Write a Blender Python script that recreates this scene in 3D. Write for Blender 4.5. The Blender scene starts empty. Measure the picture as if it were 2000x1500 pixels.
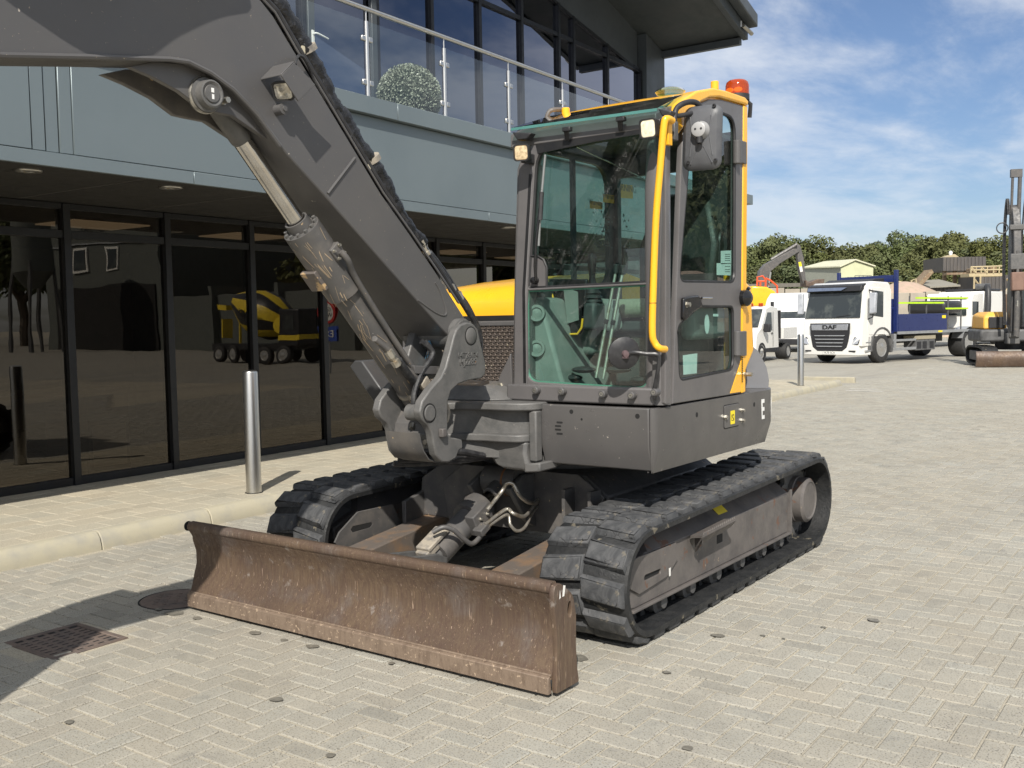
import bpy, bmesh, math, random
import numpy as np
from mathutils import Vector, Matrix
rnd=random.Random(7)
S=bpy.context.scene; C=S.collection
# ---------------- camera (measured from the photograph's vanishing points) ----------------
F=1950.; YAW=-.626645; PIT=.0636728; ROL=.0174656; HC=1.4963
def _cam():
    f=np.array([math.sin(YAW)*math.cos(PIT),math.cos(YAW)*math.cos(PIT),-math.sin(PIT)])
    r=np.array([math.cos(YAW),-math.sin(YAW),0]); d=np.cross(f,r)
    return np.array([r*math.cos(ROL)+d*math.sin(ROL),-r*math.sin(ROL)+d*math.cos(ROL),f])
CM=_cam(); CO=np.array([0,0,HC])
cd=bpy.data.cameras.new('camera'); cam=bpy.data.objects.new('camera',cd); C.objects.link(cam); S.camera=cam
cd.sensor_width=36; cd.lens=36*F/2000; cd.clip_start=.05; cd.clip_end=3000
cam.matrix_world=Matrix(((CM[0][0],-CM[1][0],-CM[2][0],0),(CM[0][1],-CM[1][1],-CM[2][1],0),(CM[0][2],-CM[1][2],-CM[2][2],HC),(0,0,0,1)))
# ---------------- daylight ----------------
SUN=Vector((-.597,.976,-1)).normalized()          # direction the light travels
EL=math.radians(41.2); AZ=math.atan2(.597,-.976)   # sun stands at azimuth AZ from +Y
W=bpy.data.worlds.new('World'); S.world=W; W.use_nodes=True
wn=W.node_tree.nodes; wl=W.node_tree.links; wn.clear()
def N(t,**k):
    n=wn.new(t)
    for a,b in k.items(): setattr(n,a,b)
    return n
out=N('ShaderNodeOutputWorld'); bg=N('ShaderNodeBackground'); bg.inputs[1].default_value=.075
sky=N('ShaderNodeTexSky',sky_type='NISHITA',sun_disc=False); sky.sun_elevation=EL; sky.sun_rotation=AZ; sky.air_density=1.0; sky.dust_density=.6; sky.ozone_density=2.2
tc=N('ShaderNodeTexCoord'); sep=N('ShaderNodeSeparateXYZ'); wl.new(tc.outputs['Generated'],sep.inputs[0])
def M(op,a,b=None,c=None):
    n=N('ShaderNodeMath',operation=op)
    for i,x in enumerate((a,b,c)):
        if x is None: continue
        if isinstance(x,(int,float)): n.inputs[i].default_value=x
        else: wl.new(x,n.inputs[i])
    return n.outputs[0]
zc=M('MAXIMUM',sep.outputs[2],0.0); zd=M('ADD',zc,.11)
cmb=N('ShaderNodeCombineXYZ'); wl.new(M('DIVIDE',sep.outputs[0],zd),cmb.inputs[0]); wl.new(M('DIVIDE',sep.outputs[1],zd),cmb.inputs[1])
def noise(vec,sc,det,rgh,dist=0,mp=None):
    if mp:
        m=N('ShaderNodeMapping'); m.inputs['Scale'].default_value=mp[0]; m.inputs['Rotation'].default_value=mp[1]; m.inputs['Location'].default_value=mp[2]; wl.new(vec,m.inputs[0]); vec=m.outputs[0]
    n=N('ShaderNodeTexNoise'); n.inputs['Scale'].default_value=sc; n.inputs['Detail'].default_value=det; n.inputs['Roughness'].default_value=rgh; n.inputs['Distortion'].default_value=dist
    wl.new(vec,n.inputs['Vector']); return n.outputs[0]
n1=noise(cmb.outputs[0],.75,9,.62,.25,((1,.55,1),(0,0,.9),(3.1,1.7,0)))
n2=noise(cmb.outputs[0],3.2,8,.6,.4,((1,.6,1),(0,0,.7),(0.4,2.2,0)))
n3=noise(cmb.outputs[0],.28,3,.5,.1,((1,1,1),(0,0,0),(5.2,.6,0)))
cl=M('ADD',M('MULTIPLY',n1,.62),M('ADD',M('MULTIPLY',n2,.22),M('MULTIPLY',n3,.30)))
rp=N('ShaderNodeMapRange'); rp.interpolation_type='SMOOTHSTEP'; rp.inputs[1].default_value=.440; rp.inputs[2].default_value=.600; wl.new(cl,rp.inputs[0])
low=N('ShaderNodeMapRange'); low.interpolation_type='SMOOTHSTEP'; low.inputs[1].default_value=.02; low.inputs[2].default_value=.30; low.inputs[3].default_value=.62; low.inputs[4].default_value=1.0; wl.new(sep.outputs[2],low.inputs[0])
mix=N('ShaderNodeMixRGB'); wl.new(M('MULTIPLY',M('MULTIPLY',rp.outputs[0],.80),low.outputs[0]),mix.inputs[0]); mix.inputs[2].default_value=(9.2,9.6,10.2,1)
tint=N('ShaderNodeMixRGB',blend_type='MULTIPLY'); tint.inputs[0].default_value=1; tint.inputs[2].default_value=(.93,.97,1.10,1); wl.new(sky.outputs[0],tint.inputs[1])
wl.new(tint.outputs[0],mix.inputs[1]); wl.new(mix.outputs[0],bg.inputs[0]); wl.new(bg.outputs[0],out.inputs[0])
ld=bpy.data.lights.new('sun','SUN'); ld.energy=4.7; ld.angle=math.radians(.5); ld.color=(1,.945,.86)
lo=bpy.data.objects.new('sun',ld); C.objects.link(lo); lo.rotation_euler=SUN.to_track_quat('-Z','Y').to_euler(); lo.location=(4,-6,9)
vs=S.view_settings; vs.view_transform='Standard'; vs.look='None'; vs.gamma=1; vs.exposure=.30; vs.use_curve_mapping=False
# ---------------- picture measuring: a pixel of the 2000x1500 photo meets a real plane ----------------
def ray(u,v): return CM.T@np.array([(u-1000)/F,(v-750)/F,1.])
def at(u,v,x=None,y=None,z=None):
    d=ray(u,v)
    t=x/d[0] if x is not None else y/d[1] if y is not None else (z-HC)/d[2]
    return Vector(CO+d*t)
def atd(u,v,D):                       # at distance D along the view axis
    return Vector(CO+ray(u,v)*D)
def gnd(u,D):                         # ground point in column u at distance D
    d=ray(u,640); p=CO+d*D; return Vector((p[0],p[1],0))
TH=.02995; BO=Vector((-8.21,4.12,0))  # facade frame: origin on the glass line, u across (towards the yard), v along
BU=Vector((math.cos(TH),math.sin(TH),0)); BV=Vector((-math.sin(TH),math.cos(TH),0))
def bat(u,v,U=None,V=None,z=None):
    d=Vector(ray(u,v)); o=Vector(CO)-BO
    if U is not None: t=(U-o.dot(BU))/d.dot(BU)
    elif V is not None: t=(V-o.dot(BV))/d.dot(BV)
    else: t=(z-HC)/d.z
    w=o+d*t; return Vector((w.dot(BU),w.dot(BV),w.z))
def b2w(p): return BO+BU*p[0]+BV*p[1]+Vector((0,0,p[2]))
# ---------------- objects ----------------
ORG={}
def reg(o,parent,org):
    C.objects.link(o)
    if parent is not None: o.parent=parent
    ORG[o.name]=org
def prop(o,label=None,cat=None,group=None,kind=None):
    if label: o['label']=label
    if cat: o['category']=cat
    if group: o['group']=group
    if kind: o['kind']=kind
    return o
def thing(name,loc,rz=0,label=None,cat=None,group=None,local=False):
    o=bpy.data.objects.new(name,None); o.empty_display_size=.2; C.objects.link(o); o.location=loc; o.rotation_euler=(0,0,rz)
    ORG[o.name]=Vector((0,0,0)) if local else Vector(loc)
    return prop(o,label,cat,group)
def clone(o,parent=None):
    c=o.copy(); C.objects.link(c); ORG[c.name]=ORG.get(o.name,Vector((0,0,0)))
    for k in ('label','category'):
        if parent is None and k in c: pass
    c.parent=parent
    if parent is not None: c.matrix_parent_inverse=o.matrix_parent_inverse
    for ch in list(o.children): clone(ch,c)
    return c
class MB:
    def __init__(s): s.v=[]; s.f=[]; s.mi=[]; s.m=0
    def add(s,vs,fs):
        b=len(s.v); s.v+=[tuple(p) for p in vs]; s.f+=[tuple(b+i for i in f) for f in fs]; s.mi+=[s.m]*len(fs); return s
    def box(s,a,b,R=None,c=None):
        x0,y0,z0=[min(a[i],b[i]) for i in range(3)]; x1,y1,z1=[max(a[i],b[i]) for i in range(3)]
        vs=[Vector(p) for p in ((x0,y0,z0),(x1,y0,z0),(x1,y1,z0),(x0,y1,z0),(x0,y0,z1),(x1,y0,z1),(x1,y1,z1),(x0,y1,z1))]
        if R is not None:
            c=Vector(c) if c is not None else Vector(((x0+x1)/2,(y0+y1)/2,(z0+z1)/2)); vs=[R@(p-c)+c for p in vs]
        return s.add(vs,[(0,3,2,1),(4,5,6,7),(0,1,5,4),(1,2,6,5),(2,3,7,6),(3,0,4,7)])
    def slab(s,pts,d):                 # planar polygon of 3D points pushed by the vector d
        pts=[Vector(p) for p in pts]; d=Vector(d); n=len(pts)
        nn=Vector((0,0,0))
        for i in range(n): nn+=pts[i].cross(pts[(i+1)%n])
        if nn.dot(d)>0: pts=pts[::-1]
        vs=pts+[p+d for p in pts]
        fs=[tuple(range(n)),tuple(range(2*n-1,n-1,-1))]+[(i,i+n,(i+1)%n+n,(i+1)%n) for i in range(n)]
        return s.add(vs,fs)
    def prism(s,poly,ax,a,b):
        m={'x':lambda p,t:(t,p[0],p[1]),'y':lambda p,t:(p[0],t,p[1]),'z':lambda p,t:(p[0],p[1],t)}[ax]
        d={'x':(b-a,0,0),'y':(0,b-a,0),'z':(0,0,b-a)}[ax]
        return s.slab([m(p,a) for p in poly],d)
    def loft(s,rings,cap=True,close=True):
        n=len(rings[0]); vs=[p for r in rings for p in r]; fs=[]
        for k in range(len(rings)-1):
            for i in range(n if close else n-1):
                j=(i+1)%n; fs.append((k*n+i,k*n+j,(k+1)*n+j,(k+1)*n+i))
        if cap: fs+= [tuple(range(n-1,-1,-1)),tuple(range((len(rings)-1)*n,len(rings)*n))]
        return s.add(vs,fs)
    def tube(s,pts,r,n=8,cap=True):
        pts=[Vector(p) for p in pts]; rs=r if isinstance(r,(list,tuple)) else [r]*len(pts)
        t=[(pts[min(i+1,len(pts)-1)]-pts[max(i-1,0)]).normalized() for i in range(len(pts))]
        a=Vector((0,0,1)) if abs(t[0].z)<.9 else Vector((1,0,0)); nx=t[0].cross(a).normalized(); rings=[]
        for i,p in enumerate(pts):
            nx=(nx-t[i]*nx.dot(t[i])).normalized(); ny=t[i].cross(nx)
            rings.append([p+(nx*math.cos(2*math.pi*k/n)+ny*math.sin(2*math.pi*k/n))*rs[i] for k in range(n)])
        return s.loft(rings,cap)
    def cyl(s,a,b,r,r2=None,n=20): return s.tube([a,b],[r,r if r2 is None else r2],n)
    def lathe(s,c,ax,prof,n=24):       # prof: (distance along ax, radius)
        ax=Vector(ax).normalized(); a=Vector((0,0,1)) if abs(ax.z)<.9 else Vector((1,0,0)); nx=ax.cross(a).normalized(); ny=ax.cross(nx); c=Vector(c)
        return s.loft([[c+ax*d+(nx*math.cos(2*math.pi*k/n)+ny*math.sin(2*math.pi*k/n))*max(r,1e-4) for k in range(n)] for d,r in prof])
    def ell(s,c,r,n=12,m=8):
        c=Vector(c); r=(r,r,r) if isinstance(r,(int,float)) else r
        return s.loft([[c+Vector((r[0]*math.sin(a)*math.cos(2*math.pi*k/n),r[1]*math.sin(a)*math.sin(2*math.pi*k/n),-r[2]*math.cos(a))) for k in range(n)] for a in [math.pi*max(.02,min(.98,i/m)) for i in range(m+1)]])
    def quad(s,*p): return s.add(p,[tuple(range(len(p)))])
    def build(s,name,mat,parent=None,bev=0,seg=2,smooth=True,ang=38,org=None,kind=None,label=None):
        o0=org if org is not None else (ORG.get(parent.name,Vector((0,0,0))) if parent is not None else Vector((0,0,0)))
        me=bpy.data.meshes.new(name); me.from_pydata([(p[0]-o0[0],p[1]-o0[1],p[2]-o0[2]) for p in s.v],[],s.f)
        for mm in (mat if isinstance(mat,(list,tuple)) else [mat]): me.materials.append(mm)
        if any(s.mi): me.polygons.foreach_set('material_index',s.mi)
        if smooth:
            me.polygons.foreach_set('use_smooth',[True]*len(me.polygons)); me.set_sharp_from_angle(angle=math.radians(ang))
        me.update(); o=bpy.data.objects.new(name,me); reg(o,parent,o0)
        if bev:
            b=o.modifiers.new('bevel','BEVEL'); b.width=bev; b.segments=seg; b.limit_method='ANGLE'; b.angle_limit=math.radians(40); b.use_clamp_overlap=True
            if smooth: b.harden_normals=False
        if kind: o['kind']=kind
        if label: o['label']=label
        return o
def smoothpath(pts,k=6):
    P=[Vector(p) for p in pts]; out=[]
    for i in range(len(P)-1):
        p0=P[max(i-1,0)]; p1=P[i]; p2=P[i+1]; p3=P[min(i+2,len(P)-1)]
        for j in range(k):
            t=j/k; out.append(.5*((2*p1)+(p2-p0)*t+(2*p0-5*p1+4*p2-p3)*t*t+(3*p1-p0-3*p2+p3)*t**3))
    return out+[P[-1]]
def rrect(x0,z0,x1,z1,r,n=4):
    o=[]
    for cx,cz,a in ((x1-r,z0+r,-90),(x1-r,z1-r,0),(x0+r,z1-r,90),(x0+r,z0+r,180)):
        for i in range(n+1):
            t=math.radians(a+90*i/n); o.append((cx+r*math.cos(t),cz+r*math.sin(t)))
    return o
def roundpoly(pts,r,n=4):
    o=[];m=len(pts)
    rs=r if isinstance(r,(list,tuple)) else [r]*m
    for i in range(m):
        a=Vector(pts[i-1]);b=Vector(pts[i]);c=Vector(pts[(i+1)%m]);d1=(a-b);d2=(c-b); k=min(rs[i],d1.length*.49,d2.length*.49)
        if k<=0: o.append(b); continue
        p=b+d1.normalized()*k;q=b+d2.normalized()*k
        for j in range(n+1):
            t=j/n; o.append(p*(1-t)**2+b*2*t*(1-t)+q*t*t)
    return o
def text(s,size,mat,parent,origin,xdir,up,depth=.002,name='lettering',sx=1,align='CENTER',org=None,bold=0):
    cu=bpy.data.curves.new('t','FONT'); cu.body=s; cu.size=size; cu.extrude=depth; cu.align_x=align; cu.align_y='CENTER'; cu.offset=bold
    o=bpy.data.objects.new('t',cu); C.objects.link(o); bpy.context.view_layer.update()
    me=bpy.data.meshes.new_from_object(o.evaluated_get(bpy.context.evaluated_depsgraph_get())); bpy.data.objects.remove(o)
    X=Vector(xdir).normalized(); Y=Vector(up).normalized(); Z=X.cross(Y).normalized(); Y=Z.cross(X)
    o0=org if org is not None else ORG.get(parent.name,Vector((0,0,0)))
    Og=Vector(origin)-Vector(o0)
    me.transform(Matrix(((X.x*sx,Y.x,Z.x,Og.x),(X.y*sx,Y.y,Z.y,Og.y),(X.z*sx,Y.z,Z.z,Og.z),(0,0,0,1))))
    me.materials.clear(); me.materials.append(mat); me.name=name
    ob=bpy.data.objects.new(name,me); reg(ob,parent,Vector(o0)); return ob
# ---------------- materials ----------------
def newmat(name):
    m=bpy.data.materials.new(name); m.use_nodes=True; t=m.node_tree; return m,t,t.nodes['Principled BSDF']
def nd(t,ty,**k):
    n=t.nodes.new(ty)
    for a,b in k.items():
        if a.startswith('i_'): n.inputs[int(a[2:])].default_value=b
        else: setattr(n,a,b)
    return n
def tcoord(t,sc=None,rot=None,src='Object'):
    c=nd(t,'ShaderNodeTexCoord'); v=c.outputs[src]
    if src=='World':
        pass
    if sc or rot:
        m=nd(t,'ShaderNodeMapping'); t.links.new(v,m.inputs[0])
        if sc: m.inputs['Scale'].default_value=sc
        if rot: m.inputs['Rotation'].default_value=rot
        v=m.outputs[0]
    return v
def tn(t,vec,sc,det=4,rg=.55,dist=0):
    n=nd(t,'ShaderNodeTexNoise'); n.inputs['Scale'].default_value=sc; n.inputs['Detail'].default_value=det; n.inputs['Roughness'].default_value=rg; n.inputs['Distortion'].default_value=dist
    t.links.new(vec,n.inputs['Vector']); return n.outputs[0]
def mr(t,val,a,b,c=0.,d=1.):
    n=nd(t,'ShaderNodeMapRange'); t.links.new(val,n.inputs[0])
    for i,x in enumerate((a,b,c,d)): n.inputs[i+1].default_value=x
    return n.outputs[0]
def mx(t,fac,a,b,bt='MIX'):
    n=nd(t,'ShaderNodeMixRGB',blend_type=bt)
    for i,x in ((0,fac),(1,a),(2,b)):
        if isinstance(x,(int,float)): n.inputs[i].default_value=x
        elif isinstance(x,tuple): n.inputs[i].default_value=(*x[:3],1)
        else: t.links.new(x,n.inputs[i])
    return n.outputs[0]
def bump(t,p,h,st,dist=.01):
    b=nd(t,'ShaderNodeBump'); b.inputs['Strength'].default_value=st; b.inputs['Distance'].default_value=dist; t.links.new(h,b.inputs['Height']); t.links.new(b.outputs[0],p.inputs['Normal']); return b
def pm(name,c,r=.5,m=0,c2=None,s=6,lo=.45,hi=.65,bs=0,bst=.3,bd=.004,spk=None,rv=.12,strk=None,coat=0,em=None,spec=None):
    """paint/metal: base colour, second colour in noisy patches, specks (colour,scale,threshold), streak stretch, bump, varied gloss"""
    mt,t,p=newmat(name); v=tcoord(t,strk); col=None
    n=tn(t,v,s,6,.6)
    col=mx(t,mr(t,n,lo,hi),c,c2 if c2 else tuple(x*.86 for x in c))
    if spk:
        for sc_,ss,th in (spk if isinstance(spk,list) else [spk]):
            k=tn(t,tcoord(t),ss,3,.6,.3); col=mx(t,mr(t,k,th,th+.03),col,sc_)
    t.links.new(col,p.inputs['Base Color'])
    p.inputs['Metallic'].default_value=m
    t.links.new(mr(t,tn(t,v,s*2.3,5,.6),.3,.7,max(.03,r-rv),min(1,r+rv)),p.inputs['Roughness'])
    if coat: p.inputs['Coat Weight'].default_value=coat; p.inputs['Coat Roughness'].default_value=.08
    if spec is not None: p.inputs['Specular IOR Level'].default_value=spec
    if bs: bump(t,p,tn(t,v,bs,5,.6),bst,bd)
    if em: p.inputs['Emission Color'].default_value=(*em[0],1); p.inputs['Emission Strength'].default_value=em[1]
    return mt
def glassmat(name,tintc,refl=1.0,rough=0.,dirt=0,ior=1.5,gl=(1,1,1),warp=0):
    """thin pane: tinted see-through plus mirror by Fresnel"""
    mt=bpy.data.materials.new(name); mt.use_nodes=True; t=mt.node_tree; t.nodes.clear()
    o=nd(t,'ShaderNodeOutputMaterial'); tr=nd(t,'ShaderNodeBsdfTransparent'); tr.inputs[0].default_value=(*tintc,1)
    g=nd(t,'ShaderNodeBsdfGlossy'); g.inputs['Roughness'].default_value=rough; g.inputs[0].default_value=(*gl,1)
    if warp:
        bb=nd(t,'ShaderNodeBump'); bb.inputs['Strength'].default_value=1; bb.inputs['Distance'].default_value=warp; t.links.new(tn(t,tcoord(t),1.3,2,.4),bb.inputs['Height']); t.links.new(bb.outputs[0],g.inputs['Normal'])
    ge=nd(t,'ShaderNodeNewGeometry'); dt=nd(t,'ShaderNodeVectorMath',operation='DOT_PRODUCT'); t.links.new(ge.outputs['Normal'],dt.inputs[0]); t.links.new(ge.outputs['Incoming'],dt.inputs[1])
    def ma(op,a,b=None):
        n=nd(t,'ShaderNodeMath',operation=op)
        for i,x in enumerate((a,b)):
            if x is None: continue
            if isinstance(x,(int,float)): n.inputs[i].default_value=x
            else: t.links.new(x,n.inputs[i])
        n.use_clamp=(op=='MULTIPLY'); return n
    f0=((ior-1)/(ior+1))**2
    pw=ma('POWER',ma('SUBTRACT',1.0,ma('ABSOLUTE',dt.outputs['Value']).outputs[0]).outputs[0],5.0)
    k=ma('MULTIPLY',ma('ADD',ma('MULTIPLY',pw.outputs[0],1-f0).outputs[0],f0).outputs[0],refl*1.6)
    m=nd(t,'ShaderNodeMixShader'); t.links.new(k.outputs[0],m.inputs[0]); t.links.new(tr.outputs[0],m.inputs[1]); t.links.new(g.outputs[0],m.inputs[2])
    res=m.outputs[0]
    if dirt:
        d=nd(t,'ShaderNodeBsdfDiffuse'); d.inputs[0].default_value=(.45,.44,.4,1); v=tcoord(t)
        f=mr(t,tn(t,v,9,8,.7,.4),.45,.8,.0,dirt); sp=mr(t,tn(t,v,160,2,.5),.72,.76,0,.5)
        a=nd(t,'ShaderNodeMath',operation='MAXIMUM'); t.links.new(f,a.inputs[0]); t.links.new(sp,a.inputs[1])
        m2=nd(t,'ShaderNodeMixShader'); t.links.new(a.outputs[0],m2.inputs[0]); t.links.new(res,m2.inputs[1]); t.links.new(d.outputs[0],m2.inputs[2]); res=m2.outputs[0]
    t.links.new(res,o.inputs[0]); return mt
CHIP=[((.30,.25,.19),85,.705),((.42,.38,.33),26,.75)]
GREY=pm('grey_paint',(.084,.082,.083),.42,c2=(.098,.094,.091),s=2.2,lo=.42,hi=.7,spk=CHIP,bs=40,bst=.06)
GREYD=pm('grey_paint_worn',(.085,.082,.080),.5,c2=(.125,.115,.105),s=9,spk=[((.5,.36,.2),30,.70),((.45,.43,.40),90,.72)],bs=60,bst=.15)
CAST=pm('grey_painted_casting',(.115,.112,.108),.5,c2=(.085,.085,.083),s=12,spk=[((.4,.36,.3),60,.73),((.22,.12,.06),14,.75)],bs=120,bst=.35)
BEAMC=pm('grey_track_frame_paint',(.125,.113,.105),.55,c2=(.085,.078,.075),s=6,spk=[((.135,.075,.05),9,.64),((.34,.26,.18),32,.71)],bs=50,bst=.25)
BODYG=pm('grey_body_panel_paint',(.092,.088,.086),.36,c2=(.080,.077,.076),s=3,spk=[((.42,.38,.33),60,.715)],coat=.12)
YEL=pm('yellow_paint',(.88,.45,.018),.30,c2=(.84,.42,.02),s=4,spk=((.45,.28,.08),80,.77),coat=.4,rv=.06)
YELD=pm('yellow_paint_dusty',(.72,.40,.09),.5,c2=(.80,.42,.03),s=8)
BLK=pm('black_plastic',(.022,.022,.024),.45,c2=(.035,.035,.037),s=20,bs=200,bst=.1)
BLKG=pm('black_gloss',(.012,.012,.013),.2)
RUB=pm('track_rubber',(.011,.012,.013),.62,c2=(.026,.026,.026),s=14,lo=.4,hi=.7,spk=[((.13,.115,.085),10,.64)],bs=60,bst=.6,bd=.006)
def lugmat():
    mt,t,p=newmat('worn_rubber_lug'); v=tcoord(t); n=tn(t,v,11,7,.7,.6)
    c=mx(t,mr(t,n,.38,.60),(.042,.044,.047),(.085,.086,.088)); vo=nd(t,'ShaderNodeTexVoronoi',feature='DISTANCE_TO_EDGE'); vo.inputs['Scale'].default_value=16; m_=nd(t,'ShaderNodeMixRGB'); m_.inputs[0].default_value=.12; t.links.new(v,m_.inputs[1]); nn=nd(t,'ShaderNodeTexNoise'); nn.inputs['Scale'].default_value=9; t.links.new(v,nn.inputs['Vector']); t.links.new(nn.outputs[1],m_.inputs[2]); t.links.new(m_.outputs[0],vo.inputs['Vector'])
    cr=mr(t,vo.outputs['Distance'],0,.022,1,0); msk=mr(t,tn(t,v,5,3),.5,.56); k=nd(t,'ShaderNodeMath',operation='MULTIPLY'); t.links.new(cr,k.inputs[0]); t.links.new(msk,k.inputs[1])
    c=mx(t,k.outputs[0],c,(.012,.012,.013)); c=mx(t,mr(t,tn(t,v,20,5,.7),.60,.68,0,.6),c,(.19,.165,.12)); t.links.new(c,p.inputs['Base Color']); p.inputs['Roughness'].default_value=.72
    bump(t,p,mx(t,k.outputs[0],n,(0,0,0)),.7,.008); return mt
LUG=lugmat()
def rustmat():
    mt,t,p=newmat('rusty_blade_steel'); v=tcoord(t)
    big=tn(t,v,2.1,5,.6,.5); c=mx(t,mr(t,big,.34,.60),(.098,.070,.052),(.168,.118,.076)); c=mx(t,mr(t,tn(t,v,3.7,4,.6),.52,.66,0,.75),c,(.165,.142,.128))
    vs_=tcoord(t,(34,34,3.5),(0,.16,0)); st=tn(t,vs_,1.8,6,.75,.3); c=mx(t,mr(t,st,.35,.62,0,.75),c,(.085,.052,.040)); 
    st2=tn(t,tcoord(t,(60,60,4.5),(0,-.25,0)),2.2,4,.7); c=mx(t,mr(t,st2,.62,.72,0,.8),c,(.42,.29,.19))
    st3=tn(t,tcoord(t,(50,50,4.),(0,.75,0)),2.6,3,.6); c=mx(t,mr(t,st3,.66,.70,0,.8),c,(.44,.33,.25))
    c=mx(t,mr(t,tn(t,v,11,5,.7),.62,.70,0,.7),c,(.28,.245,.22))
    t.links.new(c,p.inputs['Base Color']); t.links.new(mr(t,st,.3,.7,.42,.72),p.inputs['Roughness']); p.inputs['Metallic'].default_value=.25
    bump(t,p,st,.35,.004); return mt
RUST=rustmat()
RUSTE=pm('rusty_cutting_edge',(.215,.160,.118),.6,.15,c2=(.155,.112,.082),s=14,strk=(3,3,1),spk=((.42,.32,.23),50,.62),bs=60,bst=.4)
CHR=pm('chrome_rod',(.62,.60,.57),.16,1.,c2=(.5,.47,.43),s=6,rv=.08)
STEEL=pm('brushed_stainless_steel',(.60,.59,.56),.33,1.,c2=(.56,.55,.53),s=25,strk=(1,1,.04),rv=.02)
PIPE=pm('dusty_steel_pipe',(.50,.47,.41),.38,.8,c2=(.3,.24,.16),s=18,lo=.5,hi=.7)
ZINC=pm('zinc_bolt',(.45,.43,.38),.4,.9)
HOSE=pm('rubber_hose',(.018,.018,.02),.5,c2=(.05,.05,.05),s=30,bs=90,bst=.4)
SLEEVE=pm('woven_hose_sleeve',(.008,.008,.009),.34,c2=(.018,.019,.022),s=30,bs=28,bst=1.,bd=.012)
BLUEH=pm('blue_hose',(.12,.34,.55),.4)
DUSTM=pm('dried_mud_metal',(.34,.30,.24),.7,c2=(.16,.15,.14),s=16,bs=60,bst=.5)
CABG=glassmat('green_tinted_cab_glass',(.66,.86,.80),1.2,dirt=.05)
CABG2=glassmat('green_tinted_guard_glass',(.50,.72,.68),2.2,dirt=.10)
CABD=glassmat('dark_cab_side_glass',(.60,.78,.73),1.0,dirt=.05)
# ================= ground =================
def tcoord_scaled(t,v,s):
    m=nd(t,'ShaderNodeMapping'); m.inputs['Scale'].default_value=s; m.inputs['Rotation'].default_value=(0,0,.25); t.links.new(v,m.inputs[0]); return m.outputs[0]
def groundmat(name,c,c2,s,fine=((.30,.27,.21),(.085,.08,.075)),att=False,bst=.35,stain=True):
    mt,t,p=newmat(name); v=tcoord(t,src='Object')
    g=nd(t,'ShaderNodeNewGeometry'); v=g.outputs['Position']
    col=mx(t,mr(t,tn(t,v,s,5,.6),.35,.65),c,c2)
    if att:
        a=nd(t,'ShaderNodeAttribute',attribute_name='tone'); col=mx(t,.9,col,a.outputs['Color'],'MULTIPLY')
    col=mx(t,mr(t,tn(t,v,120,2,.5),.58,.63,0,.8),col,fine[0]); col=mx(t,mr(t,tn(t,v,150,2,.5),.58,.63,0,.75),col,fine[1])
    if stain:
        col=mx(t,mr(t,tn(t,v,.35,4,.6,.5),.45,.7,0,.35),col,(.30,.265,.20)); col=mx(t,mr(t,tn(t,v,1.1,6,.7,.6),.52,.75,0,.35),col,(.16,.15,.135)); col=mx(t,mr(t,tn(t,v,9,5,.7,.3),.55,.72,0,.45),col,(.42,.39,.32)); col=mx(t,mr(t,tn(t,v,5,6,.7,.8),.58,.70,0,.4),col,(.17,.165,.155))
    if not att and stain: col=mx(t,mr(t,tn(t,tcoord_scaled(t,v,(.9,.06,1)),.9,6,.65,.6),.5,.7,0,.5),col,(.17,.165,.155))
    t.links.new(col,p.inputs['Base Color']); p.inputs['Roughness'].default_value=.85; p.inputs['Specular IOR Level'].default_value=.25
    bump(t,p,tn(t,v,190,4,.7),bst,.003); return mt
PAV=groundmat('concrete_block_paving',(.362,.344,.294),(.325,.312,.270),2.5,att=True)
SAND=groundmat('jointing_sand',(.47,.425,.33),(.42,.38,.30),3)
FAR=groundmat('distant_block_paving',(.362,.343,.294),(.322,.308,.266),.8,bst=.15)
ASPH=pm('far_asphalt',(.15,.145,.135),.9,c2=(.19,.18,.165),s=.4)
m=MB(); m.box((-400,-60,-.5),(400,900,-.0062)); ground=m.build('ground',SAND,None,smooth=False,org=Vector((0,0,0))); prop(ground,kind='structure')
m=MB(); m.box((-130,17,-.4),(150,260,-.0045)); o=m.build('yard',FAR,None,smooth=False,org=Vector((0,0,0))); prop(o,kind='structure')
A=.0968; GX,GY=-3.49,2.67
paving=thing('paving',(0,0,0)); paving['kind']='structure'
def blockmesh(nx,ny,tone,h=.03,gap=.0040,ch=.0045,name='paver'):
    m=MB(); x1,y1=nx*A-gap,ny*A-gap; x0=y0=gap
    z=rnd.uniform(-.0012,.0012)
    r1=[(x0,y0,-h),(x1,y0,-h),(x1,y1,-h),(x0,y1,-h)]; r2=[(x0,y0,z-ch*.8),(x1,y0,z-ch*.8),(x1,y1,z-ch*.8),(x0,y1,z-ch*.8)]; r3=[(x0+ch,y0+ch,z),(x1-ch,y0+ch,z),(x1-ch,y1-ch,z),(x0+ch,y1-ch,z)]
    m.loft([r1,r2,r3]); return m
def tones(me,fn):
    a=me.color_attributes.new('tone','FLOAT_COLOR','CORNER'); a.data.foreach_set('color',fn)
def tonev():
    k=rnd.gauss(1,.05); w=rnd.gauss(0,.012); k*= .88 if rnd.random()<.08 else 1
    return (k*(1+w),k,k*(1-w),1)
cells=[]
Fv=CM[2]
def kerbx(y): return -6.135-.030*(y-3.06)
GRATE=(-4.78,-4.27,2.33,2.78); MH=(-4.88,-4.48,3.10,3.48)
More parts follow.
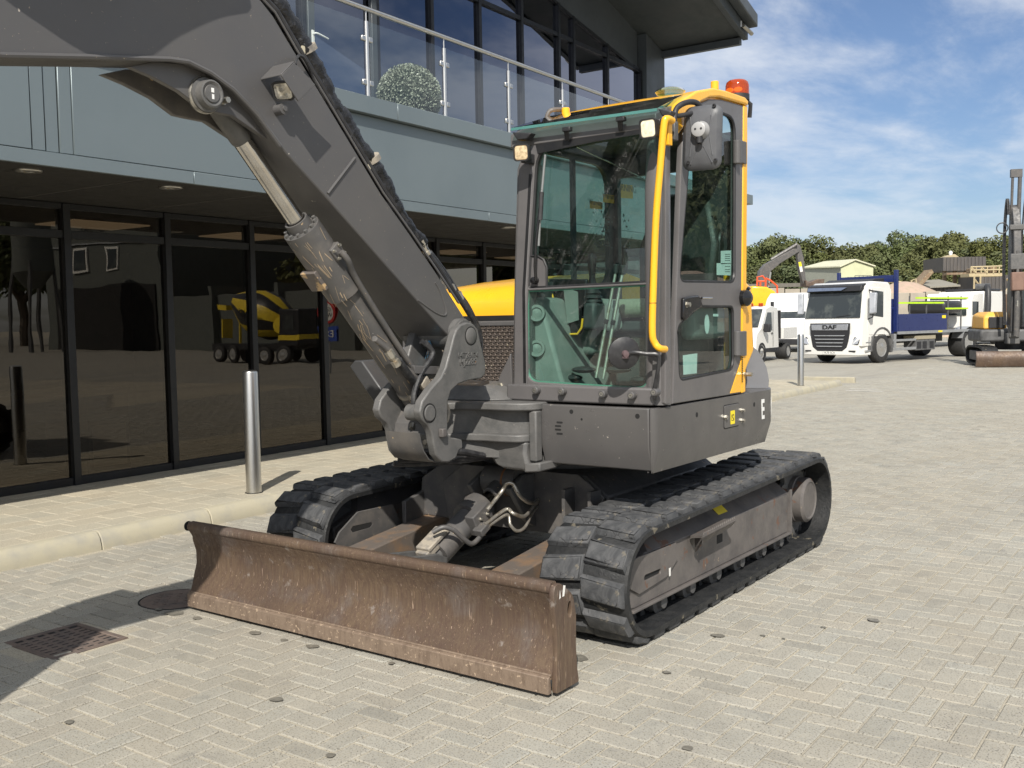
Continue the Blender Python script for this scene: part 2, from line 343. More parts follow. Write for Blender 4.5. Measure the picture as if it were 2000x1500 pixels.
for i in range(-75,120):
    for j in range(-60,330):
        s=(i+j)%4
        if s==0: nx,ny=2,1
        elif s==2: nx,ny=1,2
        else: continue
        x=GX+i*A; y=GY+j*A; cx,cy=x+nx*A/2,y+ny*A/2
        c=CM@(np.array([cx,cy,0])-CO)
        if c[2]<.8: continue
        px,py_=1000+F*c[0]/c[2],750+F*c[1]/c[2]
        if not((-500<px<2500 and py_<1900) or (c[2]<9 and -900<px<3400)): continue
        if cx<kerbx(cy)+.02 or c[2]>30: continue
        if (-6.7<0) and cy>20.4 and cx<-4: pass
        if GRATE[0]<cx<GRATE[1] and GRATE[2]<cy<GRATE[3]: continue
        if MH[0]<cx<MH[1] and MH[2]<cy<MH[3]: continue
        cells.append((c[2],x,y,nx,ny,px,py_))
cells.sort()
def visible(c): return -20<c[5]<2020 and c[6]<1530 and not(380<c[5]<1060 and c[6]<1180)
near=[c for c in cells if visible(c)][:300]; ns=set(id(c) for c in near)
var={}
for k in range(24):
    for nx,ny in ((2,1),(1,2)):
        m=blockmesh(nx,ny,1); o=m.build('paver',PAV,paving,smooth=False); t4=tonev(); tones(o.data,list(t4)*len(o.data.loops)); var[(k,nx)]=o.data; bpy.data.objects.remove(o)
for c in near:
    o=bpy.data.objects.new('paver',var[(rnd.randrange(24),c[3])]); C.objects.link(o); o.parent=paving; o.location=(c[1],c[2],rnd.uniform(-.001,.001))
vs=[];fs=[];cols=[]
for c in cells:
    if id(c) in ns: continue
    m=blockmesh(c[3],c[4],1,h=.014); b=len(vs); dz=rnd.uniform(-.001,.001)
    vs+=[(p[0]+c[1],p[1]+c[2],p[2]+dz) for p in m.v]; fl=[f for f in m.f if f!=(3,2,1,0)]; fs+=[tuple(b+i for i in f) for f in fl]; cols+=list(tonev())*(4*len(fl))
me=bpy.data.meshes.new('pavers'); me.from_pydata(vs,[],fs); me.materials.append(PAV); tones(me,cols); o=bpy.data.objects.new('pavers',me); C.objects.link(o); o.parent=paving; o['kind']='stuff'
NP=len(cells)
# oil spots and drips on the paving
OIL=pm('oil_stain',(.145,.135,.112),.6,c2=(.20,.187,.155),s=40)
for u,v,r in ((540,1366,.028),(135,1410,.02),(575,1366,.0),(340,1197,.05),(385,1207,.025),(498,1236,.03),(555,1250,.02),(610,1262,.03),(765,1295,.018),(1085,1297,.02),(1125,1285,.05),(1302,1313,.018),(1402,1241,.03),(1706,1211,.03),(1608,1225,.014),(1140,1340,.0),(1343,1461,.022),(645,1475,.02),(310,1190,.02),(700,1110,.0),(1490,1241,.012),(1530,1247,.01)):
    if r<=0: continue
    p=at(u,v,z=.0035); m=MB(); n=20; r*=.85; m.quad(*[(p.x+r*(1+.18*math.sin(4*math.pi*k/n+u))*math.cos(2*math.pi*k/n)*1.2,p.y+r*(1+.15*math.sin(6*math.pi*k/n+v))*math.sin(2*math.pi*k/n),.0042) for k in range(n)])
    o=m.build('oil_stain',OIL,None,smooth=False,org=Vector((0,0,0))); prop(o,kind='structure')
IRON=pm('cast_iron_cover',(.20,.155,.13),.6,.3,c2=(.13,.11,.10),s=12,bs=120,bst=.4)
DARK=pm('dark_void',(.012,.012,.012),.9)
# drain grate
gt=thing('drain_grate',((GRATE[0]+GRATE[1])/2,(GRATE[2]+GRATE[3])/2,0),label='rusty square iron drain grate set in the block paving left of the blade',cat='drain')
m=MB(); x0,x1,y0,y1=-4.74,-4.30,2.36,2.74; m.box((x0,y0,-.03),(x0+.03,y1,.001)); m.box((x1-.03,y0,-.03),(x1,y1,.001)); m.box((x0+.03,y0,-.03),(x1-.03,y0+.03,.001)); m.box((x0+.03,y1-.03,-.03),(x1-.03,y1,.001)); m.build('frame',IRON,gt,bev=.002,seg=1)
m=MB()
nx_,ny_=9,6; px_,py__=(x1-x0-.06)/nx_,(y1-y0-.06)/ny_
for i in range(1,nx_): m.box((x0+.03+i*px_-.013,y0+.031,-.025),(x0+.03+i*px_+.013,y1-.031,-.003))
m.build('grate_bars',IRON,gt,bev=.002,seg=1)
m=MB()
for j in range(1,ny_): m.box((x0+.031,y0+.03+j*py__-.011,-.026),(x1-.031,y0+.03+j*py__+.011,-.004))
m.build('cross_bars',IRON,gt,bev=.002,seg=1)
m=MB(); m.box((x0+.01,y0+.01,-.0105),(x1-.01,y1-.01,-.0052)); m.build('pit',DARK,gt,smooth=False)
m=MB(); m.quad(*[(-4.48+a,2.58+b,-.0045) for a,b in ((-.34,-.24),(.36,-.24),(.36,.24),(-.34,.24))]); 
# manhole cover
mh=thing('manhole_cover',(-4.72,3.25,0),label='round iron manhole cover behind the left end of the blade',cat='manhole cover')
m=MB(); m.cyl((-4.68,3.29,-.03),(-4.68,3.29,.001),.195,n=40); m.build('cover',IRON,mh,bev=.003)
m=MB()
for i in range(-4,5):
    for j in range(-4,5):
        if abs(i)+abs(j)<6 and (i+j)%2==0: m.box((-4.68+i*.036-.012,3.29+j*.036-.005,.001),(-4.68+i*.036+.012,3.29+j*.036+.005,.004))
m.build('raised_pattern',IRON,mh,smooth=False,kind='stuff')
m=MB(); m.lathe((-4.68,3.29,-.02),(0,0,1),[(0,.197),(.02,.197),(.02,.205),(0,.205)],40); m.build('rim',DARK,mh)
m=MB(); m.box((-4.92,3.06,-.03),(-4.44,3.52,-.003)); o=m.build('concrete_surround',PAV,mh,smooth=False); tones(o.data,[.9,.9,.9,1]*len(o.data.loops))
# ================= kerb and footway (facade frame) =================
KERB=pm('concrete_kerb',(.40,.365,.27),.85,c2=(.33,.31,.255),s=5,bs=160,bst=.5,spk=((.27,.25,.21),90,.68))
fw=thing('footway',BO,TH,local=True); fw['kind']='structure'
kt=thing('kerb',BO,TH,local=True); kt['kind']='structure'
KV=-.41; VE=16.5
prof=[(1.90,-.1),(2.03,-.1),(2.03,.02),(2.015,.075),(1.985,.112),(1.96,.12),(1.90,.12)]
k=-12
while True:
    a=KV+.915*k; b=a+.909
    if a>VE-.2: break
    m=MB(); m.slab([(p[0],a,p[1]) for p in prof],(0,b-a,0)); m.build('kerbstone',KERB,kt,bev=.006,seg=2)
    k+=1
m=MB(); m.box((.9,b+.006,-.1),(2.03,b+.13,.12)); m.build('kerbstone',KERB,kt,bev=.02,seg=3)
SLAB=groundmat('pale_footway_blocks',(.42,.38,.29),(.375,.345,.27),2.0,fine=((.5,.45,.35),(.24,.21,.17)),att=True,bst=.25,stain=False)
m=MB(); m.box((-.3,-12,-.1),(1.88,VE+.3,.108)); o=m.build('bedding',SAND,fw,smooth=False)
slabs=[]
v=-10.4
while v<VE:                                    # edge course
    L=.285; slabs.append((1.70,v,.195,L)); v+=.29
u=1.70
rows=[.19,.145,.19,.24,.145,.19,.24,.145,.19]
for w in rows:
    u-=w+.002; v=-10.4+rnd.random()*.2
    while v<VE:
        L=rnd.choice((.19,.24,.29,.19)); slabs.append((u,v,w-.003,L-.003)); v+=L
def slabm(m,u,v,w,L,z): m.loft([[(u,v,.08),(u+w,v,.08),(u+w,v+L,.08),(u,v+L,.08)],[(u,v,z-.004),(u+w,v,z-.004),(u+w,v+L,z-.004),(u,v+L,z-.004)],[(u+.005,v+.005,z),(u+w-.005,v+.005,z),(u+w-.005,v+L-.005,z),(u+.005,v+L-.005,z)]])
slabs.sort(key=lambda s_:abs(s_[1]-1.0)+ (2-s_[0])*.3)
rest=MB(); rc=[]
for i,s_ in enumerate(slabs):
    z=.12+rnd.uniform(-.0012,.0012)
    if i<290:
        m=MB(); slabm(m,*s_,z); o=m.build('paving_slab',SLAB,fw,smooth=False); tones(o.data,list(tonev())*len(o.data.loops))
    else:
        n0=len(rest.f); slabm(rest,*s_,z); rc+=list(tonev())*(4*(len(rest.f)-n0))
o=rest.build('paving_slabs',SLAB,fw,smooth=False,kind='stuff'); tones(o.data,rc)
# ================= bollards =================
def bollard(u,v,label):
    p=b2w((u,v,.12)); t=thing('bollard',p,TH,label=label,cat='bollard',group='stainless steel bollards along the kerb',local=True)
    m=MB(); m.lathe((0,0,0),(0,0,1),[(-.02,.062),(0,.062),(.985,.062),(.998,.058),(1.006,.045),(1.008,.0)],40); m.build('post',STEEL,t,ang=30)
    m=MB(); m.lathe((0,0,0),(0,0,1),[(.001,.064),(.001,.072),(.004,.072),(.004,.064)],32); m.build('grout_ring',DARK,t)
bollard(1.74,1.17,'large stainless steel bollard on the footway left of the excavator, before the dark glazing')
bollard(1.78,15.0,'distant stainless steel bollard near the kerb end, before the parked lorries')
# ================= office building =================
CLAD=pm('grey_blue_metal_cladding',(.178,.216,.230),.42,.3,c2=(.165,.202,.216),s=.8,rv=.05)
CLADD=pm('dark_grey_metal_cladding',(.075,.085,.09),.5,.2,c2=(.065,.074,.08),s=1)
FRM=pm('anthracite_window_frame',(.007,.0075,.009),.45)
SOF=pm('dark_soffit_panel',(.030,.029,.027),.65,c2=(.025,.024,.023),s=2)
RSOF=pm('dark_roof_soffit',(.060,.068,.068),.6,c2=(.065,.07,.07),s=2)
GLD=glassmat('dark_tinted_shop_glass',(.21,.18,.15),1.25,ior=1.5,gl=(1,.93,.84),warp=.0016)
GLU=glassmat('dark_blue_tinted_glass',(.07,.08,.10),3.0,ior=1.55,gl=(.66,.68,.80),warp=.0012)
GLB=glassmat('clear_balustrade_glass',(.86,.93,.92),1.3)
bd=thing('office_building',BO,TH,label='two storey office building with dark shop glazing, grey canopy and glass balcony',cat='building',local=True)
def bp(name,mat,fn,**k):
    m=MB(); fn(m); return m.build(name,mat,bd,**k)
mull=[.68+1.03*k for k in range(-9,12)]
V1=mull[-1]
for v in mull: bp('mullion',FRM,lambda m:m.box((-.08,v-.035,.12),(.045,v+.035,2.57)),bev=.004,seg=1)
for k in range(len(mull)-1):
    a,b=mull[k]+.036,mull[k+1]-.036
    bp('bottom_rail',FRM,lambda m:m.box((-.07,a,.12),(.03,b,.19)),bev=.003,seg=1)
    bp('transom',FRM,lambda m:m.box((-.07,a,2.27),(.035,b,2.34)),bev=.003,seg=1)
    bp('head_rail',FRM,lambda m:m.box((-.07,a,2.52),(.035,b,2.57)),bev=.003,seg=1)
    bp('pane',GLD,lambda m:m.quad((0,a,.19),(0,b,.19),(0,b,2.27),(0,a,2.27)),smooth=False)
    bp('pane',GLD,lambda m:m.quad((0,a,2.34),(0,b,2.34),(0,b,2.52),(0,a,2.52)),smooth=False)
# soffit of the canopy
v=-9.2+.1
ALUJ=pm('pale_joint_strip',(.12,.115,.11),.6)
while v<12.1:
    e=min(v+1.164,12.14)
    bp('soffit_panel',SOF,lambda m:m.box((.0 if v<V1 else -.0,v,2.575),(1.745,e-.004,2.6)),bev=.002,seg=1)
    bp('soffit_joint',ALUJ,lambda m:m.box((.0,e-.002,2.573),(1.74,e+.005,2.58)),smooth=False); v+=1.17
for vv in (-.5,.65,2.98,5.3,7.6,9.9):
    o=bp('downlight',STEEL,lambda m:m.lathe((1.5,vv,2.57),(0,0,-1),[(0,.0),(0,.05),(0.002,.05),(.006,.085),(.001,.09),(-.02,.09)],24))
# parapet: recessed field, bottom trim, coping
bp('parapet_core',CLADD,lambda m:m.box((1.45,-10,2.61),(1.735,12.13,3.5)),smooth=False)
v=-9.5
segs=[(-9.5,-6.0),(-6.0,-.62),(-.30,2.08),(2.08,2.08),(2.40,7.2),(7.2,12.14)]
for a,b in ((-9.5,-6.),(-5.995,-.62),(-.32,2.05),(2.37,7.2),(7.205,12.14)):
    bp('cladding_panel',CLAD,lambda m:m.box((1.74,a,2.675),(1.765,b-.004,3.40)),bev=.003,seg=1)
for a in (-.62,2.05):
    for i in range(3):
        bp('cladding_strip',CLAD,lambda m:m.box((1.74,a+i*.1+.004,2.675),(1.758-.008*(i%2),a+i*.1+.096,3.40)),bev=.003,seg=1)
for a,b in ((-9.5,-3.6),(-3.6,.66),(.66,4.54),(4.54,8.3),(8.3,12.14)):
    bp('bottom_trim',CLAD,lambda m:m.box((1.735,a,2.575),(1.775,b-.004,2.669)),bev=.003,seg=1)
for a,b in ((-9.5,-.5),(-.5,3.0),(3.0,6.6),(6.6,12.3)):
    bp('coping',CLAD,lambda m:m.box((1.40,a,3.405),(1.83,b-.003,3.565)),bev=.004,seg=1)
bp('parapet_end',CLADD,lambda m:m.box((0,12.14,2.55),(1.74,12.18,3.40)),smooth=False)
# slab + upper floor
bp('floor_slab',CLADD,lambda m:m.box((-6,-10,2.62),(1.44,12.13,3.3)),smooth=False)
UM=[-6.7,-5.65,-4.6,-3.6,-2.55,-1.5,-.45,.6,1.65,2.7,3.62,4.83,5.88,6.93,7.97,9.0,9.45,10.55,11.76]
def rz(v): return 6.30+.273*(12.53-v) if v>9.2 else 6.30+.273*3.33+ .2*(9.2-v) if v>7 else 7.65+.12*(7-v)
def gz_(v):                                 # sloping glazing head
    return 5.84+.0 if v>11.7 else 5.84+.17*(11.76-v) if v>9.2 else 6.27+.30*(9.2-v) if v>7 else 6.93+.1*(7-v)
for i,v in enumerate(UM): bp('mullion',FRM,lambda m:m.box((-.12,v-.03,3.3),(.0,v+.03,gz_(v))),bev=.003,seg=1)
for k in range(len(UM)-1):
    a,b=UM[k]+.031,UM[k+1]-.031
    for z0,z1,w in ((3.3,3.36,'bottom_rail'),(5.82,5.88,'transom')): bp(w,FRM,lambda m:m.box((-.11,a,z0),(-.01,b,z1)),smooth=False)
    bp('head_rail',FRM,lambda m:m.slab([(-.11,a,gz_(a)-.05),(-.11,b,gz_(b)-.05),(-.11,b,gz_(b)),(-.11,a,gz_(a))],(.1,0,0)),smooth=False)
    bp('pane',GLU,lambda m:m.quad((-.05,a,3.36),(-.05,b,3.36),(-.05,b,5.82),(-.05,a,5.82)),smooth=False)
    bp('pane',GLU,lambda m:m.quad((-.05,a,5.88),(-.05,b,5.88),(-.05,b,max(5.9,gz_(b)-.05)),(-.05,a,gz_(a)-.05)),smooth=False)
# balcony door between two mullions
bp('door_frame',CLADD,lambda m:(m.box((-.035,3.66,3.36),(.02,3.76,5.8)),m.box((-.035,4.70,3.36),(.02,4.79,5.8)),m.box((-.035,3.76,3.36),(.02,4.70,3.5))),bev=.004,seg=1)
WHT=pm('white_handle',(.75,.75,.72),.3)
bp('door_handle',WHT,lambda m:(m.box((.02,3.70,4.56),(.035,3.735,4.72)),m.tube([(.03,3.717,4.68),(.075,3.717,4.68),(.08,3.74,4.68),(.08,3.90,4.655)],.011,8),m.cyl((.02,3.717,4.46),(.034,3.717,4.46),.018)),bev=.002)
# wall above the glazing and the end pier
pts=[(-.14,9.2,gz_(9.2)),(-.14,11.76,gz_(11.76)),(-.14,11.76,rz(11.76)),(-.14,9.2,rz(9.2)+.0)]
bp('upper_wall',CLADD,lambda m:m.slab([(-.3,-8,gz_(-8)),(-.3,7,gz_(7)),(-.3,9.2,gz_(9.2)),(-.3,11.76,gz_(11.76)),(-.3,11.76,rz(11.76)),(-.3,9.2,rz(9.2)),(-.3,7,rz(7)),(-.3,-8,rz(-8))],(.22,0,0)),smooth=False)
bp('end_pier',CLADD,lambda m:m.slab([(-2.5,11.80,3.3),(-2.5,12.53,3.3),(-2.5,12.53,6.28),(-2.5,11.80,6.48)],(2.58,0,0)),bev=.004)
bp('end_pier',CLADD,lambda m:m.box((-3.5,V1+.04,.12),(-.02,12.13,2.6)),smooth=False)
bp('end_wall',CLADD,lambda m:m.box((-6,12.0,2.6),(-2.5,12.5,6.2)),smooth=False)
# roof
def roofp(m,u0,u1,dz0,dz1,cut=0):
    vs_=[-9,7,9.2,10.9,12.53]
    m.loft([[(u0,v,rz(v)+dz0),(u1,v,rz(v)+dz0),(u1,v,rz(v)+dz1),(u0,v,rz(v)+dz1)] for v in vs_])
bp('roof_soffit',RSOF,lambda m:roofp(m,-6,1.56,.0,.02),smooth=False)
bp('roof_slab',CLADD,lambda m:roofp(m,-6,1.56,.021,.30),smooth=False)
bp('roof_fascia',CLADD,lambda m:roofp(m,1.565,1.66,-.04,.20),bev=.004)
bp('gutter',CLADD,lambda m:roofp(m,1.665,1.84,.14,.36),bev=.02)
bp('soffit_beam',CLADD,lambda m:m.box((0,12.42,6.18),(1.55,12.52,6.30)),bev=.004)
bp('cctv_camera',ZINC,lambda m:(m.cyl((1.70,12.2,6.42),(1.74,12.5,6.34),.035),m.cyl((1.66,12.2,6.4),(1.66,12.2,6.5),.02)))
# balustrade
PV=[1.56+1.168*k for k in range(-7,10)]
bp('handrail',STEEL,lambda m:m.tube([(1.70,-7,4.40),(1.70,12.0,4.40)],.024,14))
for v in PV:
    bp('baluster',STEEL,lambda m:m.lathe((1.70,v,3.565),(0,0,1),[(0,.022),(.72,.022),(.722,.008),(.82,.008)],16))
    for a,z in ((-.075,4.10),(.02,4.10),(-.075,3.70),(.02,3.70)): bp('glass_clamp',STEEL,lambda m:m.box((1.685,v+a,z),(1.715,v+a+.055,z+.05)),bev=.008)
for v in PV[:-1]:
    bp('balustrade_glass',GLB,lambda m:m.quad((1.70,v+.045,3.60),(1.70,v+1.125,3.60),(1.70,v+1.125,4.29),(1.70,v+.045,4.29)),smooth=False)
# slim column under the canopy, interior
bp('canopy_column',FRM,lambda m:m.cyl((.9,9.35,.12),(.9,9.35,2.574),.045))
WOOD=pm('dark_interior_wood',(.10,.06,.035),.5,c2=(.07,.045,.03),s=8,strk=(1,1,8))
INT=pm('interior_wall',(.16,.14,.12),.8); INTF=pm('interior_floor',(.12,.10,.085),.35); CEIL=pm('interior_ceiling',(.22,.20,.17),.8)
bp('interior_floor',INTF,lambda m:m.box((-6,-9,.05),(-.09,12,.122)),smooth=False)
bp('interior_back_wall',INT,lambda m:m.box((-5.2,-9,.12),(-5.1,11.9,2.62)),smooth=False)
bp('interior_ceiling',CEIL,lambda m:m.box((-5.1,-9,2.6),(-.09,12,2.62)),smooth=False)
for k in range(7): bp('ceiling_light',pm('lit_ceiling_panel',(.8,.75,.6),.5,em=((1,.78,.5),.22)) if k==0 else bpy.data.materials['lit_ceiling_panel'],lambda m:m.box((-2.0,-2.6+k*2.1,2.585),(-1.3,-1.7+k*2.1,2.598)),smooth=False)
bp('interior_partition',INT,lambda m:(m.box((-5.1,4.9,.12),(-2.6,5.0,2.6)),m.box((-5.1,-1.4,.12),(-3.,-1.3,2.6))),smooth=False)
def furn(name,mat,fn,label,cat,loc):
    t=thing(name,b2w(loc),TH,label=label,cat=cat,local=True); fn(t)
def desk(t):
    m=MB(); m.box((-.4,-.8,.70),(.4,.8,.74)); m.build('desk_top',WOOD,t); m=MB(); m.box((-.38,-.78,0),(-.34,-.3,.7)); m.box((-.38,.3,0),(.38,.78,.7)); m.build('pedestal',WOOD,t)
furn('desk',0,desk,'brown wooden desk inside behind the second glazed bay','desk',(-1.6,1.3,.122))
def pic(t):
    m=MB(); m.box((-.02,-.22,0),(.02,.22,.5)); m.build('frame',WOOD,t); m=MB(); m.box((.021,-.18,.05),(.024,.18,.45)); m.build('board',pm('paper_board',(.32,.27,.2),.8),t)
furn('picture_frame',0,pic,'framed board leaning inside the glazing in the second bay','picture frame',(-.5,1.35,.122))
# topiary ball in a planter on the balcony
tp=thing('topiary_ball',b2w((.75,4.47,3.3)),TH,label='clipped box topiary ball in a grey planter behind the balcony glass',cat='topiary',local=True)
LEAFT=pm('topiary_leaf',(.26,.29,.22),.45,c2=(.42,.44,.36),s=40)
m=MB()
for i in range(9000):
    z=rnd.uniform(-1,1); a=rnd.uniform(0,6.283); r=.36*rnd.uniform(.90,1.03); q=math.sqrt(1-z*z); c=Vector((r*q*math.cos(a),r*q*math.sin(a),.72+r*z)); d=Vector((rnd.gauss(0,1),rnd.gauss(0,1),rnd.gauss(0,1))).normalized(); e=d.cross(Vector((rnd.random(),rnd.random(),rnd.random()))).normalized(); L=.013
    m.quad(c-d*L,c+e*L*.6,c+d*L,c-e*L*.6)
m.build('foliage',LEAFT,tp,smooth=False,kind='stuff')
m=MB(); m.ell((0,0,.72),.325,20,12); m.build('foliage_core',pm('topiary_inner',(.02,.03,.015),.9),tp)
m=MB(); m.lathe((0,0,0),(0,0,1),[(0,.18),(.38,.25),(.42,.26),(.42,.22),(.3,.2)],24); m.build('planter',pm('grey_planter',(.25,.26,.26),.6),tp)
# ================= the excavator =================
ex=thing('excavator',(-3.3,5.15,0),label='grey and yellow compact tracked excavator with rusty dozer blade, parked on the block paving',cat='excavator')
XC=-3.304
def holed(name,mat,parent,outer,holes,t,O,X,Y,bev=.003,res=1):
    """flat plate with openings; outer/holes are lists of (a,b) in the plane O + a X + b Y, thickness t towards X x Y"""
    cu=bpy.data.curves.new('c','CURVE'); cu.dimensions='2D'; cu.fill_mode='BOTH'; cu.extrude=max(t/2-bev,.0004); cu.bevel_depth=bev; cu.bevel_resolution=res; cu.offset=-bev
    for P in [outer]+holes:
        s=cu.splines.new('POLY'); s.points.add(len(P)-1); s.use_cyclic_u=True
        for i,p in enumerate(P): s.points[i].co=(p[0],p[1],0,1)
    o=bpy.data.objects.new('c',cu); C.objects.link(o); bpy.context.view_layer.update()
    me=bpy.data.meshes.new_from_object(o.evaluated_get(bpy.context.evaluated_depsgraph_get())); bpy.data.objects.remove(o)
    X=Vector(X);Y=Vector(Y);Z=X.cross(Y); o0=ORG.get(parent.name,Vector((0,0,0))); G=Vector(O)-Vector(o0)+Z*(t/2)
    me.transform(Matrix(((X.x,Y.x,Z.x,G.x),(X.y,Y.y,Z.y,G.y),(X.z,Y.z,Z.z,G.z),(0,0,0,1)))); me.materials.clear(); me.materials.append(mat); me.name=name
    me.polygons.foreach_set('use_smooth',[True]*len(me.polygons)); me.set_sharp_from_angle(angle=math.radians(30))
    ob=bpy.data.objects.new(name,me); reg(ob,parent,Vector(o0)); return ob
def PX(pts,x): return [(at(u,v,x=x).y,at(u,v,x=x).z) for u,v in pts]      # (y,z)
def PY(pts,y): return [(at(u,v,y=y).x,at(u,v,y=y).z) for u,v in pts]      # (x,z)
def part(name,mat,fn,parent=None,**k):
    m=MB(); fn(m); return m.build(name,mat,parent or ex,**k)
def sidep(name,mat,pts,x0,x1,parent=None,**k):      # polygon given as (y,z), pushed from x0 to x1
    return part(name,mat,lambda m:m.prism([tuple(p) for p in pts],'x',x0,x1),parent,**k)
def bolt(c,ax,r=.012,h=.012,parent=None,mat=None,name='bolt'):
    c=Vector(c); ax=Vector(ax).normalized(); return part(name,mat or ZINC,lambda m:m.lathe(c,ax,[(-.004,r*1.35),(.002,r*1.35),(.0021,r),(h,r),(h,.3*r)],6 if mat is None else 12),parent,ang=25)
# ---- tracks
RC=[(4.025,.285,.255),(6.262,.31,.28)]
def loop(off=0,n=220):
    pts=[]; (y0,z0,r0),(y1,z1,r1)=RC; r0+=off; r1+=off
    a=math.atan2((z1+r1)-(z0+r0),y1-y0)
    for i in range(40): t=math.radians(90)+a*.9+math.pi*(i/39)*.985; pts.append((y0+r0*math.cos(t),z0+r0*math.sin(t)))
    for i in range(40): t=math.radians(-90)+math.pi*(i/39)*1.0+ (a*.9)*(i/39); pts.append((y1+r1*math.cos(t),z1+r1*math.sin(t)))
    pts.append(pts[0]); L=[0]
    for i in range(1,len(pts)): L.append(L[-1]+math.dist(pts[i],pts[i-1]))
    out=[]
    for k in range(n):
        s=L[-1]*k/n; i=max(j for j in range(len(L)) if L[j]<=s+1e-9); i=min(i,len(pts)-2); t=(s-L[i])/(L[i+1]-L[i])
        y=pts[i][0]*(1-t)+pts[i+1][0]*t; z=pts[i][1]*(1-t)+pts[i+1][1]*t
        dy,dz=pts[i+1][0]-pts[i][0],pts[i+1][1]-pts[i][1]; l=math.hypot(dy,dz); out.append((y,z,dy/l,dz/l))
    return out
LM=MB(); w,l,h=.216,.118,.030
sk=.012
LM.loft([[(-w/2,-l/2-sk,-.004),(w/2,-l/2+sk,-.004),(w/2,l/2+sk,-.004),(-w/2,l/2-sk,-.004)],[(-w/2+.004,-l/2-sk+.010,h*.8),(w/2-.004,-l/2+sk+.010,h*.8),(w/2-.004,l/2+sk-.012,h*.8),(-w/2+.004,l/2-sk-.012,h*.8)],[(-w/2+.012,-l/2-sk+.018,h),(w/2-.012,-l/2+sk+.018,h),(w/2-.012,l/2+sk-.020,h),(-w/2+.012,l/2-sk-.020,h)]])
lug0=None; lmesh={}
def lugmesh(mir,k):
    global lug0
    if (mir,k) not in lmesh:
        m=MB(); m.add([((-p[0] if mir else p[0])+0,p[1]+rnd.uniform(-.009,.009),p[2]+rnd.uniform(-.004,.001)) for p in LM.v],[f[::-1] if mir else f for f in LM.f])
        o=m.build('tread_lug',LUG,None,smooth=True,ang=50,org=Vector((0,0,0))); me=o.data; bm=bmesh.new(); bm.from_mesh(me); bmesh.ops.bevel(bm,geom=[e for e in bm.edges if e.calc_length()>.03 and min(v_.co.z for v_ in e.verts)>.005],offset=.006,segments=2,affect='EDGES',profile=.6); bm.to_mesh(me); bm.free(); bpy.data.objects.remove(o); lmesh[(mir,k)]=me
    return lmesh[(mir,k)]
def track(x0,x1,label):
    lp=loop(); m=MB(); th=.034; rings=[]
    for y,z,dy,dz in lp:
        ny,nz=dz,-dy    # outward normal for counter-clockwise travel (front side first)
        cy,cz=5.14,.3
        if (y-cy)*ny+(z-cz)*nz<0: ny,nz=-ny,-nz
        o=(y,z); i=(y-ny*th,z-nz*th); e=.010
        rings.append([(x0,i[0],i[1]),(x0,o[0]-ny*e,o[1]-nz*e),(x0+.014,o[0],o[1]),(x1-.014,o[0],o[1]),(x1,o[0]-ny*e,o[1]-nz*e),(x1,i[0],i[1])])
    rings.append(rings[0]); m.loft(rings,cap=False); tr=m.build('rubber_track',RUB,ex,ang=50,label=label)
    lp=loop(0,78)
    for k,(y,z,dy,dz) in enumerate(lp):
        ny,nz=dz,-dy
        if (y-5.14)*ny+(z-.3)*nz<0: ny,nz=-ny,-nz
        inner=k%2; xc=(x0+x1)/2+(.108 if inner else -.108)
        o=bpy.data.objects.new('tread_lug',lugmesh(bool(inner),rnd.randrange(4))); C.objects.link(o); o.parent=tr
        ORG[o.name]=Vector((0,0,0))
        ang=math.atan2(-ny,nz)       # rotate +z onto the outward normal, about x
        o.rotation_euler=(ang,0,0); o.location=(xc-XC-.004,y-5.15,z); o.location[0]=xc+3.3
    m=MB()
    for y,z,dy,dz in loop(0,76):
        ny,nz=dz,-dy
        if (y-5.14)*ny+(z-.3)*nz<0: ny,nz=-ny,-nz
        t=Vector((0,dy,dz)); nn=Vector((0,-ny,-nz)); c=Vector((0,y-ny*th,z-nz*th))
        for xx in ((x0+x1)/2-.055,(x0+x1)/2+.055):
            b=[c+Vector((xx+sx,0,0))+t*sy for sx,sy in ((-.02,-.022),(.02,-.022),(.02,.022),(-.02,.022))]; tp_=[c+Vector((xx+sx,0,0))+t*sy+nn*.045 for sx,sy in ((-.012,-.010),(.012,-.010),(.012,.010),(-.012,.010))]
            m.loft([b,tp_])
    m.build('guide_lugs',RUB,tr,smooth=False,kind='stuff')
    return tr
track(-2.584,-2.134,'right hand rubber track with worn grey lugs'); track(-4.474,-4.024,None)
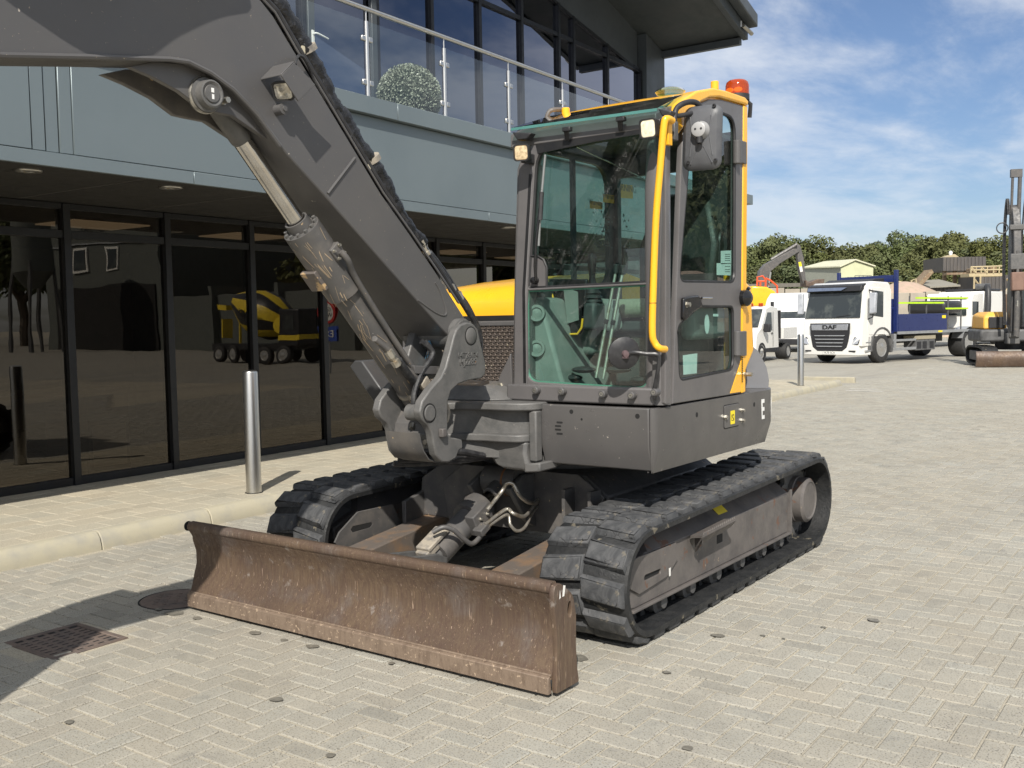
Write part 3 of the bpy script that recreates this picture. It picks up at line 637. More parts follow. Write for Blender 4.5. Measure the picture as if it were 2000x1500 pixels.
# ---- track frames
def frame(s):      # s=+1 right hand track, -1 left hand (mirrored about XC)
    X=lambda x: x if s>0 else 2*XC-x
    def sp(name,mat,pts,a,b,**k): return sidep(name,mat,pts,X(a),X(b),**k)
    f=sp('track_frame',BEAMC,[(3.93,.17),(3.99,.155),(5.94,.155),(5.96,.40),(4.10,.40),(3.93,.34)],-2.50,-2.215,bev=.008)
    m=MB(); m.loft([[(X(-2.215),4.12,.401),(X(-2.215),5.95,.401),(X(-2.30),5.93,.475),(X(-2.30),4.20,.47)],[(X(-2.5),4.12,.401),(X(-2.5),5.95,.401),(X(-2.42),5.93,.475),(X(-2.42),4.20,.47)]]); m.build('frame_top',BEAMC,ex,smooth=False)
    part('bottom_flange',BEAMC,lambda m:m.box((X(-2.52),3.95,.145),(X(-2.195),5.96,.157)),bev=.002)
    # cover plate with a slot
    pl=[(3.905,.20),(3.93,.36),(4.06,.42),(4.50,.405),(4.50,.31),(4.40,.205),(4.16,.165),(3.96,.165)]
    if s>0: pl=PX([(1230,1150),(1231,1100),(1248,1088),(1322,1060),(1325,1092),(1303,1127),(1250,1161)],-2.2)
    sl=[(4.08+.014*math.cos(a) if 90<=math.degrees(a)<=270 else 4.22+.014*math.cos(a),.285+.014*math.sin(a)) for a in [math.radians(d) for d in range(0,360,30)]]
    if s>0: holed('cover_plate',BEAMC,ex,[(p[0],p[1]) for p in pl],[sl],.012,(-2.214,0,0),(0,1,0),(0,0,1),bev=.002)
    else: holed('cover_plate',GREYD,ex,[(-p[0],p[1]) for p in PX([(655,1060),(664,1040),(700,1000),(768,985),(790,1035),(760,1050),(700,1072),(672,1078)],-3.995)],[[(-p[0],p[1]) for p in PX([(686,1035),(690,1028),(726,1020),(728,1024),(724,1030),(690,1040)],-3.995)]],.012,(-3.998,0,0),(0,-1,0),(0,0,1),bev=.002) and None
    part('slot_shadow',DARK,lambda m:m.box((X(-2.2148),4.05,.268),(X(-2.212),4.25,.302)) if s>0 else m.box((-4.0005,3.95,.31),(-3.9995,4.13,.36)),smooth=False)
    for i,y in enumerate((4.30,4.62,4.94,5.26,5.58,5.86)):
        part('bottom_roller',RUB if 0 else CAST,lambda m:m.lathe((X(-2.47),y,.115),(1 if s>0 else -1,0,0),[(0,.03),(.002,.062),(.05,.062),(.052,.045),(.17,.045),(.172,.062),(.22,.062),(.225,.035),(.25,.032),(.252,.0)],18))
    part('top_roller',CAST,lambda m:m.lathe((X(-2.42),5.12,.50),(1 if s>0 else -1,0,0),[(0,.02),(.002,.04),(.12,.04),(.125,.028),(.14,.0)],16))
    part('idler_wheel',CAST,lambda m:m.lathe((X(-2.45),4.03,.285),(1 if s>0 else -1,0,0),[(0,.03),(.001,.15),(.04,.19),(.045,.215),(.055,.215),(.06,.19),(.14,.19),(.145,.215),(.155,.215),(.16,.19),(.2,.14),(.201,.03)],32))
    sp_=MB(); n=19
    for xx in (-2.42,-2.32):
        ring=[]
        for k in range(n*4):
            a=2*math.pi*k/(n*4); r=.238 if k%4 in(0,1) else .212; ring.append((X(xx),6.262+r*math.cos(a),.31+r*math.sin(a)))
        sp_.slab(ring,(.03 if s>0 else -.03,0,0))
    sp_.build('sprocket',CAST,ex,smooth=False)
    part('drive_motor',BEAMC,lambda m:m.lathe((X(-2.50),6.262,.31),(1 if s>0 else -1,0,0),[(0,.10),(.02,.18),(.12,.18),(.125,.15),(.24,.15),(.245,.143),(.30,.143),(.315,.125),(.316,.118),(.31,.11),(.31,0)],32),ang=30)
    part('frame_end_plate',BEAMC,lambda m:m.box((X(-2.5),5.965,.14),(X(-2.20),5.985,.42)),bev=.003)
frame(1); frame(-1)
# step on the right frame with serrated edge
st=PX([(1335,1070),(1350,1050),(1363,1045)],-2.13)
part('step',BEAMC,lambda m:(m.slab([(-2.20,4.55,.385),(-2.12,4.52,.40),(-2.12,4.93,.415),(-2.20,4.96,.40)],(0,0,.012)),m.slab([(-2.12,4.52,.398),(-2.12,4.93,.412),(-2.135,4.90,.385),(-2.16,4.55,.35)],(-.008,0,0)),m.slab([(-2.125,4.53,.40),(-2.2,4.60,.39),(-2.2,4.60,.30),(-2.135,4.55,.36)],(0,.008,0))),smooth=False)
m=MB()
for k in range(16): m.slab([(-2.122,4.54+k*.025,.410+k*.0009),(-2.122,4.552+k*.025,.424+k*.0009),(-2.122,4.564+k*.025,.411+k*.0009)],(-.006,0,0))
m.build('step_serration',BEAMC,ex,smooth=False,kind='stuff')
part('frame_hole',DARK,lambda m:m.box((-2.216,4.90,.285),(-2.2135,4.97,.33)),smooth=False)
part('warning_label',pm('yellow_label',(.75,.6,.05),.5),lambda m:m.quad((-2.24,4.98,.4255),(-2.24,5.10,.4255),(-2.28,5.10,.460),(-2.28,4.98,.460)),smooth=False)
WHITE=pm('white_marking',(.75,.74,.70),.6)
p=at(1308,1117,x=-2.198); part('arrow_mark',WHITE,lambda m:m.slab([(-2.1975,p.y-.008,p.z-.02),(-2.1975,p.y+.008,p.z-.02),(-2.1975,p.y+.010,p.z+.02),(-2.1975,p.y-.010,p.z+.02)],(.0006,0,0)),smooth=False)
# ---- car body between the tracks, slew ring
part('car_body',GREYD,lambda m:m.prism([(-3.98,.33),(-2.64,.33),(-2.66,.56),(-2.80,.66),(-3.80,.66),(-3.96,.56)],'y',4.52,5.85),bev=.01)
for a,b in ((4.42,4.80),):
    part('leg_plate',GREYD,lambda m:m.slab([(-3.97,4.35,.25),(-3.97,4.9,.33),(-3.97,4.9,.60),(-3.97,4.62,.50),(-3.97,4.35,.44)],(.03,0,0)),bev=.004)
for gx in (-2.86,-2.70): part('leg_gusset',GREYD,lambda m:m.box((gx,4.38,.34),(gx+.02,4.48,.60)),smooth=False)
part('track_leg',GREYD,lambda m:m.slab([(-2.50,4.7,.35),(-2.50,5.8,.35),(-2.50,5.8,.5),(-2.50,4.7,.5)],(-.4,0,.04)),smooth=False)
part('track_leg',GREYD,lambda m:m.slab([(-4.10,4.7,.35),(-4.10,5.8,.35),(-4.10,5.8,.5),(-4.10,4.7,.5)],(.4,0,.04)),smooth=False)
part('front_plate',GREYD,lambda m:m.slab([(-3.72,4.50,.33),(-2.74,4.50,.33),(-2.66,4.50,.56),(-2.82,4.50,.67),(-3.6,4.50,.67),(-3.76,4.50,.56)],(0,-.02,0)),bev=.004)
part('slew_ring',GREYD,lambda m:m.lathe((-3.3,5.15,.66),(0,0,1),[(0,.55),(.05,.55),(.051,.50),(.10,.50),(.101,.54),(.16,.54)],48))
part('under_frame',GREYD,lambda m:m.lathe((-3.3,5.15,.80),(0,0,1),[(0,1.0),(.0,1.05),(.02,1.08),(.02,.5)],48))
# ---- blade
yb0=3.196
fr=[(0.085,3.205),(.12,3.222),(.17,3.250),(.23,3.270),(.30,3.270),(.36,3.250),(.40,3.228),(.425,3.211)]
bl=MB(); XL,XR_=-4.452,-2.156
ringf=[(y,z) for z,y in fr]; back=[(y+.035,z) for z,y in fr[::-1]]
m=MB(); m.prism([(3.205,.075)]+ringf[1:]+[(3.205,.445),(3.215,.462),(3.245,.465),(3.262,.445)]+[(y+.03,z) for y,z in ringf[::-1]][1:]+[(3.26,.075)],'x',XL,XR_); blade=m.build('dozer_blade',RUST,ex,ang=60)
part('cutting_edge',RUSTE,lambda m:m.prism([(3.188,.018),(3.188,.086),(3.204,.092),(3.214,.018)],'x',XL+.002,XR_-.002),blade,bev=.003)
part('edge_weld',RUSTE,lambda m:m.tube([(XL,3.207,.093),(XR_,3.207,.093)],.006,6),blade)
def endp(x0,x1,nm):
    pts=[(3.203,.425),(3.215,.456),(3.25,.458),(3.333,.40),(3.351,.366),(3.366,.298),(3.362,.184),(3.368,.086),(3.382,.02),(3.212,.02),(3.214,.06),(3.222,.171),(3.221,.264),(3.206,.361)] if nm==1 else [(3.25,.455),(3.30,.40),(3.32,.366),(3.33,.298),(3.33,.184),(3.33,.086),(3.33,.02),(3.212,.02),(3.250,.17),(3.270,.23),(3.270,.30),(3.250,.36)]
    d=x0-(-2.156)
    return holed('side_plate',RUST,blade,[(p[0],p[1]) for p in roundpoly([(q[0],q[1],0) for q in pts],.012,2)],[[(p[0],p[1]) for p in [(3.318+.015*math.cos(a),.335+.034*math.sin(a)) for a in [math.radians(d_) for d_ in range(0,360,24)]]]],abs(x1-x0),(x0,0,0),(0,1,0),(0,0,1),bev=.003)
endp(-2.158,-2.135,1); endp(-4.472,-4.45,2)
part('top_lip',RUST,lambda m:m.tube([(XL,3.230,.438),(XR_,3.230,.438)],.025,14),blade)
part('lip_cap',DARK,lambda m:m.cyl((XL-.024,3.230,.438),(XL-.018,3.230,.438),.026),blade)
part('rear_stiffener',RUST,lambda m:m.box((XL+.05,3.29,.12),(XR_-.05,3.36,.22)),blade,bev=.006)
part('paint_mark',WHITE,lambda m:(m.slab([(-2.1335,3.262,.40),(-2.1335,3.275,.40),(-2.1335,3.285,.44),(-2.1335,3.27,.445)],(.0006,0,0)),m.slab([(-2.1335,3.24,.395),(-2.1335,3.25,.40),(-2.1335,3.245,.43)],(.0006,0,0))),blade,smooth=False)
for xa,xb in ((-3.96,-3.79),(-2.97,-2.80)):
    z=lambda y:.25+(y-3.8)*.115
    part('blade_arm',pm('worn_brown_arm',(.125,.105,.09),.55,c2=(.20,.13,.08),s=7,spk=((.32,.24,.15),30,.68),bs=60,bst=.3) if xa<-3.9 else bpy.data.materials['worn_brown_arm'],lambda m:m.slab([(xa,3.33,z(3.33)),(xa,4.75,z(4.75)),(xa,4.75,z(4.75)-.13),(xa,3.33,z(3.33)-.15)],(xb-xa,0,0)),bev=.008)
# blade lift cylinder
def cylset(parent,P,Q,x): pass
P0=at(836,1100,x=-3.25); P1=at(985,938,x=-3.25); ax=(P1-P0).normalized(); L=(P1-P0).length
q=lambda t:P0+ax*(L*t)
bc=part('blade_cylinder',GREYD,lambda m:m.lathe(q(.10),ax,[(0,.0),(.001,.070),(L*.40,.070),(L*.401,.094),(L*.55,.096),(L*.565,.088),(L*.58,.06),(L*.581,0)],28))
part('rod',CHR,lambda m:m.cyl(q(.6),q(.86),.036),bc)
part('rod_eye',GREYD,lambda m:(m.cyl(q(.80),q(.96),.048),m.cyl(q(1)-Vector((.11,0,0)),q(1)+Vector((.11,0,0)),.082,n=28)),bc,bev=.004)
part('rusty_band',pm('rust_band',(.22,.10,.04),.8),lambda m:m.lathe(q(1)+Vector((.03,0,0)),(1,0,0),[(0,.0),(0,.084),(.012,.084),(.012,0)],28),bc)
part('base_eye',CAST,lambda m:(m.cyl(q(0)-Vector((.05,0,0)),q(0)+Vector((.05,0,0)),.055,n=24),m.cyl(q(0),q(.14),.045)),bc,bev=.004)
part('blade_clevis',CAST,lambda m:(m.slab([(-3.33,3.33,.16),(-3.33,P0.y+.04,P0.z-.06),(-3.33,P0.y+.05,P0.z+.03),(-3.33,P0.y-.02,P0.z+.06),(-3.33,3.33,.40)],(.025,0,0)),m.slab([(-3.19,3.33,.16),(-3.19,P0.y+.04,P0.z-.06),(-3.19,P0.y+.05,P0.z+.03),(-3.19,P0.y-.02,P0.z+.06),(-3.19,3.33,.40)],(.025,0,0))),blade,bev=.004)
up=(Vector((0,0,1))-ax*ax.z).normalized(); sd=ax.cross(up)
if sd.x<0: sd=-sd
def obox(m,c,a,b,d,ha,hb,hd):
    m.slab([c-a*ha-b*hb-d*hd,c+a*ha-b*hb-d*hd,c+a*ha+b*hb-d*hd,c-a*ha+b*hb-d*hd],d*(2*hd))
part('protective_bracket',DUSTM,lambda m:obox(m,q(.12)+up*.085,ax,sd,up,.09,.045,.012),bc,bev=.006)
part('bracket_foot',DUSTM,lambda m:obox(m,q(.04)+up*.06,ax,sd,up,.05,.04,.02),bc,bev=.006)
vb=part('valve_block',GREYD,lambda m:(obox(m,q(.50)+sd*.085+up*.02,ax,up,sd,.075,.06,.03),obox(m,q(.42)+sd*.13+up*.0,ax,up,sd,.04,.02,.03)),bc,bev=.006)
for a,b in ((.54,.03),(.46,.04),(.43,-.04)): bolt(q(a)+sd*.118+up*b,sd,.008,.014,bc)
A0=q(.55)+sd*.12+up*.05
part('hydraulic_pipe',PIPE,lambda m:m.tube(smoothpath([A0,at(980,960,x=-3.12),at(990,944,x=-3.09),at(1003,946,x=-3.06),at(1015,968,x=-3.04),at(1040,983,x=-3.05),at(1062,965,x=-3.12),at(1082,943,x=-3.2)],7),.011,10),bc)
part('hydraulic_pipe',PIPE,lambda m:m.tube(smoothpath([q(.44)+sd*.15+up*.02,at(988,995,x=-3.08),at(1003,1003,x=-3.03),at(1025,1008,x=-3.02),at(1045,985,x=-3.07),at(1066,968,x=-3.13),at(1087,945,x=-3.2)],7),.010,10),bc)
part('hydraulic_pipe',PIPE,lambda m:m.tube(smoothpath([q(.43)+sd*.15,at(990,1005,x=-3.08),at(997,1025,x=-3.06),at(1010,1037,x=-3.04),at(1025,1030,x=-3.03),at(1038,1005,x=-3.05),at(1052,985,x=-3.1),at(1070,965,x=-3.16),at(1090,948,x=-3.2)],7),.009,10),bc)
part('lower_pipe',GREYD,lambda m:m.tube(smoothpath([at(845,1040,x=-3.22),at(865,1030,x=-3.18),at(885,1035,x=-3.15),at(905,1052,x=-3.13),at(922,1062,x=-3.12),at(938,1048,x=-3.12),at(940,1040,x=-3.14)],7),.013,10),bc)
for mx_ in (-3.13,-3.40): part('cylinder_mount',CAST,lambda m:m.slab([(mx_,4.25,.60),(mx_,4.38,.66),(mx_,4.48,.66),(mx_,4.48,.36),(mx_,4.40,.40)],(.03,0,0)),bev=.006)
# ---- upper frame, body panels, tail
BX=-2.17
def arc(R,a0,a1,n,c=(-3.3,5.15)): return [(c[0]+R*math.cos(math.radians(a0+(a1-a0)*i/n)),c[1]+R*math.sin(math.radians(a0+(a1-a0)*i/n))) for i in range(n+1)]
def bodyoutline(ins=0):
    return [(BX-ins-.03,4.125+ins),(BX-ins,4.155+ins),(BX-ins,5.45)]+arc(1.2-ins,19 if ins<.05 else 18,180,28)+[(-4.5+ins,5.0),(-4.40+ins,4.78)]
def wallring(name,mat,path,z0,zc,z1,ins=.035,t=.03,close=False,bev=.006,**k):
    """panel following a plan path; its lower part tapers inwards below zc"""
    P=[Vector((p[0],p[1],0)) for p in path]; n=len(P); nr=[]
    for i in range(n):
        d=(P[min(i+1,n-1)]-P[max(i-1,0)]).normalized(); nr.append(Vector((-d.y,d.x,0)))     # inward for counter-clockwise
    rings=[]
    for i in range(n):
        o=P[i]; v=nr[i]
        rings.append([o+v*ins+Vector((0,0,z0)),o+Vector((0,0,zc)),o+Vector((0,0,z1)),o+v*t+Vector((0,0,z1)),o+v*(t+ins)+Vector((0,0,z0))])
    m=MB(); m.loft(rings); return m.build(name,mat,ex,bev=bev,ang=50,**k)
fp=wallring('front_panel',BODYG,[(-2.815,4.125),(-2.6,4.125),(-2.4,4.125),(-2.203,4.125)],.775,.885,1.075)
sp2=wallring('side_panel',BODYG,[(-2.197,4.126),(-2.182,4.132),(-2.172,4.145),(-2.17,4.17),(-2.17,4.6),(-2.17,5.1),(-2.17,5.42)]+arc(1.2,19.5,38,5),.765,.885,1.072)
wallring('tail_panel',BODYG,arc(1.2,38.4,200,26),.765,.885,1.072)
wallring('left_panel',BODYG,[(-4.43,4.95),(-4.43,4.74),(-4.40,4.70),(-3.95,4.70)],.85,.92,1.10)
part('body_core',DARK,lambda m:m.prism([(p[0],p[1]) for p in bodyoutline(.06)]+[(-3.5,4.5),(-2.85,4.45),(-2.84,4.19)],'z',.80,1.06),smooth=False)
part('deck_plate',BODYG,lambda m:m.prism([(-2.185,4.15),(-2.185,5.45)]+arc(1.185,19,180,24)+[(-4.41,4.72),(-3.6,4.6),(-2.82,4.4),(-2.82,4.15)],'z',1.058,1.074),bev=.004)
for pr,nm in (([(1.185,1.075),(1.19,1.12),(1.175,1.20),(1.13,1.29),(1.04,1.37),(.9,1.42)],'engine_cover'),):
    m=MB(); A_=[22+ (200-22)*i/26 for i in range(27)]
    m.loft([[(-3.3+r*math.cos(math.radians(a)),5.15+r*math.sin(math.radians(a)),z) for r,z in pr]+[(-3.3+(.9)*math.cos(math.radians(a)),5.15+.9*math.sin(math.radians(a)),1.076)] for a in A_]); m.build(nm,pm('glossy_grey_cover',(.17,.175,.19),.16,c2=(.15,.155,.17),s=3,coat=.6),ex,ang=50)
def hole(u,v,r,plane,parent):
    p=at(u,v,**plane)
    if 'y' in plane: part('bolt_hole',DARK,lambda m:m.lathe((p.x,p.y-.0008,p.z),(0,1,0),[(0,0),(0,r),(.002,r)],16),parent)
    else: part('bolt_hole',DARK,lambda m:m.lathe((p.x+.0008,p.y,p.z),(-1,0,0),[(0,0),(0,r),(.002,r)],16),parent)
for u,v,r in ((1116,804,.011),(1136,819,.006),(1245,813,.012)): hole(u,v,r,dict(y=4.125),fp)
for u,v,r in ((1361,810,.013),(1473,790,.013)): hole(u,v,r,dict(x=-2.17),sp2)
for u,v in ((1093,825),(1090,832),(1090,839),(1093,847)):
    p=at(u,v,y=4.1245); part('vent_slot',DARK,lambda m:m.prism([(p.x+a,p.z+b) for a,b in rrect(-.018,-.0045,.018,.0045,.004,3)],'y',4.1235,4.1255),fp)
hq=PX([(1414,793),(1442,788),(1442,832),(1414,837)],-2.17)
h0,h1,k0,k1=hq[0][0],hq[1][0],hq[3][1],hq[0][1]
hatch=part('battery_hatch',BODYG,lambda m:m.prism(rrect(h0,k0,h1,k1,.01),'x',-2.1705,-2.1655),sp2,bev=.002)
part('hatch_gap',DARK,lambda m:m.prism(rrect(h0-.004,k0-.004,h1+.004,k1+.004,.012),'x',-2.171,-2.1685),sp2,smooth=False)
YLB=pm('yellow_sticker',(.85,.68,.02),.45)
p=at(1431,815,x=-2.165); part('isolator_label',YLB,lambda m:m.prism(rrect(p.y-.028,p.z-.036,p.y+.028,p.z+.036,.004),'x',-2.165,-2.1643),sp2,smooth=False)
part('label_symbol',DARK,lambda m:(m.box((-2.1642,p.y-.017,p.z-.018),(-2.1638,p.y+.017,p.z-.015)),m.box((-2.1642,p.y-.017,p.z+.010),(-2.1638,p.y+.017,p.z+.013)),m.box((-2.1642,p.y-.017,p.z-.015),(-2.1638,p.y-.014,p.z+.01)),m.box((-2.1642,p.y+.014,p.z-.015),(-2.1638,p.y+.017,p.z+.01)),m.slab([(-2.1642,p.y-.014,p.z+.007),(-2.1642,p.y-.010,p.z+.010),(-2.1642,p.y+.014,p.z-.012),(-2.1642,p.y+.010,p.z-.015)],(.0004,0,0)),m.box((-2.1642,p.y-.012,p.z+.013),(-2.1638,p.y-.006,p.z+.018)),m.box((-2.1642,p.y+.006,p.z+.013),(-2.1638,p.y+.012,p.z+.018))),sp2,smooth=False)
for u,v in ((1448,801),(1448,821)): bolt(at(u,v,x=-2.17),(1,0,0),.010,.02,sp2)
bolt(at(1417,815,x=-2.165),(1,0,0),.012,.012,sp2)
WL=pm('white_decal',(.8,.8,.78),.4)
for i,ch in enumerate('ECR88D'):
    a=math.radians(15.5+i*5.6); R=1.2015; c=Vector((-3.3+R*math.cos(a),5.15+R*math.sin(a),.96)); c=Vector((-2.1685,5.43,.96)) if i==0 else c; a=0 if i==0 else a; text(ch,.155,WL,ex,c,(-math.sin(a),math.cos(a),0),(0,0,1),.0006,name='model_lettering',sx=.62,bold=.004)
# casting nose (swing post mount): stacked plates
def plate(name,pts,z0,z1,bev=.008,mat=None): return part(name,mat or CAST,lambda m:m.prism([(p.x,p.y) for p in [Vector((a[0],a[1],0)) for a in pts]],'z',z0,z1),bev=bev)
ztop=1.085
def gp(z,*px): return [(at(u,v,z=z).x,at(u,v,z=z).y) for u,v in px]
top=roundpoly([(x,y,0) for x,y in [(-3.50,3.88),(-3.33,3.86),(-3.20,3.93),(-3.10,3.99),(-2.98,3.99),(-2.88,4.01),(-2.80,4.07),(-2.80,4.45),(-3.55,4.45)]],.05,4)
plate('mount_top_plate',[(p.x,p.y) for p in top],1.045,1.085)
mid=roundpoly([(x,y,0) for x,y in [(-3.45,3.93),(-3.28,3.91),(-3.14,4.02),(-2.98,4.06),(-2.90,4.09),(-2.86,4.12),(-2.86,4.40),(-3.45,4.40)]],.05,4)
plate('mount_web',[(p.x,p.y) for p in mid],.80,1.046,.0)
low=roundpoly([(x,y,0) for x,y in [(-3.50,3.885),(-3.31,3.865),(-3.19,3.96),(-3.08,3.995),(-2.97,3.995),(-2.88,4.02),(-2.84,4.07),(-2.84,4.40),(-3.55,4.40)]],.045,4)
plate('mount_lower_plate',[(p.x,p.y) for p in low],.885,.925)
part('mount_rib',CAST,lambda m:(m.loft([[(-3.17,4.02,.89),(-2.85,4.05,.89),(-2.83,4.3,.89),(-3.2,4.3,.89)],[(-3.10,4.05,.83),(-2.86,4.05,.83),(-2.84,4.3,.83),(-3.16,4.3,.83)],[(-3.06,4.06,.765),(-2.84,4.045,.765),(-2.8,4.3,.765),(-3.1,4.3,.765)],[(-3.0,4.07,.74),(-2.84,4.05,.74),(-2.8,4.3,.74),(-3.05,4.3,.74)]])),bev=.015)
part('mount_post',CAST,lambda m:(m.box((-2.845,4.065,.79),(-2.80,4.12,1.044)),m.slab([(-2.86,4.04,.735),(-2.77,4.05,.745),(-2.765,4.2,.745),(-2.86,4.2,.735)],(0,0,.045))),bev=.008)
part('mount_upper_block',CAST,lambda m:m.loft([[(-3.40,4.0,1.086),(-3.10,4.06,1.086),(-2.98,4.18,1.086),(-3.0,4.5,1.086),(-3.6,4.5,1.086)],[(-3.36,4.08,1.16),(-3.18,4.14,1.16),(-3.08,4.24,1.15),(-3.05,4.5,1.15),(-3.55,4.5,1.16)]]),bev=.01)
# ---- swing bracket
z7=lambda L,s=.25,o=(650,550):[(o[0]+s*a,o[1]+s*b) for a,b in L]
brp=z7([(945,440),(965,380),(1000,338),(1050,318),(1100,330),(1135,372),(1155,470),(1180,570),(1197,650),(1192,725),(1160,758),(1070,772),(985,800),(925,855),(902,930),(898,1060),(900,1180),(922,1218),(960,1222),(1012,1235),(1018,1300),(985,1322),(965,1380),(905,1415),(850,1408),(805,1350),(785,1250),(775,1180),(745,1120),(700,1080),(680,1020),(700,935),(765,840),(850,745),(885,670),(915,560)])
XB=-2.985
sb=sidep('swing_bracket',CAST,PX(brp,XB),XB,XB-.045,bev=.007)
sidep('bracket_plate',CAST,PX(brp,XB),XB-.255,XB-.30,sb,bev=.007)
pinT=at(919.5,656,x=XB); pinC=at(839,807,x=XB)
for p,r in ((pinT,.040),(pinC,.038)): part('pin',CAST,lambda m:m.lathe(p+Vector((.006,0,0)),(-1,0,0),[(0,0),(0,r*.9),(.003,r),(.13,r),(.13,0)],28),sb)
for p in (pinT,pinC): part('pin_groove',DARK,lambda m:m.lathe(p+Vector((.0012,0,0)),(-1,0,0),[(0,.038),(0,.046),(.003,.046)],28),sb)
text('14728174',.040,CAST,sb,at(914,694,x=XB+.0005),(0,1,-.02),(0,0,1),.0028,name='cast_number')
text('HJ2285',.044,CAST,sb,at(914,707,x=XB+.0005),(0,1,-.02),(0,0,1),.0028,name='cast_number')
c0=PX(z7([(1140,1180),(1142,1270),(1150,1400)]),XB)
part('bottom_guard',GREYD,lambda m:m.loft([[(XB-.255,p.y-.0,p.z+.0),(XB-.05,p.y,p.z),(XB-.05,p.y+.008,p.z-.0),(XB-.255,p.y+.008,p.z)] for p in [at(a,b,x=XB) for a,b in z7([(735,1190),(748,1260),(770,1330),(810,1395),(870,1420),(960,1418),(1040,1380),(1105,1375)])]]),sb,bev=.0,ang=60)
part('bracket_web',GREYD,lambda m:m.slab([at(a,b,x=XB-.05) for a,b in z7([(745,1120),(735,1190),(890,1190),(900,1000),(800,1000)])],(-.205,0,0)),sb,smooth=False)
part('latch_block',BEAMC,lambda m:m.box(at(860,845,x=XB)-Vector((0,.014,.02)),at(860,845,x=XB)+Vector((.028,.014,.02))),sb,bev=.004)
for u,v in ((767,857),(838,863)):
    p=at(u,v,x=XB-.30 if u<800 else XB-.07); bolt(p+Vector((0,-.01,0)),(0,-1,.1),.013,.02,sb)
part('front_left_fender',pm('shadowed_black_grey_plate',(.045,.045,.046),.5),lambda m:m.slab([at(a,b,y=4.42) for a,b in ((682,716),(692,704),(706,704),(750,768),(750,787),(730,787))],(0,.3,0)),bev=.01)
for i,(a,b) in enumerate(((1245,1235),(1268,1322))): pass
# ---- boom
XN=-3.05; BW=.26
ub=[(.3,2.42),(-.1,2.55),(-.12,2.72),(.3,2.82),(1.0,2.88),(1.55,2.89),(2.0,2.86),(2.35,2.79)]
lo_=PX([(0,108),(200,112),(330,116),(367,121),(410,142),(455,175),(500,222),(546,285),(632,380),(720,480),(800,571),(882,664)],XN)
ft=PX([(893,672),(905,668),(925,655),(928,640),(915,630)],XN)
hi=PX([(910,625),(850,530),(800,457),(744,378),(680,272),(620,172),(575,100),(533,30),(509,0)],XN)
outl=lo_+ft+hi+ub[::-1]
def farx(y): return XN-(.20+.13*max(0,min(1,(y-2.8)/.95)))
m=MB(); m.prism([tuple(p) for p in outl],'x',XN,XN-BW); m.v=[(p[0] if p[0]>XN-.01 else farx(p[1]),p[1],p[2]) for p in m.v]; boom=m.build('boom',GREY,ex,bev=.006)
# side plate beads, flange
def onx(px,x): return [at(u,v,x=x) for u,v in px]
part('lower_flange',GREY,lambda m:m.tube([(XN+.002,-.3,2.50)]+[Vector((XN+.002,p[0],p[1])) for p in lo_[:8]],.010,8),boom)
lugp=[(252,130),(298,150),(350,178),(395,213),(420,219),(455,226),(490,250),(546,287),(520,258),(500,228),(455,180),(410,147),(367,125),(300,120)]
sidep('cylinder_lug',GREY,PX(lugp,XN-.035),XN-.035,XN-.06,boom,bev=.003)
sidep('cylinder_lug',GREYD,PX(lugp,XN-.035),XN-.20,XN-.225,boom,bev=.003)
part('weld_bead',GREY,lambda m:m.tube(onx([(640,378),(693,308)],XN+.001),.007,6),boom)
part('weld_bead',GREY,lambda m:m.tube(smoothpath(onx([(816,586),(850,610),(868,616),(871,605),(860,570),(850,552)],XN+.001),4),.004,6),boom)
pb=at(410,184,x=XN)
part('pin_boss',CAST,lambda m:m.lathe((XN-.03,pb.y,pb.z),(1,0,0),[(-.02,.062),(.012,.062),(.014,.052),(.045,.050),(.047,.044),(.041,.034),(.041,.033),(.046,.031),(.046,0)],32),boom,ang=30)
part('pin_boss_worn_weld',pm('bright_worn_metal',(.5,.48,.43),.35,.7,c2=(.25,.24,.22),s=30),lambda m:m.lathe((XN-.03,pb.y,pb.z),(1,0,0),[(-.01,.066),(.0,.067),(.006,.064),(.0,.060)],32),boom)
part('pin_label',WL,lambda m:(m.box((XN+.0165,pb.y-.006,pb.z+.004),(XN+.0172,pb.y+.006,pb.z+.02)),m.box((XN+.0165,pb.y-.004,pb.z-.02),(XN+.0172,pb.y+.006,pb.z-.002))),boom,smooth=False)
bolt(at(436,197,x=XN-.03),(1,0,0),.012,.03,boom)
part('foot_boss',CAST,lambda m:m.lathe((XN-.29,pinT.y-.02,pinT.z+.01),(1,0,0),[(0,.075),(.325,.075),(.327,.066),(.335,.066),(.335,0)],32),boom,ang=30)
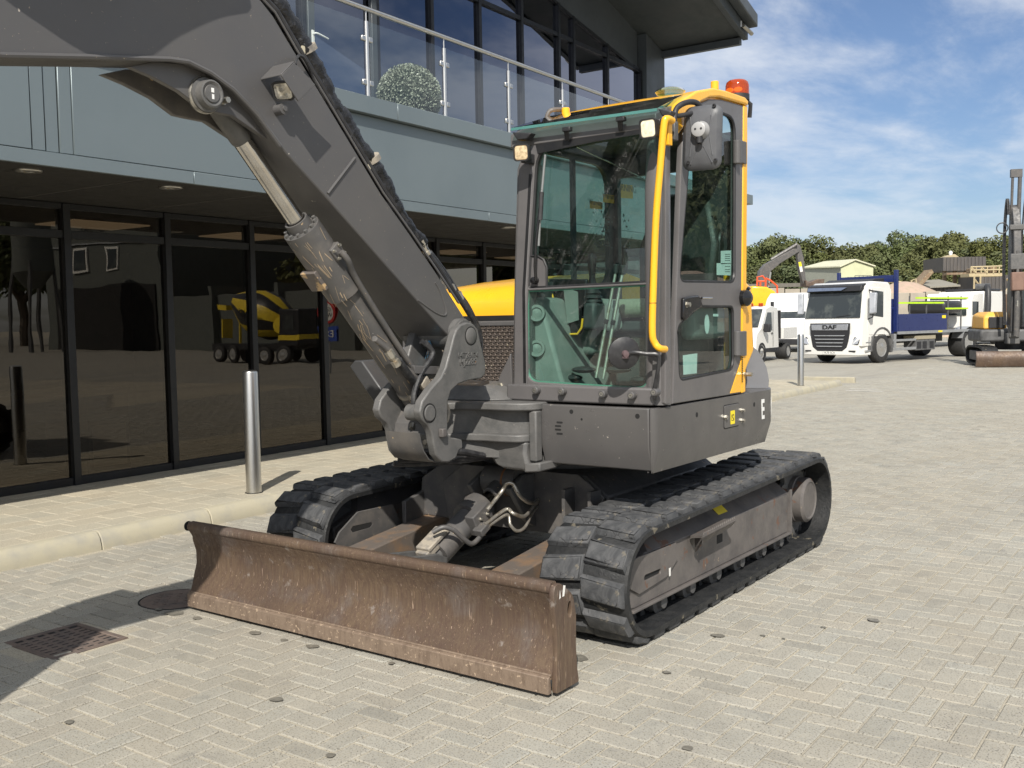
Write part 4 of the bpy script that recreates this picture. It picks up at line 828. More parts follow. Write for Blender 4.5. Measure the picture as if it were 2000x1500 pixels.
# light on the boom under a folded guard
hx=XN+.12
part('lamp_guard',GREY,lambda m:(m.slab(onx([(550,147),(574,122),(616,165),(583,198)],hx),(-.006,0,0)),m.slab([at(550,147,x=hx),at(574,122,x=hx),at(574,122,x=hx)+Vector((-.12,0,.0)),at(550,147,x=hx)+Vector((-.12,0,0))],(0,.0,.006)),),boom,bev=.002)
lc=at(553,178,x=hx-.055)
LENS=pm('lamp_lens_off',(.45,.42,.36),.12,.6,c2=(.7,.68,.62),s=60)
dirl=Vector((.35,-.8,-.5)).normalized(); lu=(Vector((0,0,1))-dirl*dirl.z).normalized(); ls=lu.cross(dirl).normalized()
def lamp(c,d,w,h,dep,parent,lens,body=BLK,name='work_light'):
    d=Vector(d).normalized(); u=(Vector((0,0,1))-d*d.z).normalized(); s=d.cross(u).normalized()
    def rr(k,off): return [c+d*off+s*(a*k)+u*(b*k) for a,b in rrect(-w/2,-h/2,w/2,h/2,.016,3)]
    l=part(name,body,lambda m:m.loft([rr(.55,-dep),rr(.9,-dep*.55),rr(1,-.004),rr(1,.006),rr(.86,.006),rr(.84,-.006)]),parent,ang=40)
    lens_o=part('lens',lens,lambda m:m.loft([rr(.86,-.004),rr(.8,.003),rr(.5,.006)]),l); return l
lamp(lc,dirl,.085,.075,.05,boom,LENS)
part('lamp_bracket',GREY,lambda m:m.lathe(at(551,213,x=XN+.03),(1,0,0),[(-.03,.022),(.012,.022),(.014,.01),(.02,.01),(.02,0)],14),boom)
part('lamp_cable',HOSE,lambda m:m.tube(smoothpath([at(577,126,x=XN+.05),at(582,110,x=XN+.04),at(592,112,x=XN+.03),at(605,135,x=XN+.01),at(615,160,x=XN),at(640,205,x=XN-.02)],6),.006,6),boom)
# hoses along the back of the boom
back=[(509,-12),(541,22),(583,95),(628,168),(688,268),(752,374),(808,453),(858,526),(900,590)]
part('hose_rail',BLK,lambda m:m.tube(onx([(a,b) for a,b in back],XN-.02),.012,8),boom)
part('hose_rail',GREY,lambda m:m.tube(onx([(a-4,b+2) for a,b in back],XN-.005),.006,6),boom)
sl=smoothpath(onx([(500,-60),(543,15),(572,60),(600,112),(625,158),(645,205),(668,232),(690,275),(722,320),(745,355),(768,405),(795,450),(822,478)],XN-.05),7)
part('hose_sleeve',SLEEVE,lambda m:m.tube(sl,[.043+.003*math.sin(i*1.1)+.002*math.sin(i*2.7) for i in range(len(sl))],16),boom,ang=70)
part('hose_sleeve',SLEEVE,lambda m:m.tube([p+Vector((-.09,.0,.012)) for p in sl],[.036+.003*math.sin(i*.9+1) for i in range(len(sl))],12),boom,ang=70)
STR=pm('cream_strap',(.5,.45,.33),.6)
for u,v in ((596,97),(722,312)):
    c=at(u,v,x=XN-.05); d=Vector((0,.55,-.83)); part('strap',STR if 0 else DUSTM,lambda m:m.lathe(c-d*.012,d,[(0,.050),(.024,.050)],16),boom); part('strap_buckle',STR,lambda m:m.box(c+Vector((.03,-.05,-.05)),c+Vector((.038,-.035,.0))),boom)
for u,v in ((655,207),(683,265),(745,365)): c=at(u,v,x=XN-.03); part('cable_tie',BLK,lambda m:m.box(c-Vector((.02,.012,.012)),c+Vector((.02,.012,.012))),boom,bev=.003)
for k,(dx,off) in enumerate(((-.02,0),(-.07,4),(-.12,2))):
    part('hose_fitting',PIPE,lambda m:m.lathe(at(818+off,462+off,x=XN+dx),(0,.6,-.8),[(0,.010),(.02,.010),(.021,.017),(.045,.017),(.046,.013),(.08,.013),(.081,.018),(.10,.018),(.101,.01)],6),boom)
    part('boom_hose',HOSE,lambda m:m.tube(smoothpath(onx([(835+off,492),(862+off,528),(890+off,572),(912+off,606),(930+off,640),(934+off,680),(915,730)],XN+dx-.03),6),.013,8),boom)
    part('boom_hose',HOSE,lambda m:m.tube(smoothpath(onx([(880+off,560),(905+off,590),(922+off,622),(938,655),(938,700),(925,740)],XN+dx-.06),6),.012,8),boom)
part('hose_clamps',PIPE,lambda m:(m.lathe(at(880,558,x=XN-.03),(0,.5,-.8),[(0,.02),(.03,.02)],8),m.lathe(at(893,572,x=XN-.06),(0,.5,-.8),[(0,.022),(.04,.022)],8)),boom)
# arm, arm cylinder, bucket linkage beyond the frame of the photograph
part('arm',GREY,lambda m:m.slab([(XN-.04,y,z) for y,z in ((-.32,2.75),(-.1,3.05),(.2,3.12),(.40,2.9),(.42,2.2),(.5,1.4),(.45,1.0),(.25,1.0),(-.1,1.9))],(-.18,0,0)),bev=.006)
part('arm_cylinder',GREY,lambda m:(m.cyl((XN-.1,1.6,2.97),(XN-.1,.7,3.0),.05),m.cyl((XN-.1,.7,3.0),(XN-.1,.1,3.05),.03)))
part('arm_cylinder_mount',GREY,lambda m:m.slab([(XN-.08,1.5,2.86),(XN-.08,1.75,2.86),(XN-.08,1.66,3.0),(XN-.08,1.56,3.0)],(-.1,0,0)))
bk=smoothpath([(XN+.05,2.35,2.90),(XN+.13,2.08,2.98),(XN+.16,1.86,2.93),(XN+.17,1.62,2.80),(XN+.16,1.38,2.86),(XN+.14,1.1,2.98),(XN+.05,.6,3.0)],8)  # hose loops out of view, thickened to cast solid shade on the boom
part('arm_hose',SLEEVE,lambda m:m.tube(bk,[.075]*len(bk),14),boom,ang=60)
part('arm_hose',SLEEVE,lambda m:m.tube([p+Vector((-.02,.02,.12)) for p in bk],.07,12),boom,ang=60)
part('bucket',GREYD,lambda m:m.prism([(.25,1.0),(.5,1.0),(.6,.8),(.55,.5),(.3,.35),(.0,.4),(.1,.5),(.3,.6)],'x',XN-.45,XN+.15),bev=.01)
# ---- boom cylinder
Xc=XN-.13; T0=at(412,186,x=Xc); T1=at(833,806,x=Xc); ax=(T1-T0).normalized(); L=(T1-T0).length; q=lambda t:T0+ax*(L*t)
def tofrac(u,v):
    p=at(u,v,x=Xc); return (p-T0).dot(ax)/L
g0,g1,g2=tofrac(570,452),tofrac(655,598),tofrac(812,788)
bcy=part('boom_cylinder',GREYD,lambda m:m.lathe(q(g1),ax,[(-.01,.05),(-.01,.064),(L*(g2-g1)*.93,.064),(L*(g2-g1)*.935,.067),(L*(g2-g1),.067),(L*(g2-g1)+.005,.03),(L*(g2-g1)+.005,0)],32),ang=30)
part('cylinder_head',GREYD,lambda m:m.lathe(q(g0),ax,[(-.005,.040),(-.02,.044),(-.02,.052),(.022,.054),(.023,.082),(.045,.083),(L*(g1-g0)-.012,.083),(L*(g1-g0),.068)],36),bcy,ang=30)
part('rod',CHR,lambda m:m.cyl(q(.10),q(g0+.02),.037,n=32),bcy)
part('rod_end',CAST,lambda m:(m.lathe(q(.0),ax,[(0,.045),(L*.06,.045),(L*.11,.042),(L*.12,.036)],24),m.cyl(q(0)-Vector((.07,0,0)),q(0)+Vector((.07,0,0)),.058,n=24)),bcy,bev=.003)
part('base_eye',CAST,lambda m:(m.cyl(q(1)-Vector((.05,0,0)),q(1)+Vector((.09,0,0)),.062,n=28),m.cyl(q(g2),q(.99),.045)),bcy,bev=.003)
part('spacer',DUSTM,lambda m:m.lathe(q(1)+Vector((.09,0,0)),(1,0,0),[(0,.066),(.004,.068),(.008,.064)],28),bcy)
part('grease_fitting',ZINC,lambda m:m.cyl(at(806,828,x=Xc+.05),at(806,828,x=Xc+.05)+Vector((.01,-.02,-.02)),.012,n=8),bcy)
u1=(Vector((1,0,0))-ax*ax.x).normalized(); u2=ax.cross(u1)
for k in range(12):
    a=2*math.pi*k/12; c=q(g0)+(u1*math.cos(a)+u2*math.sin(a))*.069+ax*.024; bolt(c,-ax,.0085,.014,bcy,mat=CAST)
dn=u2 if u2.z<0 else -u2     # towards the ground side
part('pipe_flange',GREYD,lambda m:obox(m,q(g0+(g1-g0)*.45)+u1*.083+(-dn)*.02,ax,u2,u1,.032,.03,.014),bcy,bev=.004)
fl=q(g0+(g1-g0)*.45)+u1*.10+(-dn)*.02
for a,b in ((-.02,-.02),(.02,-.02),(-.02,.02),(.02,.02)): bolt(fl+ax*a+u2*b,u1,.006,.01,bcy)
pe=q(g2*.82+.02)
part('cylinder_pipe',GREYD,lambda m:m.tube(smoothpath([fl+ax*.0+u1*.01,fl+ax*.05+u1*.018,fl+ax*.15-u1*.005,q(g1+.12)+u1*.082-dn*.02,q(g1+.28)+u1*.080-dn*.02,q(g1+.36)+u1*.082-dn*.03,at(735,665,x=Xc+.10),at(757,683,x=Xc+.11)],6),.0135,10),bcy)
part('pipe_clip',DUSTM,lambda m:(obox(m,q(g1+.33)+u1*.085-dn*.02,ax,u2,u1,.02,.03,.016),),bcy,bev=.004)
part('clamp_band',DUSTM,lambda m:m.lathe(q(g1+.335),ax,[(0,.0655),(.0,.069),(.022,.069),(.022,.0655)],32),bcy)
part('hex_fitting',PIPE,lambda m:m.lathe(at(755,680,x=Xc+.11),(.1,.55,-.75),[(0,.012),(.015,.012),(.016,.020),(.05,.020),(.051,.014),(.07,.014),(.071,.021),(.10,.021),(.101,.015)],6),bcy)
part('cylinder_hose',HOSE,lambda m:m.tube(smoothpath([at(778,703,x=Xc+.11),at(795,728,x=Xc+.10),at(815,755,x=Xc+.06),at(832,778,x=Xc)],6),.019,10),bcy)
part('guard_block',pm('scraped_paint',(.11,.095,.085),.5,c2=(.46,.32,.17),s=20,lo=.52,hi=.56),lambda m:obox(m,q(g0+(g1-g0)*.62)+dn*.085-u1*.02,ax,u1,dn,.05,.045,.012),bcy,bev=.003)
SCR=pm('primer_scratch',(.40,.31,.21),.6)
m=MB()
for k in range(58):
    t=rnd.uniform(g0+.02,g2-.01); R_=.0845 if t<g1 else .0655; a=rnd.gauss(-.9,.45)
    e=(u1*math.cos(a)+dn*math.sin(-a)); ln=rnd.uniform(.008,.05); w_=rnd.uniform(.0008,.0028); s_=ax.cross(e); tw=rnd.uniform(-.35,.35)
    c=q(t)+e*(R_); d=(ax+s_*tw).normalized(); m.quad(c-d*ln-s_*w_,c+d*ln-s_*w_*.3,c+d*ln*.8+s_*w_,c-d*ln*.7+s_*w_*.8)
m.build('paint_scratches',SCR,bcy,smooth=False,kind='stuff')
# hoses behind the cylinder, inside the bracket
for k in range(7):
    blue=k in (2,4); x=XB-.10-.035*k
    part('swing_hose',BLUEH if blue else HOSE,lambda m:m.tube(smoothpath([at(795+k*7,668,x=x-.02)+Vector((0,.1,0)),at(845-k*2,690,x=x),at(822+k*2,730,x=x),at(808+k*3,775,x=x),at(812+k*4,820,x=x)],6),.011 if blue else .014,8),sb)
part('hose_bracket',GREY,lambda m:m.slab(onx([(808,714),(868,716),(864,732),(812,730)],XB-.09),(-.2,0,0)),sb,bev=.003)
bolt(at(860,722,x=XB-.09),(1,0,0),.008,.012,sb)
for k in range(4): part('under_hose',HOSE,lambda m:m.tube(smoothpath([(-3.35+.03*k,3.62,.80+.02*k),(-3.2+.02*k,3.85,.79+.02*k),(-3.1,4.1,.80),(-3.1,4.5,.82)],5),.016,8))
# ---- cab
CY=4.20; CXL=-3.03
CABG_=GREY
cabf=pm('cab_frame_grey',(.118,.112,.112),.38,c2=(.100,.096,.096),s=3,spk=[((.35,.33,.30),70,.775)],coat=.1)
SEAL=pm('rubber_seal',(.012,.012,.013),.5)
def lst(P): return [(p[0],p[1]) for p in P]
# front frame as one pressed plate with two openings
fo=PY([(1002,772),(1003,600),(1010,330),(1022,296),(1048,272),(1160,253),(1288,231),(1300,260),(1301,500),(1300,789)],CY)
upw=lst(roundpoly([(a,b,0) for a,b in PY([(1031,563),(1047,290),(1160,263),(1288,243),(1283,400),(1270,551)],CY)],[.015,.10,.0,.03,0,.015],5))
loww=lst(roundpoly([(a,b,0) for a,b in PY([(1029,745),(1029,568),(1270,556),(1266,760)],CY)],[.07,.012,.012,.07],5))
cabfr=holed('cab_front_frame',cabf,ex,lst(fo),[upw,loww],.05,(0,CY+.05,0),(1,0,0),(0,0,1),bev=.006)
part('windscreen',CABG,lambda m:m.quad(*[(a,CY+.02,b) for a,b in upw]),smooth=False)
part('lower_windscreen',CABG,lambda m:m.quad(*[(a,CY+.02,b) for a,b in loww]),smooth=False)
def ringtube(name,mat,P,y,r,par): return part(name,mat,lambda m:m.tube([(a,y,b) for a,b in P]+[(P[0][0],y,P[0][1]),(P[1][0],y,P[1][1])],r,6),par)
ringtube('windscreen_seal',SEAL,upw,CY+.012,.010,cabfr); 
ringtube('lower_seal',pm('green_glass_edge',(.05,.16,.11),.3),loww,CY+.012,.007,cabfr)
part('header_seal',SEAL,lambda m:m.slab([at(1046,283,y=CY-.003),at(1160,262,y=CY-.003),at(1283,242,y=CY-.003),at(1283,256,y=CY-.003),at(1160,277,y=CY-.003),at(1050,300,y=CY-.003)],(0,.004,0)),cabfr)
# pillar mouldings
part('left_pillar',cabf,lambda m:m.slab([at(1001,775,y=CY-.012),at(1029,775,y=CY-.012),at(1027,600,y=CY-.012),at(1040,318,y=CY-.012),at(1012,318,y=CY-.012),at(1003,570,y=CY-.012)],(0,.10,0)),bev=.012)
part('pillar_groove',SEAL,lambda m:m.slab([at(1022,748,y=CY-.0135),at(1027,748,y=CY-.0135),at(1025,570,y=CY-.0135),at(1038,340,y=CY-.0135),at(1033,340,y=CY-.0135),at(1020,570,y=CY-.0135)],(0,.003,0)),smooth=False)
pr=[at(1305,786,x=-2.205),at(1309,600,x=-2.205),at(1318,330,x=-2.205),at(1324,215,x=-2.215)]
pil=[Vector((-2.215,4.245,1.085)),Vector((-2.215,4.248,1.65)),Vector((-2.217,4.255,2.1)),Vector((-2.225,4.30,2.47))]
part('corner_pillar',cabf,lambda m:m.tube(pil,[.060,.060,.058,.052],24),ang=60)
part('sill',cabf,lambda m:m.box((-3.045,CY-.045,1.085),(-2.20,CY+.03,1.168)),bev=.01)
for u,v in ((1042,763),(1093,765),(1173,770),(1230,773),(1275,767)):
    p=at(u,v,y=CY-.085); part('rubber_stop',GREY,lambda m:m.lathe((p.x,CY-.04,p.z),(0,-1,0),[(0,.019),(.035,.019),(.04,.015),(.04,.010)],16)); part('stop_screw',ZINC,lambda m:m.lathe((p.x,CY-.079,p.z),(0,-1,0),[(0,.010),(.003,.010),(.003,.004),(.0,.004)],12))
# guard plate lower left with bolt
part('corner_gusset',cabf,lambda m:m.slab([at(975,735,y=4.22),at(997,690,y=4.22),at(1001,772,y=4.22),at(988,774,y=4.22),at(977,770,y=4.22),at(970,757,y=4.22)],(0,.02,0)),bev=.004)
bolt(at(977,753,y=4.22),(0,-1,0),.014,.014)
# roof, side door
DX=-2.172
rt=PX([(1323,204),(1335,193),(1357,178),(1390,172),(1417,178),(1457,193),(1459,203)],DX)
rtop=[(4.30,2.475),(4.42,2.56),(4.55,2.62),(4.72,2.655),(4.90,2.66),(5.10,2.648),(5.32,2.62),(5.42,2.58)]
door_o=lst(PX([(1314,789),(1330,345),(1334,262),(1345,222),(1366,202),(1386,194),(1410,194),(1452,206),(1449,500),(1446,768)],DX))
dy=lambda P:[(p[0],p[1]) for p in P]
w1=dy(roundpoly([(a,b,0) for a,b in PX([(1352,226),(1402,217),(1437,230),(1436,552),(1327,550),(1342,372)],DX)],[.04,.05,.09,.06,.06,0],5))
w2=dy(roundpoly([(a,b,0) for a,b in PX([(1323,637),(1368,598),(1433,598),(1434,722),(1327,744)],DX)],[.04,.03,.04,.07,.05],5))
door=holed('cab_door',cabf,ex,door_o,[w1,w2],.03,(DX-.03,0,0),(0,1,0),(0,0,1),bev=.005)
part('door_window',CABD,lambda m:m.quad(*[(DX-.014,a,b) for a,b in w1]),door,smooth=False)
part('lower_door_window',CABD,lambda m:m.quad(*[(DX-.014,a,b) for a,b in w2]),door,smooth=False)
for P in (w1,w2): part('window_seal',SEAL,lambda m:m.tube([(DX-.008,a,b) for a,b in P]+[(DX-.008,)+P[0],(DX-.008,)+P[1]],.009,6),door)
rp_=[(y,z) for y,z in rtop]
roof_pts=PX([(1310,262),(1323,204),(1335,193),(1357,178),(1390,172),(1417,178),(1452,190),(1459,198),(1457,208),(1452,204),(1420,195),(1401,190),(1382,191),(1366,199),(1345,218),(1330,252),(1318,268)],DX)
part('roof_rim',YEL,lambda m:m.prism(roof_pts,'x',DX+.012,DX-.06),bev=.010,seg=3)
RR=PX([(1335,193),(1345,184),(1357,178),(1375,173),(1390,172),(1417,178),(1452,190),(1458,197)],DX)
def crown(x):
    k=1-((x+2.60)/.44)**2; return .010*k
m=MB(); xs=[-2.185-.815*i/10 for i in range(11)]
m.loft([[(x,y+.0,z-.012+crown(x)*min(1,(i+1)/3)) for i,(y,z) in enumerate(RR)]+[(x,RR[-1][0],RR[-1][1]-.045),(x,RR[0][0]+.06,RR[0][1]-.02)] for x in xs]); m.build('roof',YEL,ex,ang=50)
part('roof_rim',YEL,lambda m:m.prism([(p[0],p[1]-.01) for p in roof_pts[:10]],'x',-2.97,-3.02),bev=.010)
# sloping guard glass over the windscreen with brackets
G0=at(998,250,y=4.14); G1=at(1283,211,y=4.14); G2=Vector((-2.20,RR[0][0]+.06,RR[0][1]+.035)); G3=Vector((-2.98,RR[0][0]+.06,RR[0][1]+.035))
part('guard_glass',CABG2,lambda m:m.quad(G0,G1,G2,G3),smooth=False)
part('guard_glass_edge',pm('teal_glass_edge',(.07,.20,.18),.2),lambda m:m.slab([G0+Vector((0,-.002,-.014)),G1+Vector((0,-.002,-.014)),G1,G0],(0,.004,0)),smooth=False)
part('roof_window',pm('teal_roof_glass',(.12,.22,.21),.06,coat=.5),lambda m:m.slab([Vector((-2.97,CY+.15,2.505)),Vector((-2.23,CY+.15,2.505)),Vector((-2.24,RR[0][0]+.03,RR[0][1]+.012)),Vector((-2.95,RR[0][0]+.03,RR[0][1]+.012))],(0,0,-.01)),smooth=False)
part('header',cabf,lambda m:m.prism([(CY-.005,2.375),(CY-.005,2.44),(CY+.06,2.47),(CY+.16,2.50),(CY+.16,2.42),(CY+.05,2.375)],'x',-3.02,-2.19),bev=.005)
for u,v in ((1107,252),(1212,232)): p=at(u,v,y=4.15); part('glass_bracket',BLK,lambda m:(m.box(p-Vector((.022,.01,.012)),p+Vector((.022,.02,.010))),m.slab([p+Vector((-.02,.0,-.01)),p+Vector((.01,0,-.01)),p+Vector((-.01,.03,-.05)),p+Vector((-.03,.03,-.05))],(0,.01,0))),bev=.004)
part('corner_bracket',BLK,lambda m:m.slab([at(999,258,y=4.13),at(1037,259,y=4.13),at(1028,272,y=4.13),at(1010,274,y=4.13)],(0,.05,0)),bev=.006)
part('corner_bracket',BLK,lambda m:m.slab([at(1284,212,y=4.13),at(1312,216,y=4.13),at(1306,230,y=4.13),at(1292,226,y=4.13)],(0,.05,0)),bev=.006)
LIT=pm('lit_lamp_lens',(.55,.50,.38),.12,c2=(.3,.27,.2),s=70,em=((1,.86,.60),.5)); LIT2=pm('warm_lit_lens',(.5,.42,.28),.12,c2=(.22,.18,.12),s=70,em=((1,.64,.30),.22))
lamp(at(1266,251,y=4.09),(-.05,-1,-.12),.088,.088,.07,ex,LIT); lamp(at(1018,298,y=4.07),(.22,-1,-.12),.082,.082,.07,ex,LIT2)
part('light_bracket',BLK,lambda m:(m.box(at(1283,245,y=4.14)-Vector((.015,0,.03)),at(1283,245,y=4.14)+Vector((.015,.06,.03))),m.box(at(1020,306,y=4.12)-Vector((.01,0,.03)),at(1020,306,y=4.12)+Vector((.02,.09,.02)))),bev=.005)
# roof fittings
AMB=bpy.data.materials.new('amber_lens'); AMB.use_nodes=True; pp=AMB.node_tree.nodes['Principled BSDF']; pp.inputs['Base Color'].default_value=(.50,.06,.01,1); pp.inputs['Roughness'].default_value=.12; pp.inputs['Transmission Weight'].default_value=.55; pp.inputs['Emission Color'].default_value=(1,.35,.02,1); pp.inputs['Emission Strength'].default_value=.03
bx_=at(1440,186,x=-2.235)
be=part('beacon',AMB,lambda m:m.lathe(bx_-Vector((0,0,.0)),(0,0,1),[(0,.064),(.05,.063),(.068,.058),(.078,.045),(.082,.0)],28),ang=60)
part('beacon_led',pm('amber_led',(1,.5,.05),.3,em=((1,.42,.03),2.2)),lambda m:(m.ell(bx_+Vector((.02,-.035,.022)),(.022,.01,.012)),m.ell(bx_+Vector((-.025,-.035,.022)),(.022,.01,.012))),be)
part('beacon_base',BLK,lambda m:m.lathe(bx_,(0,0,1),[(-.05,.03),(-.03,.066),(.0,.066)],24),be)
part('beacon_arm',BLK,lambda m:m.tube([bx_+Vector((.03,.02,-.02)),bx_+Vector((.06,.04,-.05)),bx_+Vector((.05,.05,-.12))],.012,8),be)
p=at(1396,176,x=-2.26); part('roof_stub',YEL,lambda m:m.cyl(p,p+Vector((0,0,.045)),.021),bev=.003)
p=at(1105,222,x=-2.94); part('roof_stub',YEL,lambda m:m.cyl(p-Vector((0,0,.06)),p+Vector((0,0,.03)),.022),bev=.003)
part('roof_handle',BEAMC,lambda m:m.tube(smoothpath([at(1102,214,x=-2.96),at(1082,214,x=-2.98),at(1072,219,x=-3.0),at(1067,232,x=-3.01)],5),.012,8))
part('roof_hatch_glass',CABG2,lambda m:m.ell((-2.42,4.80,2.672),(.08,.08,.025),20,6))
# grab rail
gr=[at(1313,236,y=4.17),at(1303,232,y=4.12),at(1297,243,y=4.105),at(1290,320,y=4.10),at(1281,430,y=4.10),at(1276,560,y=4.10),at(1274,648,y=4.10),at(1279,670,y=4.11),at(1288,680,y=4.12),at(1299,682,y=4.17)]
part('grab_rail',YEL,lambda m:m.tube(smoothpath(gr,5),.0165,14),ang=60)
part('rail_bracket',YEL,lambda m:m.box(at(1303,262,y=4.17)-Vector((.012,.01,.05)),at(1303,262,y=4.17)+Vector((.012,.03,.05))),bev=.003)
part('rail_joint',SEAL,lambda m:m.lathe(at(1275,592,y=4.10)-Vector((0,0,.0015)),(0,0,1),[(0,.0172),(.003,.0172)],14))
part('rail_back_plate',GREY,lambda m:m.slab([at(1288,250,y=4.16),at(1296,250,y=4.16),at(1283,780,y=4.16),at(1272,780,y=4.16)],(0,.02,0)),bev=.002)
# big mirror seen from the back
mc=at(1371,268,x=-2.06); nn=Vector((-.42,-.90,0)).normalized(); nn=Vector((.15,-.98,.0)).normalized(); mxv=Vector((-nn.y,nn.x,0)); 
if mxv.x<0: mxv=-mxv
mir=part('rear_view_mirror',pm('mirror_back_plastic',(.085,.088,.095),.5,c2=(.07,.072,.08),s=10,bs=160,bst=.15),lambda m:m.loft([[mc+mxv*a*k+Vector((0,0,1))*b*k+nn*o+mxv*(b*.03) for a,b in rrect(-.092,-.152,.092,.148,.04,4)] for k,o in ((.94,-.034),(1,-.022),(1,-.006),(.93,.006),(.80,.016),(.42,.022))]),ang=22)
part('mirror_glass',CHR,lambda m:m.loft([[mc+mxv*a*k+Vector((0,0,1))*b*k-nn*o for a,b in rrect(-.085,-.145,.085,.141,.035,4)] for k,o in ((.92,.0345),(.90,.036))]),mir)
def mp(a,b,o): return mc+mxv*a+Vector((0,0,b))+nn*o
for a,b in ((-.06,-.10),(.065,-.10),(.06,.12)): part('mirror_screw',BLK,lambda m:m.lathe(mp(a*1.05,b*1.15,.012),nn,[(0,.010),(.008,.008),(.008,.004),(.002,.003)],10),mir)
for a in (-1,1):
    part('mirror_rib',mir.data.materials[0],lambda m:(m.tube([mp(a*.05,-.075+.17,.020),mp(a*.042,0,.021),mp(a*.055,-.09,.018)],.0035,5),m.tube([mp(a*.012,-.045,.021),mp(a*.052,-.125,.014)],.004,5)),mir)
part('mirror_clamp',pm('grey_clamp_plastic',(.36,.36,.36),.45),lambda m:m.lathe(mp(.0,.028,.018),nn,[(0,.045),(.01,.043),(.025,.036),(.042,.034),(.045,.028)],24),mir)
for a in (-.014,.014): part('clamp_screw',BLK,lambda m:m.lathe(mp(a,.030,.062),nn,[(0,.006),(.003,.005)],8),mir)
part('mirror_ball_stem',BLK,lambda m:m.cyl(mp(.0,-.005,.045),mp(0,-.035,.045),.016),mir,bev=.002)
cy_=4.16
arm_=[at(1317,250,x=-2.14),at(1317,232,x=-2.14),at(1321,213,x=-2.14),at(1333,203,x=-2.125),at(1348,199,x=-2.11),at(1362,202,x=-2.09),at(1370,216,x=-2.08),at(1371,236,x=-2.07),mp(0,.05,.045)]
part('mirror_arm',BLK,lambda m:(m.tube(smoothpath(arm_,5),.0135,12),m.tube([at(1321,227,x=-2.14),at(1366,219,x=-2.085)],.011,10)),mir)
part('mirror_mount',GREY,lambda m:(m.box(at(1314,256,x=-2.14)-Vector((.022,.02,.045)),at(1314,256,x=-2.14)+Vector((.02,.02,.035))),m.cyl(at(1317,246,x=-2.14),at(1317,238,x=-2.14),.018)),mir,bev=.004)
# small round mirror on its arm
rc=at(1219,690,y=4.03); rn=Vector((.72,-.68,-.12)).normalized()
rm=part('round_mirror',BLK,lambda m:m.lathe(rc,rn,[(-.012,.0),(-.012,.073),(-.006,.077),(.002,.076),(.010,.06),(.016,.03),(.017,0)],32),ang=40)
part('mirror_hub',pm('pinkish_worn_plastic',(.12,.08,.085),.5),lambda m:(m.lathe(rc+rn*.014,rn,[(0,.018),(.02,.014),(.022,0)],12),m.box(rc+rn*.02-Vector((.01,.01,.02)),rc+rn*.02+Vector((.012,.01,.012)))),rm)
part('round_mirror_arm',BLK,lambda m:m.tube(smoothpath([rc+rn*.025,at(1238,688,y=4.05),at(1262,691,y=4.08),at(1282,692,y=4.10),at(1287,700,y=4.11),at(1284,730,y=4.12),at(1276,768,y=4.14)],5),.010,8),rm)
# wiper and its plate
part('wiper_plate',cabf,lambda m:m.prism(lst(roundpoly([(a,b,0) for a,b in PY([(1030,563),(1030,502),(1058,504),(1066,520),(1066,562)],CY)],[.01,.01,.04,.02,.01],4)),'y',CY+.008,CY+.016),cabfr,bev=.003)
part('wiper_seal',SEAL,lambda m:m.tube([at(a,b,y=CY+.008) for a,b in ((1030,500),(1050,500),(1062,507),(1068,522),(1068,562))],.006,6),cabfr)
part('wiper_arm',BLKG,lambda m:(m.tube([at(1047,548,y=CY-.02),at(1045,520,y=CY-.03),at(1047,470,y=CY-.03),at(1056,395,y=CY-.02)],.008,8),m.lathe(at(1047,548,y=CY+.01),(0,-1,0),[(0,.02),(.03,.017),(.035,.0)],12)),cabfr)
part('wiper_blade',pm('wiper_steel',(.30,.31,.31),.35,.5),lambda m:m.tube([at(1052,480,y=CY-.012),at(1056,400,y=CY-.012),at(1065,302,y=CY-.012)],.0065,6),cabfr)
part('wiper_blade_rubber',BLK,lambda m:m.tube([at(1055,430,y=CY-.02),at(1058,375,y=CY-.02)],.012,6),cabfr)
part('windscreen_rod',CHR,lambda m:m.tube([at(1127,287,y=CY+.06),at(1258,349,y=CY+.10)],.0035,6),cabfr,label='bright thin steel rod inside the windscreen')  # thin chrome rod just behind the windscreen glass
# door furniture
part('door_bump_stop',BLKG,lambda m:m.slab([at(a,b,x=DX) for a,b in ((1328,622),(1329,582),(1345,578),(1358,576),(1367,598),(1345,612),(1333,627))],(.022,0,0)),door,bev=.008)
bolt(at(1341,595,x=DX+.022),(1,0,0),.012,.02,door)
part('door_handle',CHR,lambda m:m.tube([at(1369,582,x=DX),at(1371,582,x=DX+.025),at(1390,582,x=DX+.028)],.006,8),door)
for a,b in ((274,320),(647,695)): part('hinge',GREY,lambda m:(m.cyl(at(1440,a,x=DX+.012),at(1440,b,x=DX+.012),.022),m.box(at(1443,a,x=DX)+Vector((-.004,0,0)),at(1450,b,x=DX)+Vector((.014,.03,0)))),door,bev=.004)
PAPER=pm('white_paper',(.80,.84,.82),.7)
for P in ([(1408,490),(1428,489),(1428,515),(1408,516)],[(1400,514),(1428,514),(1427,538),(1400,537)],[(1334,694),(1362,690),(1361,729),(1335,732)],[(1393,613),(1403,613),(1403,618),(1393,618)]):
    part('window_notice',PAPER,lambda m:m.slab([at(u,v,x=DX-.018) for u,v in P],(-.001,0,0)),door,smooth=False)
part('window_notice',PAPER,lambda m:m.slab([(lambda p:(p.x,p.y+.028*math.cos(a),p.z+.05*math.sin(a)))(at(1381,633,x=DX-.018)) for a in [2*math.pi*i/24 for i in range(24)]],(-.001,0,0)),door,smooth=False)
part('notice_print',pm('print_ink',(.10,.12,.12),.7),lambda m:[m.slab([at(u,v,x=DX-.0175) for u,v in ((1416,y),(1426,y),(1426,y+1.2),(1416,y+1.2))],(-.0003,0,0)) for y in (496,500,504,508,520,526,530)],door,smooth=False,kind='stuff')
